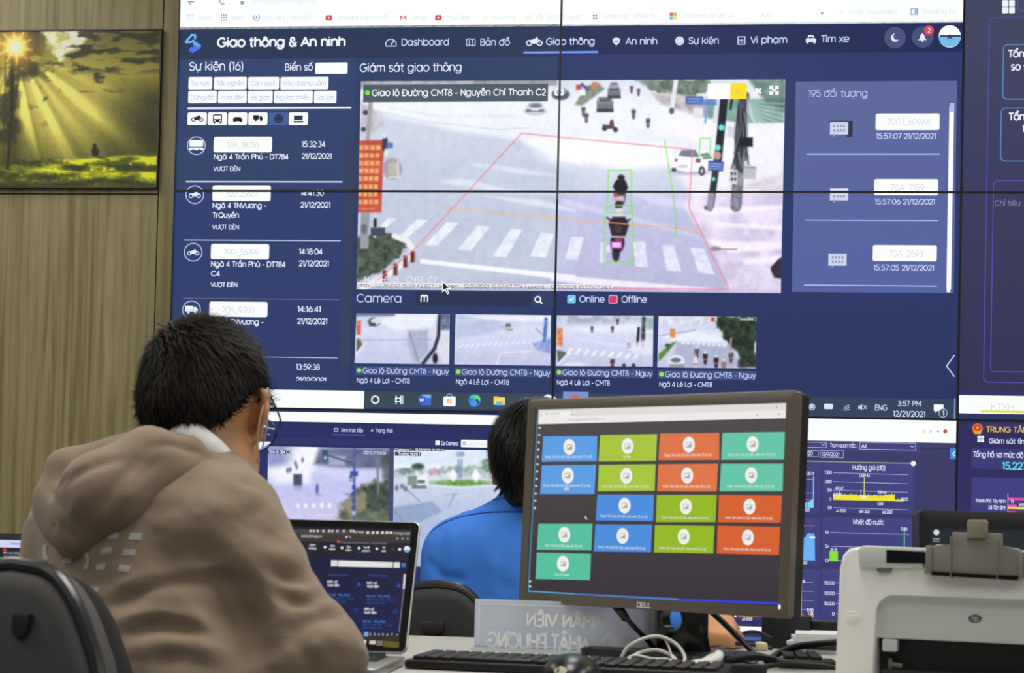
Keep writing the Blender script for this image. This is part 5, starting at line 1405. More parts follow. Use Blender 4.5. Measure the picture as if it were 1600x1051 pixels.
def monitor():
    MS = yaw_surf((1.59542433, -2.56266998, 0.99085534), -0.5971725, 0.0388379)
    t = thing('computer_monitor', 'black computer monitor showing coloured tiles, beside the name plate', 'monitor', (1.63, -2.50, DZ))
    w, h = .474 / 2, .296 / 2
    bz = .0165
    o = rrect(-w - bz, -h - .0168, w + bz, h + bz, .005, 3)
    i = [(max(-w, min(w, a)), max(-h, min(h, b))) for a, b in o]
    MB().prism(MS, o, -.012, .0042, bev=.002, hole=i).obj('bezel', M_MBEZ, t)
    MB().prism(MS, rrect(-w - bz + .001, -h - .0158, w + bz - .001, h + bz - .001, .006, 3), -.034, -.0122).obj('back_shell', M_MBEZ2, t)
    MB().prism(MS, rrect(-.14, -.09, .14, .1, .02, 4), -.055, -.0342).obj('back_bulge', M_MBEZ2, t)
    f = Flat(MS, .00025)
    f.raw([(-w, -h), (w, -h), (w, h), (-w, h)], ((78, 72, 74), (52, 47, 54)), 0)
    # browser top
    f.P([(842, 640), (1229, 629.5), (1228.5, 653), (841, 662.5)], (236, 233, 230), 1)
    f.P([(842, 640), (1229, 629.5), (1229, 641), (841.5, 651)], (222, 219, 216), 1.5)
    f.P([(848, 643), (893, 642), (893, 650), (848, 651)], (240, 238, 234), 2)
    f.T('Danh mục thống kê', 852, 648, 876, 3.2, (150, 146, 144), 0, 3); f.T('thongke.tayninh.gov.vn', 888, 657.3, 946, 3.2, (168, 164, 160), 0, 3)
    for u, v in ((1214, 635.5), (1184, 648.5), (1217, 647)):
        f.C(u, v, 1.4, (160, 156, 152), 3, 10)
    f.L([(892, 645.5), (895, 648)], .7, (140, 136, 132), 3)
    col = {'b': ((92, 156, 226), (74, 140, 220)), 'g': ((166, 196, 60), (148, 184, 34)), 'o': ((222, 116, 70), (212, 96, 46)), 't': ((100, 196, 168), (84, 190, 158))}
    tiles = [('b', (849, 681.5, 933.5, 681, 932.5, 720, 846.5, 721)), ('g', (938, 679.5, 1027, 678, 1025, 719.5, 935.5, 720.5)), ('o', (1031.5, 677, 1124, 676, 1124, 718, 1029, 718.5)), ('t', (1129, 676, 1226.5, 674.5, 1225, 717.5, 1127, 718)),
             ('b', (847, 726.5, 931.5, 726, 929, 771.5, 844, 771.5)), ('g', (936, 726, 1024.5, 725, 1023, 766.5, 934, 767)), ('o', (1029, 725, 1122, 724, 1120, 767.5, 1027, 767)), ('t', (1127, 724, 1224, 724, 1223, 767, 1124.5, 767)),
             ('b', (933.5, 772.5, 1022, 772.5, 1020.5, 814, 931, 813)), ('g', (1026.5, 773, 1120, 773, 1118, 815.5, 1025, 815.5)), ('o', (1123.5, 773, 1222, 774, 1220, 816.5, 1122, 816)),
             ('t', (841.5, 818, 926, 818, 924, 859.5, 839, 858.5)), ('b', (930.5, 819, 1019, 819.5, 1017, 862.5, 928, 861.5)), ('g', (1023.5, 820, 1116.5, 821.5, 1114.5, 864.5, 1022, 863)), ('o', (1121.5, 821, 1219, 823, 1217, 867, 1120, 864.5)),
             ('t', (839, 863, 923.5, 865, 922, 906, 837, 904))]
    for k, (ch, q_) in enumerate(tiles):
        p = [(q_[j], q_[j + 1]) for j in range(0, 8, 2)]
        f.P(p, col[ch][1] if k > 7 else col[ch][0], 1)
        cu, cv = sum(x for x, _ in p) / 4, sum(y for _, y in p) / 4
        hgt = p[3][1] - p[0][1]
        cv2 = p[0][1] + hgt * (.42 if k != 4 else .36)
        f.C(cu - .5, cv2, 9.3, (238, 238, 234), 2, 26, ry=12.3)
        f.frame(cu - 4.5, cv2 - 4, cu + 4, cv2 + 4.5, .9, (176, 176, 172), 3)
        f.P([(cu - 3.5, cv2 + 3.5), (cu + .5, cv2 - .5), (cu + 3.5, cv2 - 2), (cu + 3.5, cv2 + 3.5)], (170, 168, 162), 3)
        wd = {1: 6, 11: 29, 15: 12}.get(k, 37)
        by = p[3][1] - hgt * (.13 if k != 4 else .25)
        s_ = {1: 'Tây Ninh', 15: 'Trang chủ Tây Ninh'}.get(k, 'TRUNG TÂM GIÁM SÁT ĐIỀU HÀNH KINH TẾ XÃ HỘI')
        f.T(s_, cu - wd - 2, by, cu + wd - 2, 3.6, (232, 236, 224), .0, 3)
        if k == 4:
            f.T('chính', cu - 6, by + 5.5, cu + 2, 4.6, (236, 240, 240), .012, 3)
    for k in range(12):
        f.C(843.5 - k * .68, 668 + k * 11.4, 1.9, (206, 200, 196), 2, 10)
    f.C(828.5, 908, 1.8, (220, 214, 206), 2, 10); f.C(828.5, 916, 1.8, (220, 214, 206), 2, 10)
    f.L([(914.5, 806.5), (917, 811)], 1.6, (230, 226, 222), 3)
    f.P([(824.5, 922), (898, 926.5), (898, 930.5), (823.5, 926)], (86, 168, 216), 2); f.P([(898, 926.5), (1060, 934.5), (1060, 938.5), (898, 930.5)], (70, 124, 206), 2); f.P([(1060, 934.5), (1216, 940.5), (1216, 944.5), (1060, 938.5)], (52, 66, 206), 2)
    f.P([(840, 640), (842, 640), (827, 925), (824.2, 925)], (70, 120, 150), 1.8)
    link('screen', f.mesh('screen'), screen_mat('monitor_screen', 1.0, .5, .25), t, False)
    lg = Flat(MS, .00025)
    a, b = MS.loc(1006, 944)
    lf = Flat(Surf(MS.w(0, 0, .0043), MS.x, MS.z), .0002)
    lf.T('D', 995, 948, 1001.5, 7.6, (1, 1, 1), .016, 1); lf.T('E', 1000.6, 948.3, 1006.4, 7.2, (1, 1, 1), .016, 1.5); lf.T('LL', 1006.8, 948.6, 1016.8, 7.6, (1, 1, 1), .016, 1)
    lm = lf.mesh('logo')
    # tilt the E of the badge
    link('logo', lm, mat('badge_print', (240, 236, 226), .4), t, False)
    a, b = MS.loc(1220.5, 948)
    m = MB().prism(MS, rrect(a - .0015, b - .0032, a + .0015, b + .0032, .0014, 3), .0042, .0052)
    pl = m.obj('power_light', screen_emit('power_light', (250, 244, 255), 1.0), t)
    # stand
    NS = Surf(MS.w(.0, 0, -.06), MS.x, (0, 0, 1))
    NS = Surf(np.array((*MS.w(0, 0, -.075)[:2], DZ)), MS.x, (0, 0, 1))
    n = 28
    nw0, nw1, top = .058, .046, .20
    out, hol = [], []
    hc = .060
    for k in range(n):
        a = 2 * math.pi * k / n
        hol.append((.0205 * math.cos(a), hc + .0205 * math.sin(a)))
        ca, sa = math.cos(a), math.sin(a)
        ex = nw0 - (nw0 - nw1) * .5
        s_ = min(ex / (abs(ca) + 1e-9), ((top - hc) if sa > 0 else (hc - .012)) / (abs(sa) + 1e-9))
        out.append((ca * s_, hc + sa * s_))
    # snap the nearest points to the plate corners
    for cx_, cz_ in ((nw0, .012), (-nw0, .012), (nw1, top), (-nw1, top)):
        j = min(range(n), key=lambda k: (out[k][0] - cx_) ** 2 + (out[k][1] - cz_) ** 2)
        out[j] = (cx_, cz_)
    MB().prism(NS, out, -.012, .012, bev=.002, hole=hol).obj('stand', M_BLACKG, t)
    ring = []
    for k in range(n + 1):
        a = 2 * math.pi * k / n
        ring.append(NS.w(.0205 * math.cos(a), hc + .0205 * math.sin(a), .0122))
    MB().tube(ring, .0018, 6, cap=False).obj('cable_hole_ring', M_STEEL, t)
    MB().prism(Surf(NS.o, NS.x, -NS.n), rrect(-.12, -.10, .12, .075, .02, 5), -.0, .012, bev=.003).obj('base', M_BLACK, t)
    MB().prism(NS, rrect(-.05, .17, .05, .27, .01, 3), -.0, .0245).obj('mount', M_MBEZ2, t)
    return MS


def screen_emit(name, col, st):
    m, t, p = nt_mat(name)
    p.inputs['Base Color'].default_value = (.1, .1, .1, 1)
    p.inputs['Emission Color'].default_value = tuple(lin(col)) + (1,)
    p.inputs['Emission Strength'].default_value = st
    return m


MS = monitor()

# ------------------------------------------------------------------ laptops
M_ALU = mat('aluminium', (176, 177, 174), 0.34, 0.75)
M_KEY = mat('key_plastic', (26, 26, 28), 0.5)


def laptop():
    yaw, tilt = .0048, .4934
    H = np.array((1.2637, -2.8089, .764))
    wd, lh, dp = .312, .214, .215
    LS = yaw_surf(H, yaw, tilt)                        # right end of the hinge
    BS = Surf((H[0], H[1], DZ), (math.cos(yaw), math.sin(yaw), 0), (-math.sin(yaw), math.cos(yaw), 0))
    t = thing('laptop', 'open silver laptop with dark blue search page, under the seated man\'s arm', 'laptop', (H[0] - wd / 2, H[1] - .1, DZ))
    MB().prism(BS, rrect(-wd, -dp, 0, .004, .012, 5), .002, .0125, bev=.002).obj('base', M_ALU, t)
    m = MB()
    for r_ in range(5):
        for k in range(13):
            m.prism(BS, rrect(-wd + .022 + k * .0208, -.098 + r_ * .0182, -wd + .022 + k * .0208 + .0175, -.098 + r_ * .0182 + .0155, .002, 2), .0125, .0135)
    m.obj('keys', M_KEY, t)
    MB().prism(BS, rrect(-wd / 2 - .055, -.195, -wd / 2 + .055, -.115, .004, 3), .0125, .0129).obj('trackpad', mat('trackpad', (160, 161, 160), .4, .5), t)
    MB().tube([BS.w(-wd + .03, .0035, .0115), BS.w(-.03, .0035, .0115)], .0055, 10).obj('hinge', M_BLACK, t)
    MB().prism(LS, rrect(-wd, .004, 0, lh, .010, 5), -.0062, -.0008, bev=.0012).obj('lid', M_ALU, t)
    MB().prism(LS, rrect(-wd + .0015, .0055, -.0015, lh - .0015, .009, 5), -.0008, .0002).obj('bezel', M_BLACKG, t)
    sf = Surf(LS.w(0, 0, .0004), LS.x, LS.z)
    f = Flat(sf, .00015)
    f.raw([(-wd + .012, .020), (-.012, .020), (-.012, lh - .013), (-wd + .012, lh - .013)], ((16, 18, 46), (16, 22, 74)), 0)
    f.P([(380, 824), (642.5, 830), (641.5, 837), (380, 833)], (70, 62, 58), 1); f.P([(380, 833), (641.5, 837), (641, 848), (380, 844)], (52, 50, 54), 1); f.P([(380, 844), (641, 848), (640, 868), (380, 866)], (24, 24, 36), 1)
    for k, u in enumerate((484, 489, 495, 504, 513, 518, 526, 536, 547, 551)):
        f.R(u, 827.5, u + 2.6, 831, (216, 206, 196), 2)
    f.T('15.57 Thứ Ba', 553, 832.3, 568, 3, (226, 216, 206), .01, 2); f.T('T3 21 thg 12 15:57', 614, 834.6, 640.5, 3.2, (216, 206, 198), .01, 2)
    for u in (573, 581, 588, 596, 603, 609):
        f.R(u, 830, u + 3.4, 834, (232, 224, 216), 2)
    f.T('camera.tayninh.gov.vn', 470, 838.8, 503, 3.4, (206, 206, 206), .01, 2); f.C(541.5, 838.8, 1.8, (206, 206, 206), 2, 10); f.L([(545, 837), (549, 841)], .9, (180, 180, 180), 2)
    for u in (621, 629, 637):
        f.C(u, 841, 1.8, (150, 150, 152), 2, 10)
    f.C(529, 846, 2.1, (226, 80, 62), 2, 12); f.T('Hệ thống giám sát an toàn thông tin - Trung tâm điều hành', 532, 848.2, 605, 2.4, (150, 150, 156), .0, 2)
    for s1, s2, u0, u1, v in (('Giao', 'thông', 482, 494, 852.5), ('An', 'ninh', 514, 524, 854), ('Sự', 'kiện', 540, 549, 855.5), ('Vi', 'phạm', 566, 578, 856.5), ('Tìm', 'xe', 596, 603, 857)):
        f.T(s1, u0 + 1.5, v, u1 - 1, 3.2, (222, 226, 240), .014, 2); f.T(s2, u0, v + 5.2, u1, 3.2, (222, 226, 240), .014, 2)
    for u, v in ((508, 854.5), (534.5, 855.5), (561, 856), (589, 857)):
        f.C(u, v, 2.1, (226, 228, 240), 2, 12)
    f.C(613.5, 857.5, 3.2, (44, 48, 70), 2, 14); f.C(624.5, 858, 2.4, (226, 228, 240), 2, 12); f.C(636, 858, 5.2, (236, 238, 250), 2, 16); f.C(636, 858, 5.2, (140, 170, 230), 3, 12, half=180)
    f.R(557, 862, 580, 863, (70, 90, 226), 2)
    f.P([(517.5, 875), (527.5, 875.3), (527, 884.8), (517, 884.6)], (226, 226, 226), 2); f.P([(528.5, 875.3), (614, 878), (613.3, 886.8), (528, 885)], (228, 228, 226), 2); f.P([(615.3, 878), (625, 878.3), (624.5, 887), (614.8, 886.8)], (226, 226, 226), 2)
    for i in range(4):
        f.R(627.5 + 3.4 * (i % 2), 879.8 + 3.2 * (i // 2), 630.3 + 3.4 * (i % 2), 882.4 + 3.2 * (i // 2), (60, 140, 226), 2)
    f.L([(522, 879.5), (523.5, 881)], .8, (120, 120, 120), 3); f.L([(619, 882), (621, 882)], .8, (120, 120, 120), 3); f.T('Biển số', 606.5, 884, 611.5, 2.6, (160, 160, 160), 0, 3)
    for cu, dv in ((511, 0), (573, 0)):
        f.T('21/12/2021 15:56:13', cu + 2, 899 + (0 if cu < 540 else 1), cu + 33, 2.6, (60, 92, 176), .0, 2)
        f.T('Biển số', cu, 910 + (0 if cu < 540 else 2), cu + 16, 3.2, (226, 228, 244), .014, 2); f.T('Vượt đèn', cu, 915.5 + (0 if cu < 540 else 2), cu + 19, 3.6, (236, 238, 250), .016, 2)
        f.C(cu + 49.5, 913 + (0 if cu < 540 else 2), 4.6, (18, 40, 110), 2, 18); f.T('V', cu + 48.3, 914.5 + (0 if cu < 540 else 2), cu + 50.9, 3.4, (90, 160, 240), .01, 3)
        f.T('Ng 4 gt - 70G_67962', cu, 930 + (0 if cu < 540 else 2), cu + 36, 3, (70, 130, 226), .012, 2); f.T('Ngã 4 Trần Phú - Thị xã', cu - 1, 935.5 + (0 if cu < 540 else 2), cu + 42, 2.6, (58, 92, 176), .0, 2); f.T('Hòa Thành 21/12', cu - 1, 940.5 + (0 if cu < 540 else 2), cu + 28, 2.6, (58, 92, 176), .0, 2)
    f.T('Biển số', 569, 952.6, 584, 3.2, (226, 228, 244), .014, 2); f.T('Vượt đèn', 568.5, 958, 588, 3.6, (236, 238, 250), .016, 2); f.C(556, 953, 4.4, (18, 40, 110), 2, 18); f.C(618, 955, 4.6, (18, 40, 110), 2, 18)
    f.T('Ng 4 gt - 70G_67962', 566.5, 971.5, 602, 3, (70, 130, 226), .012, 2); f.T('Ngã 4 Trần Phú - Thị xã', 566, 976.5, 613, 2.6, (58, 92, 176), .0, 2); f.T('Hòa Thành 21/12', 566, 981.5, 598, 2.6, (58, 92, 176), .0, 2); f.T('Ngã 4 Trần', 528, 975, 548, 2.6, (58, 92, 176), .0, 2)
    f.P([(631, 897), (634.2, 897), (632.5, 920), (629.2, 920)], (206, 206, 224), 2); f.P([(630.5, 920), (631.8, 920), (624.2, 987), (622.8, 987)], (120, 120, 150), 2)
    f.P([(569, 987), (575.5, 987), (575, 994), (568.5, 994)], (96, 170, 240), 2)
    for k, u in enumerate((563, 578, 585, 591.5, 598, 605, 612, 620)):
        f.T('<2345 7>'[k] if k != 5 else '6', u - 1.1, 992.3 + (k > 3) * .4, u + 1.5, 3.4, (206, 210, 230), .01, 2)
    f.raw([(-wd + .012, .020), (-.012, .020), (-.012, .0315), (-wd + .012, .0315)], (44, 38, 34), 1)
    f.P([(600, 1001), (624, 1003), (623, 1012), (599, 1010)], (96, 88, 24), 2)
    f.C(557.5, 1003.5, 4.6, (226, 66, 60), 3, 16); f.C(557.5, 1003.5, 2.4, (70, 90, 220), 4, 12); f.R(563, 999.5, 571.5, 1007.5, (226, 232, 246), 3, 1.5); f.C(567.3, 1003.6, 2.4, (80, 140, 226), 4, 12); f.R(577.5, 1000, 587, 1006.5, (206, 190, 176), 3, 2); f.R(589, 1000.5, 598, 1008.5, (120, 108, 100), 3)
    link('screen', f.mesh('screen'), screen_mat('laptop_screen', 0.95, .35, .2), t, False)


laptop()


def dark_laptop():
    "far left, mostly hidden"
    o = at(-95, 960, 2.62)
    S = yaw_surf((o[0], o[1], DZ + .013), .12, .18)
    B2 = Surf((o[0], o[1], DZ), S.x, np.cross((0, 0, 1), S.x))
    z1 = float(S.loc(25, 833)[1])
    wd = .36
    x1 = float(S.loc(58, 850)[0])
    x0 = x1 - wd
    t = thing('laptop', 'black laptop at the left end of the desk, mostly hidden behind the man', 'laptop', (o[0], o[1], DZ))
    MB().prism(B2, rrect(x0, -.235, x1, 0.003, .01, 4), .002, .0135, bev=.002).obj('base', M_BLACK, t)
    MB().prism(S, rrect(x0, .002, x1, z1, .008, 4), -.007, 0, bev=.0012).obj('lid', M_BLACK, t)
    f = Flat(Surf(S.w(0, 0, .0006), S.x, S.z), .0002)
    a, b = S.loc([10, 10, 10, 10], [843.5, 846, 855, 1000])
    f.raw([(x0 + .012, .016), (x1 - .012, .016), (x1 - .012, b[0]), (x0 + .012, b[0])], (30, 30, 42), 0)
    f.raw([(x0 + .012, b[2]), (x1 - .012, b[2]), (x1 - .012, b[0]), (x0 + .012, b[0])], (206, 212, 240), 1)
    f.R(16, 847.5, 40, 851, (150, 170, 230), 2); f.R(5, 856.5, 10, 861, (190, 60, 50), 2); f.R(6, 862.5, 8.5, 864.5, (230, 230, 235), 2); f.T('Tra cứu thông tin', 9, 865, 35, 2.8, (200, 204, 214), .0, 2); f.T('Danh sách', 6, 870.5, 20, 2.6, (170, 174, 190), .0, 2); f.T('Cài đặt', 10, 878.5, 15, 2.6, (190, 194, 204), .0, 2)
    link('screen', f.mesh('screen'), M_SCREEN, t, False)


dark_laptop()


def rear_display():
    o = at(1560, 900, 2.70)
    S = yaw_surf((o[0], o[1], DZ), .16, .05)
    a0, z1 = float(S.loc(1437, 800)[0]), float(S.loc(1500, 798)[1])
    a1, z0 = a0 + .40, .07
    t = thing('desktop_display', 'black desktop display with a nearly blank dark screen behind the printer', 'monitor', (o[0] + .1, o[1] + .05, DZ))
    ou = rrect(a0, z0, a1, z1, .005, 3)
    inn = [(max(a0 + .016, min(a1 - .016, a)), max(z0 + .02, min(z1 - .027, b))) for a, b in ou]
    MB().prism(S, ou, -.02, .004, bev=.0015, hole=inn).obj('bezel', M_BLACK, t)
    MB().prism(S, rrect(a0 + .002, z0 + .002, a1 - .002, z1 - .002, .006, 3), -.05, -.0202).obj('back_shell', M_MBEZ2, t)
    f = Flat(S, .0002)
    f.raw([(a0 + .016, z0 + .02), (a1 - .016, z0 + .02), (a1 - .016, z1 - .027), (a0 + .016, z1 - .027)], (34, 40, 42), 0)
    f.T('Remote Desktop', 1456, 823, 1488, 4, (96, 130, 150), .006, 2); f.C(1463, 831.5, 4.6, (226, 210, 216), 2, 16); f.R(1457.5, 840.5, 1468, 842.5, (150, 156, 176), 2); f.R(1457.5, 844.5, 1468, 846.5, (120, 126, 146), 2)
    link('screen', f.mesh('screen'), M_SCREEN, t, False)
    am = (a0 + a1) / 2
    V_ = Surf(S.o, S.x, (0, 0, 1))
    MB().prism(V_, rrect(am - .03, .01, am + .03, z0 + .1, .006, 3), -.075, -.051).obj('stand', M_BLACK, t)
    MB().prism(Surf(S.o, S.x, -V_.n), rrect(am - .11, -.03, am + .11, .14, .03, 5), 0.0, .011, bev=.003).obj('base', M_BLACK, t)


rear_display()


# ------------------------------------------------------------------ printer
def printer():
    M_PW = mat('printer_white', (251, 251, 248), 0.38, bump=(500, 0.05))
    M_PG = mat('printer_grey', (214, 220, 218), 0.4)
    M_PT = mat('tray_grey', (136, 134, 126), 0.45)
    M_TAB = mat('tray_tab', (150, 144, 124), 0.45)
    M_PD = mat('printer_dark', (34, 36, 40), 0.5)
    o = at(1309, 950, 2.33)
    S = yaw_surf((o[0], o[1], DZ), -.26)
    L = lambda u, v, s_=S: tuple(float(x) for x in s_.loc(u, v))
    t = thing('laser_printer', 'white laser printer with grey paper tray at the desk\'s right end', 'printer', S.w(.17, 0, -.1))
    wd, dp = .36, .235
    x0 = L(1306, 960)[0]
    x1 = x0 + wd
    zt = L(1330, 854)[1]
    xr0, zr1 = L(1368, 960)[0], L(1400, 929)[1]
    xr1 = x1 - (xr0 - x0)
    # body: an arch with rounded top edges and a deep front opening
    body = MB()
    n = 10
    out = [(x0, .006)]
    out += [(x0 + .004, zt - .03), (x0 + .008, zt - .012), (x0 + .016, zt - .003), (x0 + .03, zt)]
    out += [(x1 - .03, zt), (x1 - .016, zt - .003), (x1 - .008, zt - .012), (x1 - .004, zt - .03), (x1, .006)]
    arch = [(xr1, .006)]
    for k in range(n + 1):
        a = math.pi / 2 * k / n
        arch.append((xr1 - .026 + .026 * math.cos(a), zr1 - .026 + .026 * math.sin(a)))
    for k in range(n + 1):
        a = math.pi / 2 * k / n
        arch.append((xr0 + .026 - .026 * math.sin(a), zr1 - .026 + .026 * math.cos(a)))
    arch.append((xr0, .006))
    body.prism(S, out[::-1] + arch[::-1], -.05, 0, bev=.004, seg=3)
    body.prism(S, [(x0 + .002, .006), (x1 - .002, .006), (x1 - .004, zt - .02), (x1 - .03, zt - .001), (x0 + .03, zt - .001), (x0 + .004, zt - .02)], -dp, -.05)
    body.obj('body', M_PW, t, 40)
    # front panel set back in the opening
    zb = L(1450, 1001)[1]
    R2 = Surf(S.w(0, 0, -.014), S.x, S.z)
    MB().prism(R2, rrect(xr0 - .003, zb, xr1 + .003, zr1 + .002, .004, 3), -.016, 0, bev=.003).obj('front_panel', M_PG, t)
    lf = Flat(Surf(R2.w(0, 0, .0006), S.x, S.z), .0003)
    lu, lv = 1523.5, 966
    lf.C(lu, lv, 10.5, (84, 88, 92), 0, 24, ry=6.6)
    lf.T('hp', lu - 5.5, lv + 3, lu + 5.5, 7, (220, 224, 224), .01, 1)
    link('logo', lf.mesh('logo'), print_mat('printer_logo', .4), t, False)
    # dark throat, rollers, catch
    MB().box(S.w((xr0 + xr1) / 2, zb / 2 + .003, -.045), (xr1 - xr0 - .001, .003, zb - .006), np.array((S.x, -S.n, S.z)).T).obj('paper_slot', M_PD, t, False)
    MB().box(S.w((xr0 + xr1) / 2, .016, -.02), (xr1 - xr0 - .02, .05, .004), np.array((S.x, -S.n, S.z)).T).obj('output_tray', M_PD, t, False)
    a0, b0 = L(1376, 1003); a1, b1 = L(1399, 1019)
    MB().prism(R2, rrect(a0, b1, a1, b0 + .004, .002, 2), -.02, .001, bev=.001).obj('catch', M_PG, t)
    a, b = L(1390, 1040)
    MB().tube([S.w(a - .004, b, -.03), S.w(a + .012, b - .002, -.03)], .004, 8).tube([S.w(a - .004, b - .02, -.03), S.w(a - .004, b + .008, -.03)], .003, 8).obj('roller_lever', M_TAB, t)
    # power button
    a, b = L(1331.5, 965)
    MB().lathe(S.w(a, b, -.001), S.n, [(.0096, 0), (.0096, .0016), (.0084, .0022), (.0066, .0012), (.0064, .0012), (.0062, .0028), (.004, .0033), (.0001, .0034)], 28).obj('power_button', M_PW, t)
    # top: pale tray frame with a dark slot
    T2 = Surf(S.w(0, 0, .004), S.x, S.z)
    q_ = [L(*p) for p in ((1343, 884), (1349, 887), (1444, 887), (1444, 856), (1349, 852), (1341, 858))]
    MB().prism(S, q_, -.02, .006, bev=.002).obj('feed_frame', M_PG, t)
    q_ = [L(*p) for p in ((1386, 879), (1447, 880), (1447, 862), (1386, 858.5))]
    sl = MB().prism(S, q_, -.0, .0068)
    sl.obj('feed_slot', M_BLACKG, t)
    q_ = [L(*p) for p in ((1370, 886), (1371, 892), (1376, 894.5), (1389, 894.5), (1394, 892), (1395, 887))]
    MB().prism(S, q_, -.004, .004).obj('finger_notch', mat('notch_grey', (120, 120, 116), .5), t)
    # grey input tray standing over the top
    q_ = [L(*p) for p in ((1446, 895), (1449, 870), (1454, 856), (1466, 850), (1490, 852), (1490, 831), (1566, 833), (1566, 854), (1590, 856), (1604, 864), (1609, 900))]
    tr = MB().prism(S, q_, -.006, .016, bev=.002)
    tr.obj('input_tray', M_PT, t)
    for u0, v0, u1, v1 in ((1449, 852, 1458.5, 894), (1487, 838, 1489, 902), (1559, 842, 1561, 904), (1594, 862, 1600, 904)):
        q_ = [L(u0, v1), L(u1, v1), L(u1, v0), L(u0, v0)]
        MB().prism(S, q_, .0, .0185, bev=.0008).obj('tray_rib', M_PT, t)
    q_ = [L(*p) for p in ((1458, 892), (1592, 900), (1592, 906), (1458, 898))]
    MB().prism(S, q_, 0, .0172).obj('tray_gap', M_BLACKG, t)
    q_ = [L(*p) for p in ((1513, 840), (1538, 841), (1543, 838), (1544, 816), (1541, 812), (1517, 812), (1514, 815))]
    MB().prism(S, q_, .0, .021, bev=.0015).obj('tray_tab', M_TAB, t)


printer()


# ------------------------------------------------------------------ name plate
def nameplate():
    o = at(748, 1018, 2.74)
    S = yaw_surf((o[0], o[1], DZ), -.10, .0)
    a0 = float(S.loc(742.5, 935)[0])
    z1 = float(S.loc(743, 935)[1])
    a1 = a0 + .295
    m, tr, p = nt_mat('frosted_acrylic')
    p.inputs['Base Color'].default_value = tuple(lin((222, 230, 242))) + (1,)
    p.inputs['Roughness'].default_value = .4
    p.inputs['Transmission Weight'].default_value = .0
    tl = tr.nodes.new('ShaderNodeBsdfTranslucent')
    tl.inputs['Color'].default_value = tuple(lin((250, 252, 255))) + (1,)
    mx = tr.nodes.new('ShaderNodeMixShader')
    mx.inputs[0].default_value = .55
    tr.links.new(p.outputs[0], mx.inputs[1]); tr.links.new(tl.outputs[0], mx.inputs[2])
    tr.links.new(mx.outputs[0], tr.nodes['Material Output'].inputs['Surface'])
    t = thing('name_plate', 'frosted desk name plate with mirrored lettering, left of the monitor stand', 'name plate', S.w((a0 + a1) / 2, 0, 0))
    MB().prism(S, [(a0, .004), (a1, .004), (a1, z1), (a0, z1)], -.0022, 0).obj('plate', m, t, False)
    lf = Flat(Surf(S.w(0, 0, .0004), S.x, S.z), .0002)
    wh = (255, 255, 255)
    for s_, c_, hw, zz, ch in (('NHÂN VIÊN', .147, .062, z1 - .040, .0195), ('NGHIÊM NHẬT PHƯƠNG', .150, .130, z1 - .077, .0235)):
        vv, ff, x0, x1 = text_geo(s_, .02)
        k = 2 * hw / (x1 - x0)
        q_ = [(a0 + c_ + hw - (p_[0] - x0) * k, zz + p_[1] * ch / CAP) for p_ in vv]
        for f_ in ff:
            lf.raw([q_[i] for i in f_][::-1], wh, 1)
    b_ = .007
    for x0, y0, x1, y1 in ((a0 + b_, b_, a1 - b_, b_ + .0012), (a0 + b_, z1 - b_ - .0012, a1 - b_, z1 - b_), (a0 + b_, b_, a0 + b_ + .0012, z1 - b_), (a1 - b_ - .0012, b_, a1 - b_, z1 - b_)):
        lf.raw([(x0, y0), (x1, y0), (x1, y1), (x0, y1)], wh, 1)
    link('lettering', lf.mesh('lettering'), print_mat('etched_print', .7), t, False)
    MB().prism(Surf(S.o, S.x, -S.n), rrect(a0, -.03, a1, .03, .003, 2), 0, .004).obj('foot', m, t, False)
    return S, a0, a1, z1


nameplate()


# ------------------------------------------------------------------ keyboard, mouse, small things on the desk
def keyboard(u, v, yaw, label, wd=.44, dp=.135):
    p = on_desk(u, v)
    S = Surf((p[0], p[1], DZ), (math.cos(yaw), math.sin(yaw), 0), (-math.sin(yaw), math.cos(yaw), 0))
    t = thing('keyboard', label, 'keyboard', p)
    MB().prism(S, rrect(0, 0, wd, dp, .008, 4), .002, .013, bev=.003).obj('case', M_BLACK, t)
    for r_ in range(6):
        m = MB()
        k, x = 0, .010
        while x < wd - .018:
            w_ = .016
            if r_ == 0 and k == 3:
                w_ = .11
            m.prism(S, rrect(x, .012 + r_ * .0192, x + w_, .012 + r_ * .0192 + .0155, .002, 2), .013, .0190, bev=.0015, seg=1)
            x += w_ + .0032
            k += 1
        m.obj('key_row', M_KEY, t)


keyboard(630, 1045, -.10, 'black computer keyboard lying in front of the name plate')
keyboard(1216, 1044, .02, 'small black keypad beside the printer\'s left side', .085, .055)


def mouse():
    p = at(893, 1058, 2.25)
    o = tag(blob_mesh('computer_mouse', [((p[0], p[1], DZ + .004), (.040, .058, .031))], mat('mouse_plastic', (20, 20, 21), .3), DZ + .0005), 'black glossy computer mouse with a worn pale sticker', 'mouse')
    m = MB()
    
    pts = []
    bvh = BVHTree.FromObject(o, bpy.context.evaluated_depsgraph_get())
    rg_ = random.Random(4)
    ring_ = []
    for k in range(14):
        a = 2 * math.pi * k / 14
        r_ = (10 + rg_.uniform(-3, 3))
        ring_.append((878 + r_ * math.cos(a), 1047 + .7 * r_ * math.sin(a)))
    vs = []
    for u, v in [(878, 1047)] + ring_:
        d = Vector(at(u, v, 1.0) - CAM).normalized()
        h = bvh.ray_cast(Vector(CAM) - o.location, d)
        if h[0] is None:
            return o
        vs.append(np.array(h[0] + o.location) - np.array(d) * .0006)
    m.add(vs, [(0, 1 + k, 1 + (k + 1) % 14) for k in range(14)])
    m.obj('sticker', mat('sticker', (190, 186, 160), .7), o, False)
    return o


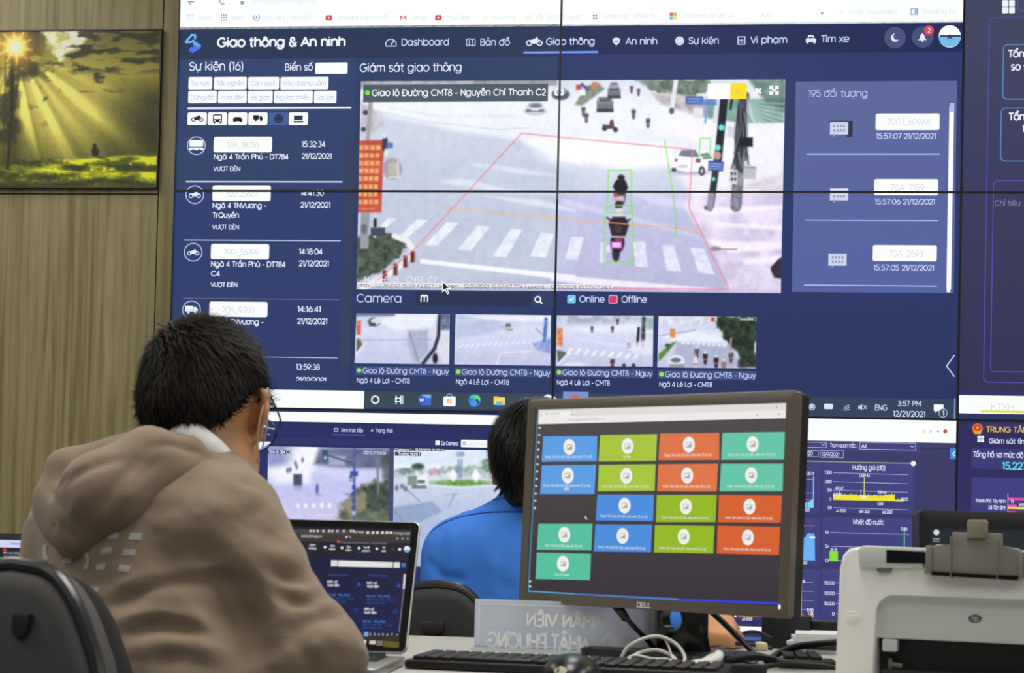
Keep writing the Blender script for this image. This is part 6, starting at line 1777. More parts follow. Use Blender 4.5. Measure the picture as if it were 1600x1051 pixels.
def blob_mesh(name, ells, m, zmin):
    b = bmesh.new()
    for c, r_ in ells:
        bmesh.ops.create_uvsphere(b, u_segments=32, v_segments=20, radius=1.0)
    for v in b.verts:
        v.co = Vector((c[0] + v.co.x * r_[0], c[1] + v.co.y * r_[1], max(zmin, c[2] + v.co.z * r_[2])))
    bmesh.ops.remove_doubles(b, verts=b.verts, dist=1e-5)
    me = bpy.data.meshes.new(name)
    b.to_mesh(me)
    b.free()
    return link(name, me, m, None, True, (c[0], c[1], zmin))


mouse()


def cable(name, pts, r, m, label, n=8, parts=None, group=None):
    P = spline([at(*p) for p in pts], n)
    for p in P:
        p[2] = max(p[2], DZ + r + .0004)
    mb = MB().tube(P, r, 8)
    return tag(mb.obj(name, m, None, True, P[0]), label, 'cable', group)


M_WC = mat('white_cable', (214, 212, 206), .45)
M_CAB = mat('black_cable', (18, 18, 20), .5)
cable('charging_cable', [(968, 1032, 2.42), (984, 1008, 2.42), (1022, 993.5, 2.42), (1054, 1004, 2.42), (1070, 1026, 2.41), (1062, 1038, 2.40), (1034, 1040, 2.39), (1002, 1036, 2.39), (984, 1031, 2.40), (1000, 1019, 2.42), (1026, 1015, 2.43), (1050, 1024, 2.42), (1062, 1037, 2.40), (1080, 1037, 2.40), (1094, 1031, 2.40)], .0024, M_WC, 'white charging cable looped in front of the monitor stand')
cable('usb_cable', [(972, 1036, 2.40), (990, 1024, 2.405), (1020, 1029, 2.40), (1044, 1030, 2.40), (1064, 1040, 2.38), (1090, 1036, 2.385), (1104, 1027, 2.40), (1116, 1021, 2.42)], .0021, M_WC, 'thin white cable lying flat below the white loop')
cable('earphone_cable', [(1036, 994, 2.425), (1044, 1008, 2.42), (1050, 1026, 2.41), (1054, 1036, 2.40)], .0014, M_WC, 'thin white wire hanging down inside the white loop')
aw = MB()
P_ = spline([at(1084, 1041, 2.37), at(1102, 1037, 2.38), at(1119, 1030, 2.39), at(1124, 1021, 2.40)], 8)
for p in P_:
    p[2] = max(p[2], DZ + .009)
aw.tube(P_, .0095, 12, r2=.0068)
tag(aw.obj('power_adapter', mat('white_plastic', (216, 218, 216), .4), None, True, P_[0]), 'small white curved adapter lying right of the white cables', 'adapter')
for nm, pts, r_, lb in (('video_cable', [(966, 948, 2.66), (976, 962, 2.64), (992, 980, 2.64), (1012, 1000, 2.66), (1030, 1022, 2.7)], .0042, 'black cable with thick plug hanging down left of the monitor stand'),
                        ('power_cable', [(1108, 952, 2.72), (1130, 972, 2.72), (1150, 992, 2.72), (1172, 1014, 2.7), (1190, 1032, 2.66), (1210, 1040, 2.6)], .0050, 'thick black cable running diagonally down right of the monitor stand'),
                        ('network_cable', [(1100, 1036, 2.55), (1140, 1029, 2.57), (1180, 1026, 2.58), (1215, 1031, 2.56), (1232, 1036, 2.54)], .0048, 'black cable lying across the desk below the hand'),
                        ('printer_cable', [(1196, 1036, 2.58), (1214, 1022, 2.6), (1240, 1011, 2.6), (1275, 1006, 2.58), (1318, 1003, 2.56)], .0056, 'thick black cable arching towards the printer'),
                        ('signal_cable', [(1180, 1050, 2.46), (1205, 1040, 2.47), (1240, 1037, 2.48), (1280, 1039, 2.47), (1310, 1044, 2.45)], .0036, 'black cable curving along the desk left of the printer\'s foot'),
                        ('thin_wire', [(1135, 1030, 2.6), (1146, 1020, 2.62), (1154, 1022, 2.62), (1158, 1032, 2.6), (1170, 1037, 2.57), (1184, 1034, 2.57)], .0012, 'thin dark wire curling between the black cables'),
                        ('antenna_cable', [(1146, 1006, 2.88), (1160, 990, 2.9), (1176, 986.5, 2.9), (1192, 990, 2.9), (1206, 997, 2.88)], .0030, 'thin black cable arching before the white screen strip'),
                        ('adapter_cable', [(1142, 1004, 2.86), (1165, 1006, 2.86), (1190, 1009, 2.85), (1206, 1013, 2.84)], .0034, 'dark cable lying along the far desk edge beside the hand')):
    cable(nm, pts, r_, M_CAB, lb)
p0, p1 = at(964, 946, 2.662), at(978, 966, 2.638)
pg = tag(MB().tube([p0, p0 * .6 + p1 * .4, p1], .0085, 10, r2=.0065).obj('plug', M_BLACK, None, True, p0), 'thick black plug under the monitor\'s lower edge', 'plug')
pg.parent = bpy.data.objects['video_cable']
pg.location = Vector(p0) - pg.parent.location
del pg['label'], pg['category']


def desk_box(name, u, v, size, yaw, m, label, cat, bev=.003, h0=0.0):
    p = on_desk(u, v)
    R_ = np.array(((math.cos(yaw), -math.sin(yaw), 0), (math.sin(yaw), math.cos(yaw), 0), (0, 0, 1)))
    c = np.array((p[0], p[1], DZ + h0)) + R_ @ np.array((size[0] / 2, size[1] / 2, size[2] / 2 + .0003))
    o = MB().box(c, size, R_, bev).obj(name, m, None, 35, (c[0], c[1], DZ + h0))
    return tag(o, label, cat)


M_PAPER = mat('paper', (224, 224, 226), .8)
desk_box('wall_plug', 1184, 1017, (.018, .03, .014), .2, mat('cream_plastic', (206, 196, 160), .5), 'small cream plug lying between hand and papers', 'plug', .004)
rgp = random.Random(8)
pp = on_desk(1236, 1018)
for k in range(5):
    o = MB()
    sz = (.21, .15, .006)
    a_ = -.1 + rgp.uniform(-.12, .12)
    R_ = np.array(((math.cos(a_), -math.sin(a_), 0), (math.sin(a_), math.cos(a_), 0), (0, 0, 1)))
    c = np.array((pp[0] + .115 + rgp.uniform(-.012, .012), pp[1] + .035, DZ + .0032 + k * .0066))
    o.box(c, sz, R_)
    lbs = ('lowest white booklet of the small stack left of the printer', 'second booklet from the bottom of the white stack', 'middle booklet of the white stack left of the printer', 'fourth booklet from the bottom of the white stack', 'topmost white booklet of the stack left of the printer')
    tag(o.obj('booklet', M_PAPER if k != 1 else mat('dark_cover', (50, 52, 60), .6), None, False, (c[0], c[1], c[2] - .003)), lbs[k], 'booklet', 'white booklets left of the printer')
pb = at(1232, 1004, 2.90)
t = thing('black_box', 'black plastic box standing behind the white booklets', 'box', (pb[0], pb[1], DZ))
R_ = np.array(((math.cos(-.1), -math.sin(-.1), 0), (math.sin(-.1), math.cos(-.1), 0), (0, 0, 1)))
MB().box((pb[0] - .002, pb[1] + .03, DZ + .028), (.082, .06, .056), R_, .003).obj('case', mat('black_satin', (26, 28, 36), .5), t)
MB().box((pb[0] + .075, pb[1] + .035, DZ + .0245), (.07, .05, .048), R_, .003).obj('side_case', M_BLACK, t)
desk_box('power_strip', 1070, 1050, (.115, .03, .012), .02, M_BLACK, 'low black strip lying below the white cables', 'power strip')


# ------------------------------------------------------------------ office chairs
def chair(apex, yaw, tilt, seat_z, label, badge, shc):
    "apex = top of the backrest, rear face; the backrest faces direction yaw"
    S = yaw_surf(apex, yaw, 0)                   # x to the right, n points backwards (to the camera)
    z = S.z * math.cos(tilt) + S.n * math.sin(tilt) * -1
    S = Surf(apex, S.x, z)
    prof = ((0, 0), (.047, .007), (.08, .033), (.104, .067), (.126, .109), (.158, .20), (.180, .30), (.186, .38), (.176, .46), (.15, .52), (.10, .545), (0, .55))
    half = spline([(a, -d, 0) for a, d in prof], 4)
    ol = [(p[0], p[1]) for p in half]
    full = [(-a, b) for a, b in ol[1:-1]][::-1]
    out = [(a, b) for a, b in ol] + full         # clockwise seen from the rear
    out = out[::-1]
    base = np.array((apex[0], apex[1], 0)) - S.n * np.array((1, 1, 0)) * .26
    t = thing('office_chair', label, 'chair', base)
    shell = MB()
    # rear shell, slightly domed: rings shrinking towards the middle
    n = len(out)
    cen = (0, -.28)
    vs, fs = [], []
    rings = ((1.0, -.012), (.985, .004), (.96, .012), (.90, .0145), (.7, .018), (.4, .021), (.12, .022))
    for k, h in rings:
        vs += [S.w(cen[0] + (a - cen[0]) * k, cen[1] + (b - cen[1]) * k, h) for a, b in out]
    for r_ in range(len(rings) - 1):
        fs += [(r_ * n + i, r_ * n + (i + 1) % n, (r_ + 1) * n + (i + 1) % n, (r_ + 1) * n + i) for i in range(n)]
    fs.append(tuple((len(rings) - 1) * n + i for i in range(n)))
    vs += [S.w(a, b, -.03) for a, b in out]
    q0 = len(rings) * n
    fs += [(q0 + (i + 1) % n, i + 0 if False else q0 + i, i, (i + 1) % n) for i in range(n)]
    shell.add(vs, fs)
    M_SH = mat('chair_shell', shc, .55, bump=(900, .25))
    shell.obj('back_shell', M_SH, t, 50)
    rim = [S.w(a * 1.0, b, .002) for a, b in out]
    MB().tube(rim + [rim[0]], .0085, 10, cap=False).obj('rim', mat('chair_rim', (40, 41, 42), .28), t)
    cu = MB()
    vs, fs = [], []
    for k, h in ((.97, -.03), (1.0, -.042), (.985, -.06), (.9, -.075), (.6, -.082), (.2, -.084)):
        vs += [S.w(cen[0] + (a - cen[0]) * k, cen[1] + (b - cen[1]) * k, h) for a, b in out]
    for r_ in range(5):
        fs += [(r_ * n + (i + 1) % n, r_ * n + i, (r_ + 1) * n + i, (r_ + 1) * n + (i + 1) % n) for i in range(n)]
    fs.append(tuple(5 * n + i for i in range(n))[::-1])
    cu.add(vs, fs)
    M_FAB = mat('chair_fabric', (28, 28, 31), .9, bump=(1200, .4))
    cu.obj('back_cushion', M_FAB, t, 60)
    if badge:
        bw, bh, bz = badge
        sh = [(-bw, 0), (bw, 0), (bw, -bh * .62), (bw * .62, -bh * .88), (0, -bh), (-bw * .62, -bh * .88), (-bw, -bh * .62)]
        MB().prism(S, [(a + (.034 if bw < .02 else 0), b - bz) for a, b in sh][::-1], .016, .0235, bev=.0012).obj('badge', mat('chair_badge', (34, 33, 34), .35), t)
    fw = -S.n * np.array((1, 1, 0))
    fw /= np.linalg.norm(fw)
    sc = np.array((apex[0], apex[1], 0)) + fw * .28
    Rm = np.array((S.x, fw, (0, 0, 1))).T
    MB().box((sc[0], sc[1], seat_z - .03), (.46, .44, .06), Rm, .025, 4).obj('seat', M_FAB, t)
    MB().box((sc[0], sc[1], seat_z - .075), (.22, .22, .03), Rm, .006).obj('seat_plate', M_BLACK, t)
    pb_ = S.w(0, -.42, -.0)
    MB().tube(spline([sc + np.array((0, 0, seat_z - .075)) - fw * .05, sc + np.array((0, 0, seat_z - .08)) - fw * .20, S.w(0, -.53, .035), S.w(0, -.40, .028)], 6), .018, 10).obj('back_bracket', M_BLACK, t)
    MB().lathe((sc[0], sc[1], .09), (0, 0, 1), [(.03, 0), (.03, .14), (.02, .15), (.02, seat_z - .18)], 16).obj('gas_lift', M_BLACK, t)
    for k in range(5):
        a = 2 * math.pi * k / 5 + .3
        d = np.array((math.cos(a), math.sin(a), 0))
        e = sc + d * .28
        MB().tube([sc + np.array((0, 0, .105)), e + np.array((0, 0, .075))], .020, 8, r2=.013).obj('base_arm', M_BLACK, t)
        MB().lathe(e + np.array((-d[1], d[0], 0)) * .012 + np.array((0, 0, .028)), (-d[1], d[0], 0), [(.0275, -.022), (.0278, -.02), (.0278, -.002), (.0275, 0)], 18).obj('caster', M_BLACK, t)
    return t


ap = at(27, 882, 1.78)
chair(ap, -.33, .16, .46, 'grey office chair with rounded back carrying the man in the brown hoodie', (.0105, .026, .052), (66, 63, 63))
ap = at(683, 912.5, 3.13)
chair(ap, -.05, .12, .45, 'black office chair seen between the laptop and the name plate', (.021, .026, .07), (24, 24, 26))

# ------------------------------------------------------------------ people: soft-body modelling
def s_cap(p0, p1, r0, r1=None):
    return ('c', np.array(p0, float), np.array(p1, float), r0, r0 if r1 is None else r1)


def s_ell(c, r, R=None):
    return ('e', np.array(c, float), np.array(r, float), np.eye(3) if R is None else np.array(R))


def sdf(P, prims, k):
    d = None
    for q in prims:
        kk = k
        if q[0] == 'k':
            kk, q = q[1], q[2]
        if q[0] == 'c':
            _, a, b, r0, r1 = q
            ba = b - a
            h = np.clip((P - a) @ ba / (ba @ ba + 1e-12), 0, 1)
            e = np.sqrt(((P - a - h[..., None] * ba) ** 2).sum(-1)) - (r0 + (r1 - r0) * h)
        else:
            _, c, r, R = q
            L = (P - c) @ R
            k0 = np.sqrt(((L / r) ** 2).sum(-1))
            k1 = np.sqrt(((L / r ** 2).astype(P.dtype) ** 2).sum(-1)) + 1e-9
            e = k0 * (k0 - 1) / k1
        if d is None:
            d = e
        else:
            h = np.clip(.5 + .5 * (d - e) / kk, 0, 1)
            d = d * (1 - h) + e * h - kk * h * (1 - h)
    return d


def bounds(prims, pad):
    lo, hi = [], []
    for q in prims:
        q = q[2] if q[0] == 'k' else q
        if q[0] == 'c':
            for p, r in ((q[1], q[3]), (q[2], q[4])):
                lo.append(p - r); hi.append(p + r)
        else:
            m = q[2].max()
            lo.append(q[1] - m); hi.append(q[1] + m)
    return np.min(lo, 0) - pad, np.max(hi, 0) + pad


def nets(fn, lo, hi, h):
    "surface nets over the box lo..hi with cell h"
    n = np.ceil((hi - lo) / h).astype(int) + 1
    ax = [lo[i] + h * np.arange(n[i]) for i in range(3)]
    G = np.empty((n[0], n[1], n[2]), np.float32)
    Y, Z = np.meshgrid(ax[1], ax[2], indexing='ij')
    for i0 in range(0, n[0], 16):
        xs = ax[0][i0:i0 + 16]
        P = np.empty((len(xs),) + Y.shape + (3,), np.float32)
        P[..., 0] = xs[:, None, None]; P[..., 1] = Y; P[..., 2] = Z
        G[i0:i0 + 16] = fn(P)
    ins = G < 0
    c = [G[i:n[0] - 1 + i, j:n[1] - 1 + j, k:n[2] - 1 + k] for i in (0, 1) for j in (0, 1) for k in (0, 1)]
    cnt = sum((q < 0).astype(np.int8) for q in c)
    act = (cnt > 0) & (cnt < 8)
    ids = -np.ones(act.shape, int)
    idx = np.argwhere(act)
    ids[act] = np.arange(len(idx))
    acc = np.zeros((len(idx), 3)); num = np.zeros(len(idx))
    cor = [(i, j, k) for i in (0, 1) for j in (0, 1) for k in (0, 1)]
    vals = [q[act].astype(float) for q in c]
    for a in range(8):
        for b in range(a + 1, 8):
            if sum(abs(cor[a][m] - cor[b][m]) for m in range(3)) != 1:
                continue
            va, vb = vals[a], vals[b]
            m = (va < 0) != (vb < 0)
            t = np.where(m, va / np.where(m, va - vb, 1), 0)
            for x in range(3):
                acc[:, x] += np.where(m, cor[a][x] + t * (cor[b][x] - cor[a][x]), 0)
            num += m
    V = lo + h * (idx + acc / num[:, None])
    F_ = []
    for x in range(3):
        y, z = (x + 1) % 3, (x + 2) % 3
        s0 = [slice(None)] * 3; s1 = [slice(None)] * 3
        s0[x] = slice(0, -1); s1[x] = slice(1, None)
        e = ins[tuple(s0)] != ins[tuple(s1)]
        flip = ins[tuple(s0)]
        E = np.argwhere(e)
        ok = (E[:, y] > 0) & (E[:, z] > 0) & (E[:, y] < n[y] - 1) & (E[:, z] < n[z] - 1)
        E = E[ok]
        fl = flip[E[:, 0], E[:, 1], E[:, 2]]
        def g(dy, dz):
            q = E.copy(); q[:, y] += dy; q[:, z] += dz
            return ids[q[:, 0], q[:, 1], q[:, 2]]
        Q = np.stack([g(-1, -1), g(0, -1), g(0, 0), g(-1, 0)], 1)
        Q[~fl] = Q[~fl][:, ::-1]
        F_.append(Q)
    return V, np.vstack(F_)


def soft(prims, k, h, extra=None, pad=.03):
    lo, hi = bounds(prims, pad)
    fn = lambda P: sdf(P, prims, k)
    if extra:
        fn = lambda P: extra(P, sdf(P, prims, k))
    V, Q = nets(fn, lo, hi, h)
    # relax once along the surface
    for _ in range(2):
        s = np.zeros_like(V); n = np.zeros(len(V))
        for a in range(4):
            b = (a + 1) % 4
            np.add.at(s, Q[:, a], V[Q[:, b]]); np.add.at(s, Q[:, b], V[Q[:, a]])
            np.add.at(n, Q[:, a], 1); np.add.at(n, Q[:, b], 1)
        V = V * .5 + .5 * s / n[:, None]
    return V, Q


def vnormals(V, Q):
    N = np.cross(V[Q[:, 2]] - V[Q[:, 0]], V[Q[:, 3]] - V[Q[:, 1]])
    n = np.zeros_like(V)
    for a in range(4):
        np.add.at(n, Q[:, a], N)
    return n / (np.linalg.norm(n, axis=1)[:, None] + 1e-12)


def hit(bvh, u, v):
    d = at(u, v, 1.0) - CAM
    h = bvh.ray_cast(Vector(CAM), Vector(d).normalized())
    return None if h[0] is None else (np.array(h[0]), np.array(h[1]))


def folds(V, Q, specs, fade=True):
    "press creases (negative) and raise ridges (positive) along lines picked on the surface"
    bvh = BVHTree.FromPolygons([tuple(p) for p in V], [tuple(q) for q in Q])
    N = vnormals(V, Q)
    D = np.zeros(len(V))
    for pts, amp, w in specs:
        P = [hit(bvh, *p) for p in spline([(u, v, 0) for u, v in pts], 5) for p in [(p[0], p[1])]]
        P = np.array([p[0] for p in P if p is not None])
        if len(P) < 2:
            continue
        d = np.full(len(V), 9.0); tt = np.zeros(len(V))
        for i in range(len(P) - 1):
            a, ba = P[i], P[i + 1] - P[i]
            t_ = np.clip((V - a) @ ba / (ba @ ba + 1e-12), 0, 1)
            e = np.sqrt(((V - a - t_[:, None] * ba) ** 2).sum(-1))
            tt = np.where(e < d, (i + t_) / (len(P) - 1), tt)
            d = np.minimum(d, e)
        f = np.sin(np.pi * np.clip(tt, .02, .98)) ** .5 if fade else 1.0
        D += amp * np.exp(-(d / w) ** 2) * f
    return V + N * D[:, None]


def to_obj(name, V, Q, m, parent, smooth=True):
    me = bpy.data.meshes.new(name)
    me.from_pydata(V.tolist(), [], Q.tolist())
    return link(name, me, m, parent, smooth)


def rot_axes(yaw, pitch=0.0, roll=0.0):
    "columns right, forward, up; yaw > 0 turns to the right, pitch < 0 looks down"
    f = np.array((math.sin(yaw) * math.cos(pitch), math.cos(yaw) * math.cos(pitch), math.sin(pitch)))
    r = np.array((math.cos(yaw), -math.sin(yaw), 0))
    u = np.cross(r, f)
    c, s = math.cos(roll), math.sin(roll)
    return np.array((r * c - u * s, f, u * c + r * s)).T


def head_prims(O, R):
    P = lambda x, y, z: O + R @ np.array((x, y, z))
    E = lambda c, r: s_ell(P(*c), r, R)
    K = lambda k, q: ('k', k, q)
    pr = [E((0, -.012, .035), (.077, .097, .086)), E((0, .036, -.03), (.063, .066, .085)), E((0, .058, -.082), (.044, .042, .034)),
          K(.02, E((.048, .03, -.062), (.018, .034, .03))), K(.02, E((-.048, .03, -.062), (.018, .034, .03))),
          K(.015, s_cap(P(0, .100, .012), P(0, .118, -.028), .008, .013)), K(.012, E((.014, .108, -.032), (.009, .010, .008))), K(.012, E((-.014, .108, -.032), (.009, .010, .008))),
          K(.01, s_cap(P(-.02, .099, -.060), P(.02, .099, -.060), .006)), K(.01, s_cap(P(-.017, .098, -.070), P(.017, .098, -.070), .007)),
          K(.015, s_cap(P(-.05, .088, .030), P(-.012, .099, .028), .009)), K(.015, s_cap(P(.012, .099, .028), P(.05, .088, .030), .009))]
    for s in (-1, 1):
        pr.append(K(.006, E((s * .031, .088, .008), (.012, .010, .007))))
        # ears: rim, lobe
        a = [P(s * .074, .008, -.026), P(s * .079, -.004, -.030), P(s * .086, -.018, .0), P(s * .088, -.030, .024), P(s * .083, -.002, .031), P(s * .077, .010, .022)]
        for i in range(5):
            pr.append(K(.006, s_cap(a[i], a[i + 1], .0055 + .001 * (i < 1), .0055)))
        pr.append(K(.008, s_cap(P(s * .075, .004, -.006), P(s * .080, -.006, .012), .010, .011)))
    return pr


def hand_prims(wr, d, nrm, side, L=.185, curl=.9, spread=.10, thumb_in=.5):
    "wrist, direction, back-of-hand normal, thumb side; five fingers of different length"
    d, nrm = np.array(d, float), np.array(nrm, float)
    d /= np.linalg.norm(d)
    nrm = nrm - d * (nrm @ d); nrm /= np.linalg.norm(nrm)
    sd = np.cross(d, nrm)
    if sd @ np.array(side) < 0:
        sd = -sd
    K = lambda k, q: ('k', k, q)
    pr = [s_cap(wr - d * .02, wr + d * .02, .026, .027)]
    pl = L * .52
    for s, l in ((.030, .94), (.010, 1.0), (-.011, .97), (-.030, .88)):
        pr.append(K(.018, s_cap(wr + d * .02 + sd * s * .7, wr + d * pl * l + sd * s, .0155, .0125)))
    for s, l, r_ in ((.031, .86, .0088), (.0105, .97, .0092), (-.0105, .90, .0088), (-.031, .70, .0078)):
        p = wr + d * pl * (.94 if abs(s) > .02 else 1.0) + sd * s + nrm * .003
        a = 0.0
        for j, fr in enumerate((.42, .30, .24)):
            a += curl * (.95, 1.05, .7)[j]
            dr = d * math.cos(a) - nrm * math.sin(a) + sd * (s * spread * 8)
            dr /= np.linalg.norm(dr)
            q = p + dr * L * .48 * l * fr
            pr.append(K(.003 if j else .007, s_cap(p, q, r_ * (1.06 - .07 * j), r_ * (1.0 - .08 * j))))
            p = q
    p = wr + d * .022 + sd * .026 - nrm * .004
    q = p + (d * .62 + sd * .62 * (1 - thumb_in) - nrm * .42) * .046
    r2 = q + (d * .85 - sd * .25 * thumb_in - nrm * .30) * .032
    r3 = r2 + (d * .9 - sd * .35 * thumb_in - nrm * .15) * .026
    pr += [K(.012, s_cap(p, q, .015, .0115)), K(.004, s_cap(q, r2, .0110, .0100)), K(.004, s_cap(r2, r3, .0100, .0082))]
    return pr


def hair_mesh(O, R, thick, line, h=.0045, extra=(), rx=.077):
    P = lambda x, y, z: O + R @ np.array((x, y, z))
    pr = [s_ell(P(0, -.012, .035), (rx + thick, .097 + thick, .086 + thick * 1.05), R)] + list(extra)
    if not extra:
        pr.append(s_cap(P(0, -.05, -.01), P(0, -.045, -.06), .062 + thick * .4, .052 + thick * .3))
    ys, zs = zip(*line)

    def cut(Pt, d):
        L = (Pt - O) @ R
        z0 = np.interp(L[..., 1], ys, zs).astype(np.float32)
        a = (z0 - L[..., 2]) * .75
        k = .008
        hh = np.clip(.5 - .5 * (a - d) / k, 0, 1)
        return a * (1 - hh) + d * hh + k * hh * (1 - hh)
    return soft(pr, .03, h, cut)


def strands(V, Q, O, R, whorl, n, ln, wd, lift, seed, zmin=-.2, line=None, down=.45):
    rg = np.random.RandomState(seed)
    N = vnormals(V, Q)
    L = (V - O) @ R
    ok = np.where(L[:, 2] > zmin)[0]
    W_ = O + R @ np.array(whorl)
    vs, fs = [], []
    up = R[:, 2]
    for i in rg.choice(ok, n):
        p, nn = V[i], N[i]
        away = p - W_
        t_ = away - nn * (away @ nn)
        t_ = t_ / (np.linalg.norm(t_) + 1e-6) * 1.0 - up * down + rg.randn(3) * .22
        t_ -= nn * (t_ @ nn)
        t_ /= np.linalg.norm(t_) + 1e-9
        b = np.cross(t_, nn)
        l_ = ln * (.6 + .8 * rg.rand())
        lf = lift * rg.rand()
        p = p - nn * .002 + rg.randn(3) * .0012
        q1 = p + t_ * l_ * .5 + nn * (.0022 + lf * l_ * .45)
        q2 = p + t_ * l_ + nn * (lf * l_ * .9 - .001)
        if line is not None:
            q_ = (q2 - O) @ R
            if q_[2] < np.interp(q_[1], line[0], line[1]) + .003:
                continue
        k = len(vs)
        w = wd * (.7 + .6 * rg.rand())
        vs += [p - b * w, p + b * w, q1 + b * w * .8, q1 - b * w * .8, q2]
        fs += [(k, k + 1, k + 2, k + 3), (k + 3, k + 2, k + 4)]
    return vs, fs


def hair_obj(V, Q, st, m, parent):
    vs, fs = st
    me = bpy.data.meshes.new('hair')
    k = len(V)
    me.from_pydata(V.tolist() + [tuple(p) for p in vs], [], Q.tolist() + [tuple(i + k for i in f) for f in fs])
    return link('hair', me, m, parent, True)


def skin_mat(name, col):
    m, t, p = nt_mat(name)
    p.inputs['Base Color'].default_value = tuple(lin(col)) + (1,)
    p.inputs['Roughness'].default_value = .48
    p.inputs['Subsurface Weight'].default_value = .12
    p.inputs['Subsurface Radius'].default_value = (.012, .005, .003)
    p.inputs['Subsurface Scale'].default_value = .5
    n = t.nodes.new('ShaderNodeTexNoise')
    n.inputs['Scale'].default_value = 260
    b = t.nodes.new('ShaderNodeBump')
    b.inputs['Strength'].default_value = .06
    b.inputs['Distance'].default_value = .002
    t.links.new(n.outputs['Fac'], b.inputs['Height'])
    t.links.new(b.outputs['Normal'], p.inputs['Normal'])
    return m


M_SKIN = skin_mat('skin', (208, 152, 108))
M_HAIR = mat('black_hair', (17, 14, 13), .6, 0, .18, vary=(45, (34, 26, 21)))
M_HAIR2 = mat('straight_black_hair', (13, 12, 13), .42, 0, .25)
M_HOOD = mat('hoodie_fleece', (142, 124, 104), .92, 0, .2, bump=(520, .25), vary=(14, (150, 130, 112)), sheen=.25)
M_TEE = mat('white_cotton', (248, 249, 248), .85)
M_TRO = mat('dark_trousers', (38, 40, 48), .9)
M_SHOE = mat('black_shoe', (24, 24, 26), .5)
M_BLUE = mat('blue_shirt', (70, 134, 232), .8, 0, .25, bump=(900, .12), vary=(9, (62, 124, 222)))


def legs(t, hip, fwd, right, seat, foot_out=.02):
    "trousers and shoes of a seated figure"
    pr = []
    fw, rt = np.array(fwd), np.array(right)
    for s in (-1, 1):
        h = np.array((hip[0], hip[1], seat + .085)) + rt * s * .085
        k = h + fw * .40 + rt * s * .05 + np.array((0, 0, -.015))
        a = np.array((k[0], k[1], .10)) + fw * (.02 + foot_out)
        pr += [s_cap(h, k, .084, .062), s_cap(k, a, .062, .046)]
        sh = MB()
        Vs, Qs = soft([s_cap(a + np.array((0, 0, -.055)) - fw * .03, a + np.array((0, 0, -.065)) + fw * .15, .042, .034)], .02, .008, lambda P, d: np.maximum(d, (.004 - P[..., 2])))
        to_obj('shoe', Vs, Qs, M_SHOE, t)
    pr.append(s_ell(np.array((hip[0], hip[1], seat + .10)), (.17, .13, .10), np.array((rt, fw, (0, 0, 1))).T))
    V, Q = soft(pr, .04, .011)
    to_obj('trousers', V, Q, M_TRO, t)


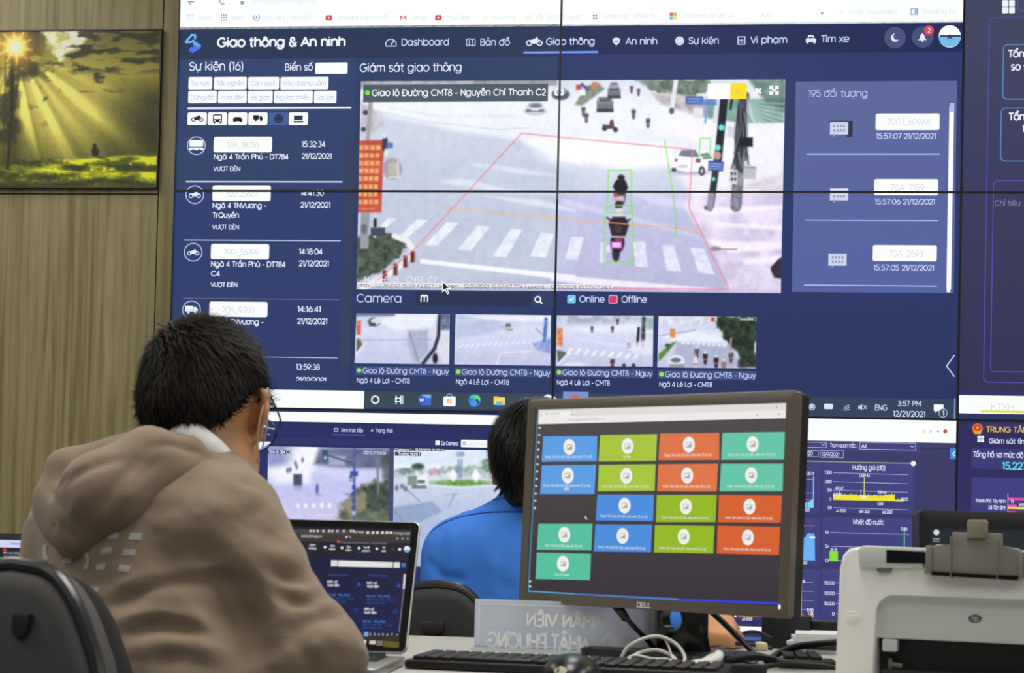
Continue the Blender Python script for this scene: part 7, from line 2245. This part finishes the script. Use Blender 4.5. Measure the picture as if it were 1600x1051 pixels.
# ------------------------------------------------------------------ the man in the hoodie
def man_hoodie():
    O = at(319, 650, 2.25)
    R = rot_axes(.04, -.22, .0)
    P = lambda x, y, z: O + R @ np.array((x, y, z))
    T = rot_axes(.30)
    hip = at(262, 1150, 2.11)
    SEAT = .46
    t = thing('person', 'man in brown hoodie seen from behind, seated at the silver laptop', 'person', (hip[0], hip[1], SEAT))
    D = lambda u, v, z: at(u, v, z)
    # body: one surface from head to hands
    sh_r, el_r, wr_r = D(360, 834, 2.11), D(484, 1030, 2.06), D(462, 1010, 2.27)
    sh_l, el_l, wr_l = D(128, 815, 2.30), D(62, 1000, 2.28), D(180, 1010, 2.30)
    wr_r = np.array((wr_r[0], wr_r[1], DZ + .045)); wr_l = np.array((wr_l[0], wr_l[1], DZ + .045))
    K = lambda k, q: ('k', k, q)
    pr = head_prims(O, R)
    pr += [K(.03, s_cap(P(0, -.020, -.05), D(296, 745, 2.22), .057, .062)), s_cap(D(296, 750, 2.22), D(262, 960, 2.16), .08, .10), s_cap(D(262, 960, 2.16), np.array((hip[0], hip[1], SEAT + .12)), .10, .10)]
    for a, b, c in ((sh_r, el_r, wr_r), (sh_l, el_l, wr_l)):
        pr += [s_cap(D(296, 790, 2.22), a, .05, .05), s_cap(a, b, .045, .038), s_cap(b, c, .038, .026)]
    for w_, e_, sd in ((wr_r, el_r, -1), (wr_l, el_l, 1)):
        d = np.array((.0 if sd < 0 else .5, .9, -.12))
        pr += hand_prims(w_ + np.array((0, 0, .0)), d, (0, 0, 1), T[:, 0] * sd, curl=.42)
    V, Q = soft(pr, .025, .0062)
    to_obj('body', V, Q, M_SKIN, t)
    # hair
    line = ((-.14, -.072), (-.10, -.068), (-.088, -.050), (-.072, -.018), (-.05, .008), (-.03, .022), (-.016, .034), (.010, .038), (.022, .010), (.036, .008), (.042, .03), (.06, .052), (.075, .062), (.12, .075))
    V, Q = hair_mesh(O, R, .007, line, rx=.073)
    st = strands(V, Q, O, R, (-.03, -.075, .098), 12000, .022, .0008, .34, 3, -.03, tuple(zip(*line)), .15)
    st2 = strands(V, Q, O, R, (-.03, -.075, .098), 5000, .010, .0007, .15, 4, -.2, tuple(zip(*line)))
    k = len(st[0])
    st3 = strands(V, Q, O, R, (-.03, -.075, .098), 1500, .026, .0010, .75, 9, .06, None, -.1)
    st2 = (st2[0] + st3[0], st2[1] + [tuple(i + len(st2[0]) for i in f) for f in st3[1]])
    st = (st[0] + st2[0], st[1] + [tuple(i + k for i in f) for f in st2[1]])
    hair_obj(V, Q, st, M_HAIR, t)
    # hoodie
    tor = [s_ell(D(248, 850, 2.20), (.165, .118, .150), T), s_ell(D(262, 960, 2.155), (.165, .122, .17), T), s_ell(D(268, 1090, 2.11), (.165, .13, .16), T),
           s_cap(D(288, 815, 2.21), D(278, 850, 2.2), .064, .09),
           s_cap(D(354, 832, 2.115), D(318, 820, 2.19), .055, .056), s_cap(D(132, 815, 2.28), D(270, 790, 2.22), .056, .062),
           K(.05, s_cap(sh_r, el_r, .058, .061)), K(.03, s_cap(el_r, wr_r + (el_r - wr_r) * .12, .061, .044)),
           K(.05, s_cap(sh_l, el_l, .062, .056)), K(.03, s_cap(el_l, wr_l + (el_l - wr_l) * .12, .056, .042))]
    V, Q = soft(tor, .05, .0065)
    fl = [(((396, 738), (374, 772), (354, 818), (343, 872)), -.0022, .0045),
          (((338, 880), (352, 930), (380, 975), (404, 1045)), -.030, .024),
          (((310, 900), (330, 960), (340, 1045)), .008, .026),
          (((505, 893), (478, 905), (446, 900), (410, 880)), -.011, .012), (((512, 926), (488, 938), (452, 934), (420, 915)), -.010, .011),
          (((540, 965), (506, 960), (470, 975), (440, 1010)), -.011, .013), (((470, 858), (440, 872), (400, 862)), .004, .014), (((508, 908), (480, 922), (440, 918)), .005, .010), (((530, 945), (500, 946), (460, 955)), .005, .010),
          (((150, 952), (205, 928), (262, 908), (340, 902)), -.013, .012), (((160, 935), (215, 912), (270, 896), (335, 892)), .006, .012), (((176, 972), (230, 958), (300, 962)), .006, .010), (((186, 992), (250, 976), (300, 984), (340, 1000)), -.009, .010),
          (((200, 1016), (250, 1006), (290, 1012)), .004, .010), (((230, 1034), (280, 1026), (330, 1040)), -.008, .012), (((300, 930), (340, 960), (352, 1000)), -.006, .012),
          (((455, 800), (425, 810), (390, 840), (370, 880)), .003, .016), (((430, 780), (400, 800), (375, 840)), -.003, .010), (((400, 890), (430, 930), (440, 980)), .005, .018), (((375, 890), (400, 930), (412, 975)), -.004, .012),
          (((460, 1000), (480, 1030), (500, 1050)), -.005, .010), (((520, 985), (500, 1010), (490, 1045)), .004, .010),
          (((235, 880), (290, 870), (335, 850)), -.003, .016), (((340, 760), (300, 800), (250, 850)), .003, .03), (((60, 840), (80, 868), (110, 880)), -.004, .010), (((130, 885), (150, 905), (190, 915)), -.004, .012)]
    V = folds(V, Q, fl)
    N_ = vnormals(V, Q)
    V = V + N_ * (((fbm(V[:, 0] * 16 + V[:, 1] * 7, V[:, 2] * 22 + V[:, 1] * 9, 3, 5) - .5) * .012)[:, None])
    hd = to_obj('hoodie', V, Q, M_HOOD, t)
    bvh = BVHTree.FromPolygons([tuple(p) for p in V], [tuple(q) for q in Q])
    # hood hanging down the back
    hp = [s_cap(D(118, 815, 2.115), D(160, 770, 2.085), .036, .046), s_cap(D(160, 770, 2.085), D(235, 715, 2.115), .046, .036), s_cap(D(235, 718, 2.115), D(292, 714, 2.13), .034, .018),
          K(.03, s_cap(D(98, 728, 2.15), D(200, 706, 2.16), .018, .026)), K(.025, s_cap(D(78, 770, 2.13), D(104, 730, 2.14), .018, .018)), K(.03, s_cap(D(85, 800, 2.12), D(122, 836, 2.085), .022, .020)), K(.03, s_cap(D(122, 836, 2.085), D(190, 780, 2.075), .018, .020)), K(.03, s_cap(D(190, 780, 2.075), D(296, 736, 2.11), .020, .010)),
          K(.02, s_cap(D(222, 698, 2.19), D(246, 688, 2.165), .013, .015)), K(.02, s_cap(D(246, 689, 2.165), D(296, 704, 2.135), .015, .013)), K(.02, s_cap(D(296, 704, 2.135), D(338, 738, 2.14), .013, .011)), K(.02, s_cap(D(338, 730, 2.14), D(372, 762, 2.17), .012, .010))]
    V, Q = soft(hp, .028, .005)
    V = folds(V, Q, [(((212, 722), (190, 745), (170, 775), (158, 798)), -.008, .008), (((200, 716), (160, 722), (120, 740), (100, 760)), -.006, .008), (((81, 765), (86, 782), (94, 792)), -.007, .005), (((232, 700), (270, 694), (330, 714)), -.005, .006),
                          (((236, 730), (210, 755), (190, 785)), .005, .010), (((140, 760), (120, 790), (112, 815)), .004, .010), (((250, 715), (222, 742), (196, 770)), -.004, .006), (((104, 742), (96, 752), (90, 764)), -.004, .006), (((96, 812), (104, 830), (118, 842)), -.004, .006), (((82, 818), (84, 822), (88, 826)), -.003, .005)])
    to_obj('hood', V, Q, M_HOOD, hd)
    # faded print on the back
    M_PR = mat('faded_print', (178, 176, 172), .8)
    sq = [((168, 833), (186, 831), (184, 842), (168, 842)), ((203, 832), (223, 832), (221, 844), (201, 843)), ((160, 856), (176, 854), (174, 865), (157, 866)), ((194, 857), (213, 858), (211, 868), (191, 868)),
          ((152, 881), (167, 879), (164, 890), (150, 891)), ((187, 882), (205, 884), (202, 894), (184, 892)), ((98, 873), (113, 870), (112, 879), (98, 881)), ((135, 917), (156, 917), (154, 925), (137, 924)), ((136, 848), (150, 842), (152, 846), (140, 852)),
          ((68, 850), (75, 849), (72, 862), (67, 863)), ((67, 863), (72, 862), (76, 874), (70, 876)), ((131, 864), (138, 862), (141, 874), (135, 874)), ((135, 874), (141, 874), (138, 888), (131, 890))]
    for q in sq:
        n = 5
        vs = []
        for j in range(n + 1):
            for i in range(n + 1):
                x, y = i / n, j / n
                u = (1 - x) * (1 - y) * q[0][0] + x * (1 - y) * q[1][0] + x * y * q[2][0] + (1 - x) * y * q[3][0]
                v = (1 - x) * (1 - y) * q[0][1] + x * (1 - y) * q[1][1] + x * y * q[2][1] + (1 - x) * y * q[3][1]
                h = hit(bvh, u, v)
                if h is None:
                    break
                vs.append(h[0] + h[1] * .0007)
        if len(vs) == (n + 1) ** 2:
            MB().add(vs, [(j * (n + 1) + i, j * (n + 1) + i + 1, (j + 1) * (n + 1) + i + 1, (j + 1) * (n + 1) + i) for j in range(n) for i in range(n)]).obj('print_mark', M_PR, hd)
    # white shirt collar
    cp = spline([D(228, 678, 2.215), D(240, 667, 2.185), D(262, 664, 2.158), D(290, 669, 2.142), D(318, 687, 2.142), D(346, 712, 2.160), D(366, 742, 2.215), D(352, 765, 2.29), D(300, 770, 2.34), D(248, 730, 2.31), D(228, 678, 2.215)], 8)
    cb = MB()
    vs, fs = [], []
    for i, p in enumerate(cp):
        d = cp[min(i + 1, len(cp) - 1)] - cp[max(i - 1, 0)]
        d /= np.linalg.norm(d)
        c0 = D(300, 720, 2.235)
        o_ = p - c0
        o_ -= d * (o_ @ d)
        o_ /= np.linalg.norm(o_)
        ht = np.cross(d, o_)
        if ht[2] < 0:
            ht = -ht
        for a, b in ((.005, -.020), (.008, .0), (.004, .013), (-.002, .013), (-.003, -.020)):
            vs.append(p + o_ * a + ht * b)
    m = len(cp)
    for i in range(m - 1):
        fs += [(i * 5 + j, i * 5 + (j + 1) % 5, (i + 1) * 5 + (j + 1) % 5, (i + 1) * 5 + j) for j in range(5)]
    cb.add(vs, fs)
    cb.obj('shirt_collar', M_TEE, t, True)
    # glasses
    M_GF = mat('glasses_frame', (20, 19, 20), .3)
    g = MB()
    for s in (-1, 1):
        g.tube(spline([P(s * .080, -.034, .010), P(s * .087, -.010, .030), P(s * .084, .02, .030), P(s * .077, .085, .024), P(s * .070, .112, .018)], 5), .0015, 6)
        g.tube([P(s * (.036 + .030 * math.cos(a)), .116 - .006 * abs(math.cos(a)), 0.008 + .024 * math.sin(a)) for a in np.linspace(0, 2 * math.pi, 25)], .0011, 6, cap=False)
    g.tube(spline([P(-.008, .118, .014), P(0, .121, .019), P(.008, .118, .014)], 4), .0012, 6)
    gl = g.obj('glasses', M_GF, t)
    lm, lt, lp = nt_mat('spectacle_lens')
    lp.inputs['Base Color'].default_value = (.9, .94, 1, 1)
    lp.inputs['Roughness'].default_value = .03
    lp.inputs['Transmission Weight'].default_value = 1.0
    lp.inputs['IOR'].default_value = 1.12
    lens = MB()
    for s in (-1, 1):
        lens = MB()
        for dy in (.0, .0016):
            lens.add([P(s * (.036 + .0295 * math.cos(a)), .1155 + dy - .006 * abs(math.cos(a)), 0.008 + .0235 * math.sin(a)) for a in np.linspace(0, 2 * math.pi, 24, endpoint=False)], [tuple(range(24)) if dy else tuple(range(24))[::-1]])
        lens.f += [(i, (i + 1) % 24, 24 + (i + 1) % 24, 24 + i) for i in range(24)]
        lens.obj('lens', lm, gl, False)
    # face mask
    M_MASK = mat('mask_fabric', (196, 206, 214), .8)
    V, Q = soft([s_ell(P(0, .052, -.052), (.060, .073, .062), R), s_cap(P(0, .11, -.02), P(0, .112, -.06), .018, .016)], .03, .005, lambda X, d: np.maximum(d, .070 - ((X - O) @ R)[..., 1] + .25 * np.abs(((X - O) @ R)[..., 0]) * 0))
    mk = to_obj('face_mask', V, Q, M_MASK, t)
    for s in (-1, 1):
        e = MB().tube(spline([P(s * .058, .074, -.085), P(s * .070, .03, -.055), P(s * .0795, -.012, -.034), P(s * .0850, -.026, -.008), P(s * .0885, -.022, .020), P(s * .0845, -.004, .038), P(s * .080, .018, .022), P(s * .072, .045, -.005), P(s * .060, .074, -.022)], 6), .0012, 6)
        e.obj('ear_loop', mat('mask_elastic', (214, 208, 196), .7) if s < 0 else bpy.data.materials['mask_elastic'], mk)
    legs(t, hip, T[:, 1], T[:, 0], SEAT)


man_hoodie()


# ------------------------------------------------------------------ the man in the blue shirt
def man_blue():
    O = at(838, 732, 3.32)
    R = rot_axes(-.06, -.10, .0)
    P = lambda x, y, z: O + R @ np.array((x, y, z))
    T = rot_axes(-.04)
    D = at
    hip = at(835, 1130, 3.29)
    SEAT = .45
    t = thing('person', 'man in bright blue shirt with black hair, seated facing the video wall', 'person', (hip[0], hip[1], SEAT))
    K = lambda k, q: ('k', k, q)
    sh_l, el_l = D(716, 868, 3.32), D(690, 1010, 3.27)
    sh_r, el_r = D(962, 872, 3.32), D(1010, 1005, 3.20)
    wr_r = D(1064, 988, 2.90)
    wr_r = np.array((wr_r[0], wr_r[1], DZ + .036))
    wr_l = el_l + np.array((.10, .22, .02))
    pr = head_prims(O, R)
    pr += [K(.03, s_cap(P(0, -.018, -.05), D(838, 820, 3.32), .056, .060)), s_cap(D(838, 830, 3.32), D(838, 1000, 3.31), .08, .10), s_cap(D(838, 1000, 3.31), np.array((hip[0], hip[1], SEAT + .12)), .10, .10)]
    for a, b, c in ((sh_r, el_r, wr_r), (sh_l, el_l, wr_l)):
        pr += [s_cap(D(838, 850, 3.32), a, .05, .05), s_cap(a, b, .044, .036), s_cap(b, c, .036, .025)]
    hpz = hand_prims(wr_r, (.97, -.05, -.06), (-.1, -.45, .88), (0, -1, -.2), L=.158, curl=.95, spread=.02, thumb_in=.9)
    pr += hpz
    pr += hand_prims(wr_l, (.3, .9, -.1), (0, 0, 1), (1, 0, 0), curl=.5)
    V, Q = soft(pr, .025, .0058, lambda X, d: np.maximum(d, np.where((X[..., 0] > wr_r[0] - .03) & (X[..., 1] < wr_r[1] + .16) & (X[..., 2] > DZ - .06), DZ + .0015 - X[..., 2], -1).astype(np.float32)))
    to_obj('body', V, Q, M_SKIN, t)
    line = ((-.14, -.088), (-.07, -.084), (-.04, -.066), (-.015, -.03), (.02, -.02), (.036, -.012), (.045, .02), (.07, .045), (.12, .06))
    V, Q = hair_mesh(O, R, .016, line)
    st = strands(V, Q, O, R, (0, -.05, .12), 7000, .036, .0011, .10, 6, -.2, tuple(zip(*line)))
    hair_obj(V, Q, st, M_HAIR2, t)
    tor = [s_ell(D(838, 905, 3.32), (.178, .112, .165), T), s_ell(D(838, 1010, 3.31), (.170, .12, .17), T), s_ell(D(838, 1100, 3.30), (.168, .125, .13), T),
           s_cap(D(838, 815, 3.32), D(722, 868, 3.32), .064, .062), s_cap(D(838, 815, 3.32), D(956, 870, 3.32), .064, .062), K(.02, s_cap(D(838, 812, 3.32), D(838, 782, 3.315), .074, .068)),
           K(.05, s_cap(sh_l, el_l, .064, .056)), K(.05, s_cap(sh_r, el_r, .064, .056)), K(.03, s_cap(el_r, wr_r + (el_r - wr_r) * .01, .054, .040)), K(.03, s_cap(el_l, wr_l + (el_l - wr_l) * .15, .054, .038))]
    def collar_hole(X, d):
        L = X - O
        rad = np.sqrt(((L - R[:, 1] * -.02)[..., :2] ** 2).sum(-1))
        return np.maximum(d, np.maximum(.057 - rad, -.105 - L[..., 2]) * -1 * 0 - 1) if False else d
    V, Q = soft(tor, .04, .0062)
    V = folds(V, Q, [(((658, 842), (690, 818), (730, 804), (780, 799), (838, 800)), -.0030, .0042), (((660, 838), (692, 813), (732, 799), (780, 794), (838, 795)), .002, .006), (((776, 772), (762, 778), (756, 790)), -.005, .006), (((778, 768), (800, 778), (838, 782)), -.004, .005),
                          (((690, 830), (684, 870), (690, 915)), -.004, .014), (((705, 835), (712, 870), (708, 910)), .003, .012), (((745, 830), (760, 870), (800, 900)), .0025, .018), (((672, 880), (690, 900), (720, 905)), -.004, .010), (((790, 830), (780, 870), (790, 915)), -.002, .014)], fade=False)
    sh = to_obj('shirt', V, Q, M_BLUE, t)
    bvh = BVHTree.FromPolygons([tuple(p) for p in V], [tuple(q) for q in Q])
    for nm, pts, r_ in (('yoke_seam', ((660, 843), (690, 819), (730, 805), (780, 799), (838, 799), (880, 800)), .0013), ('collar_edge', ((770, 781), (790, 778), (815, 780), (850, 783), (885, 779)), .0016)):
        sp = [hit(bvh, p[0], p[1]) for p in spline([(u, v, 0) for u, v in pts], 6)]
        sp = [h[0] + h[1] * .0004 for h in sp if h is not None]
        if len(sp) > 3:
            MB().tube(sp, r_, 6).obj(nm, mat('blue_seam', (40, 84, 170), .8), sh)
    legs(t, hip, T[:, 1], T[:, 0], SEAT)


man_blue()
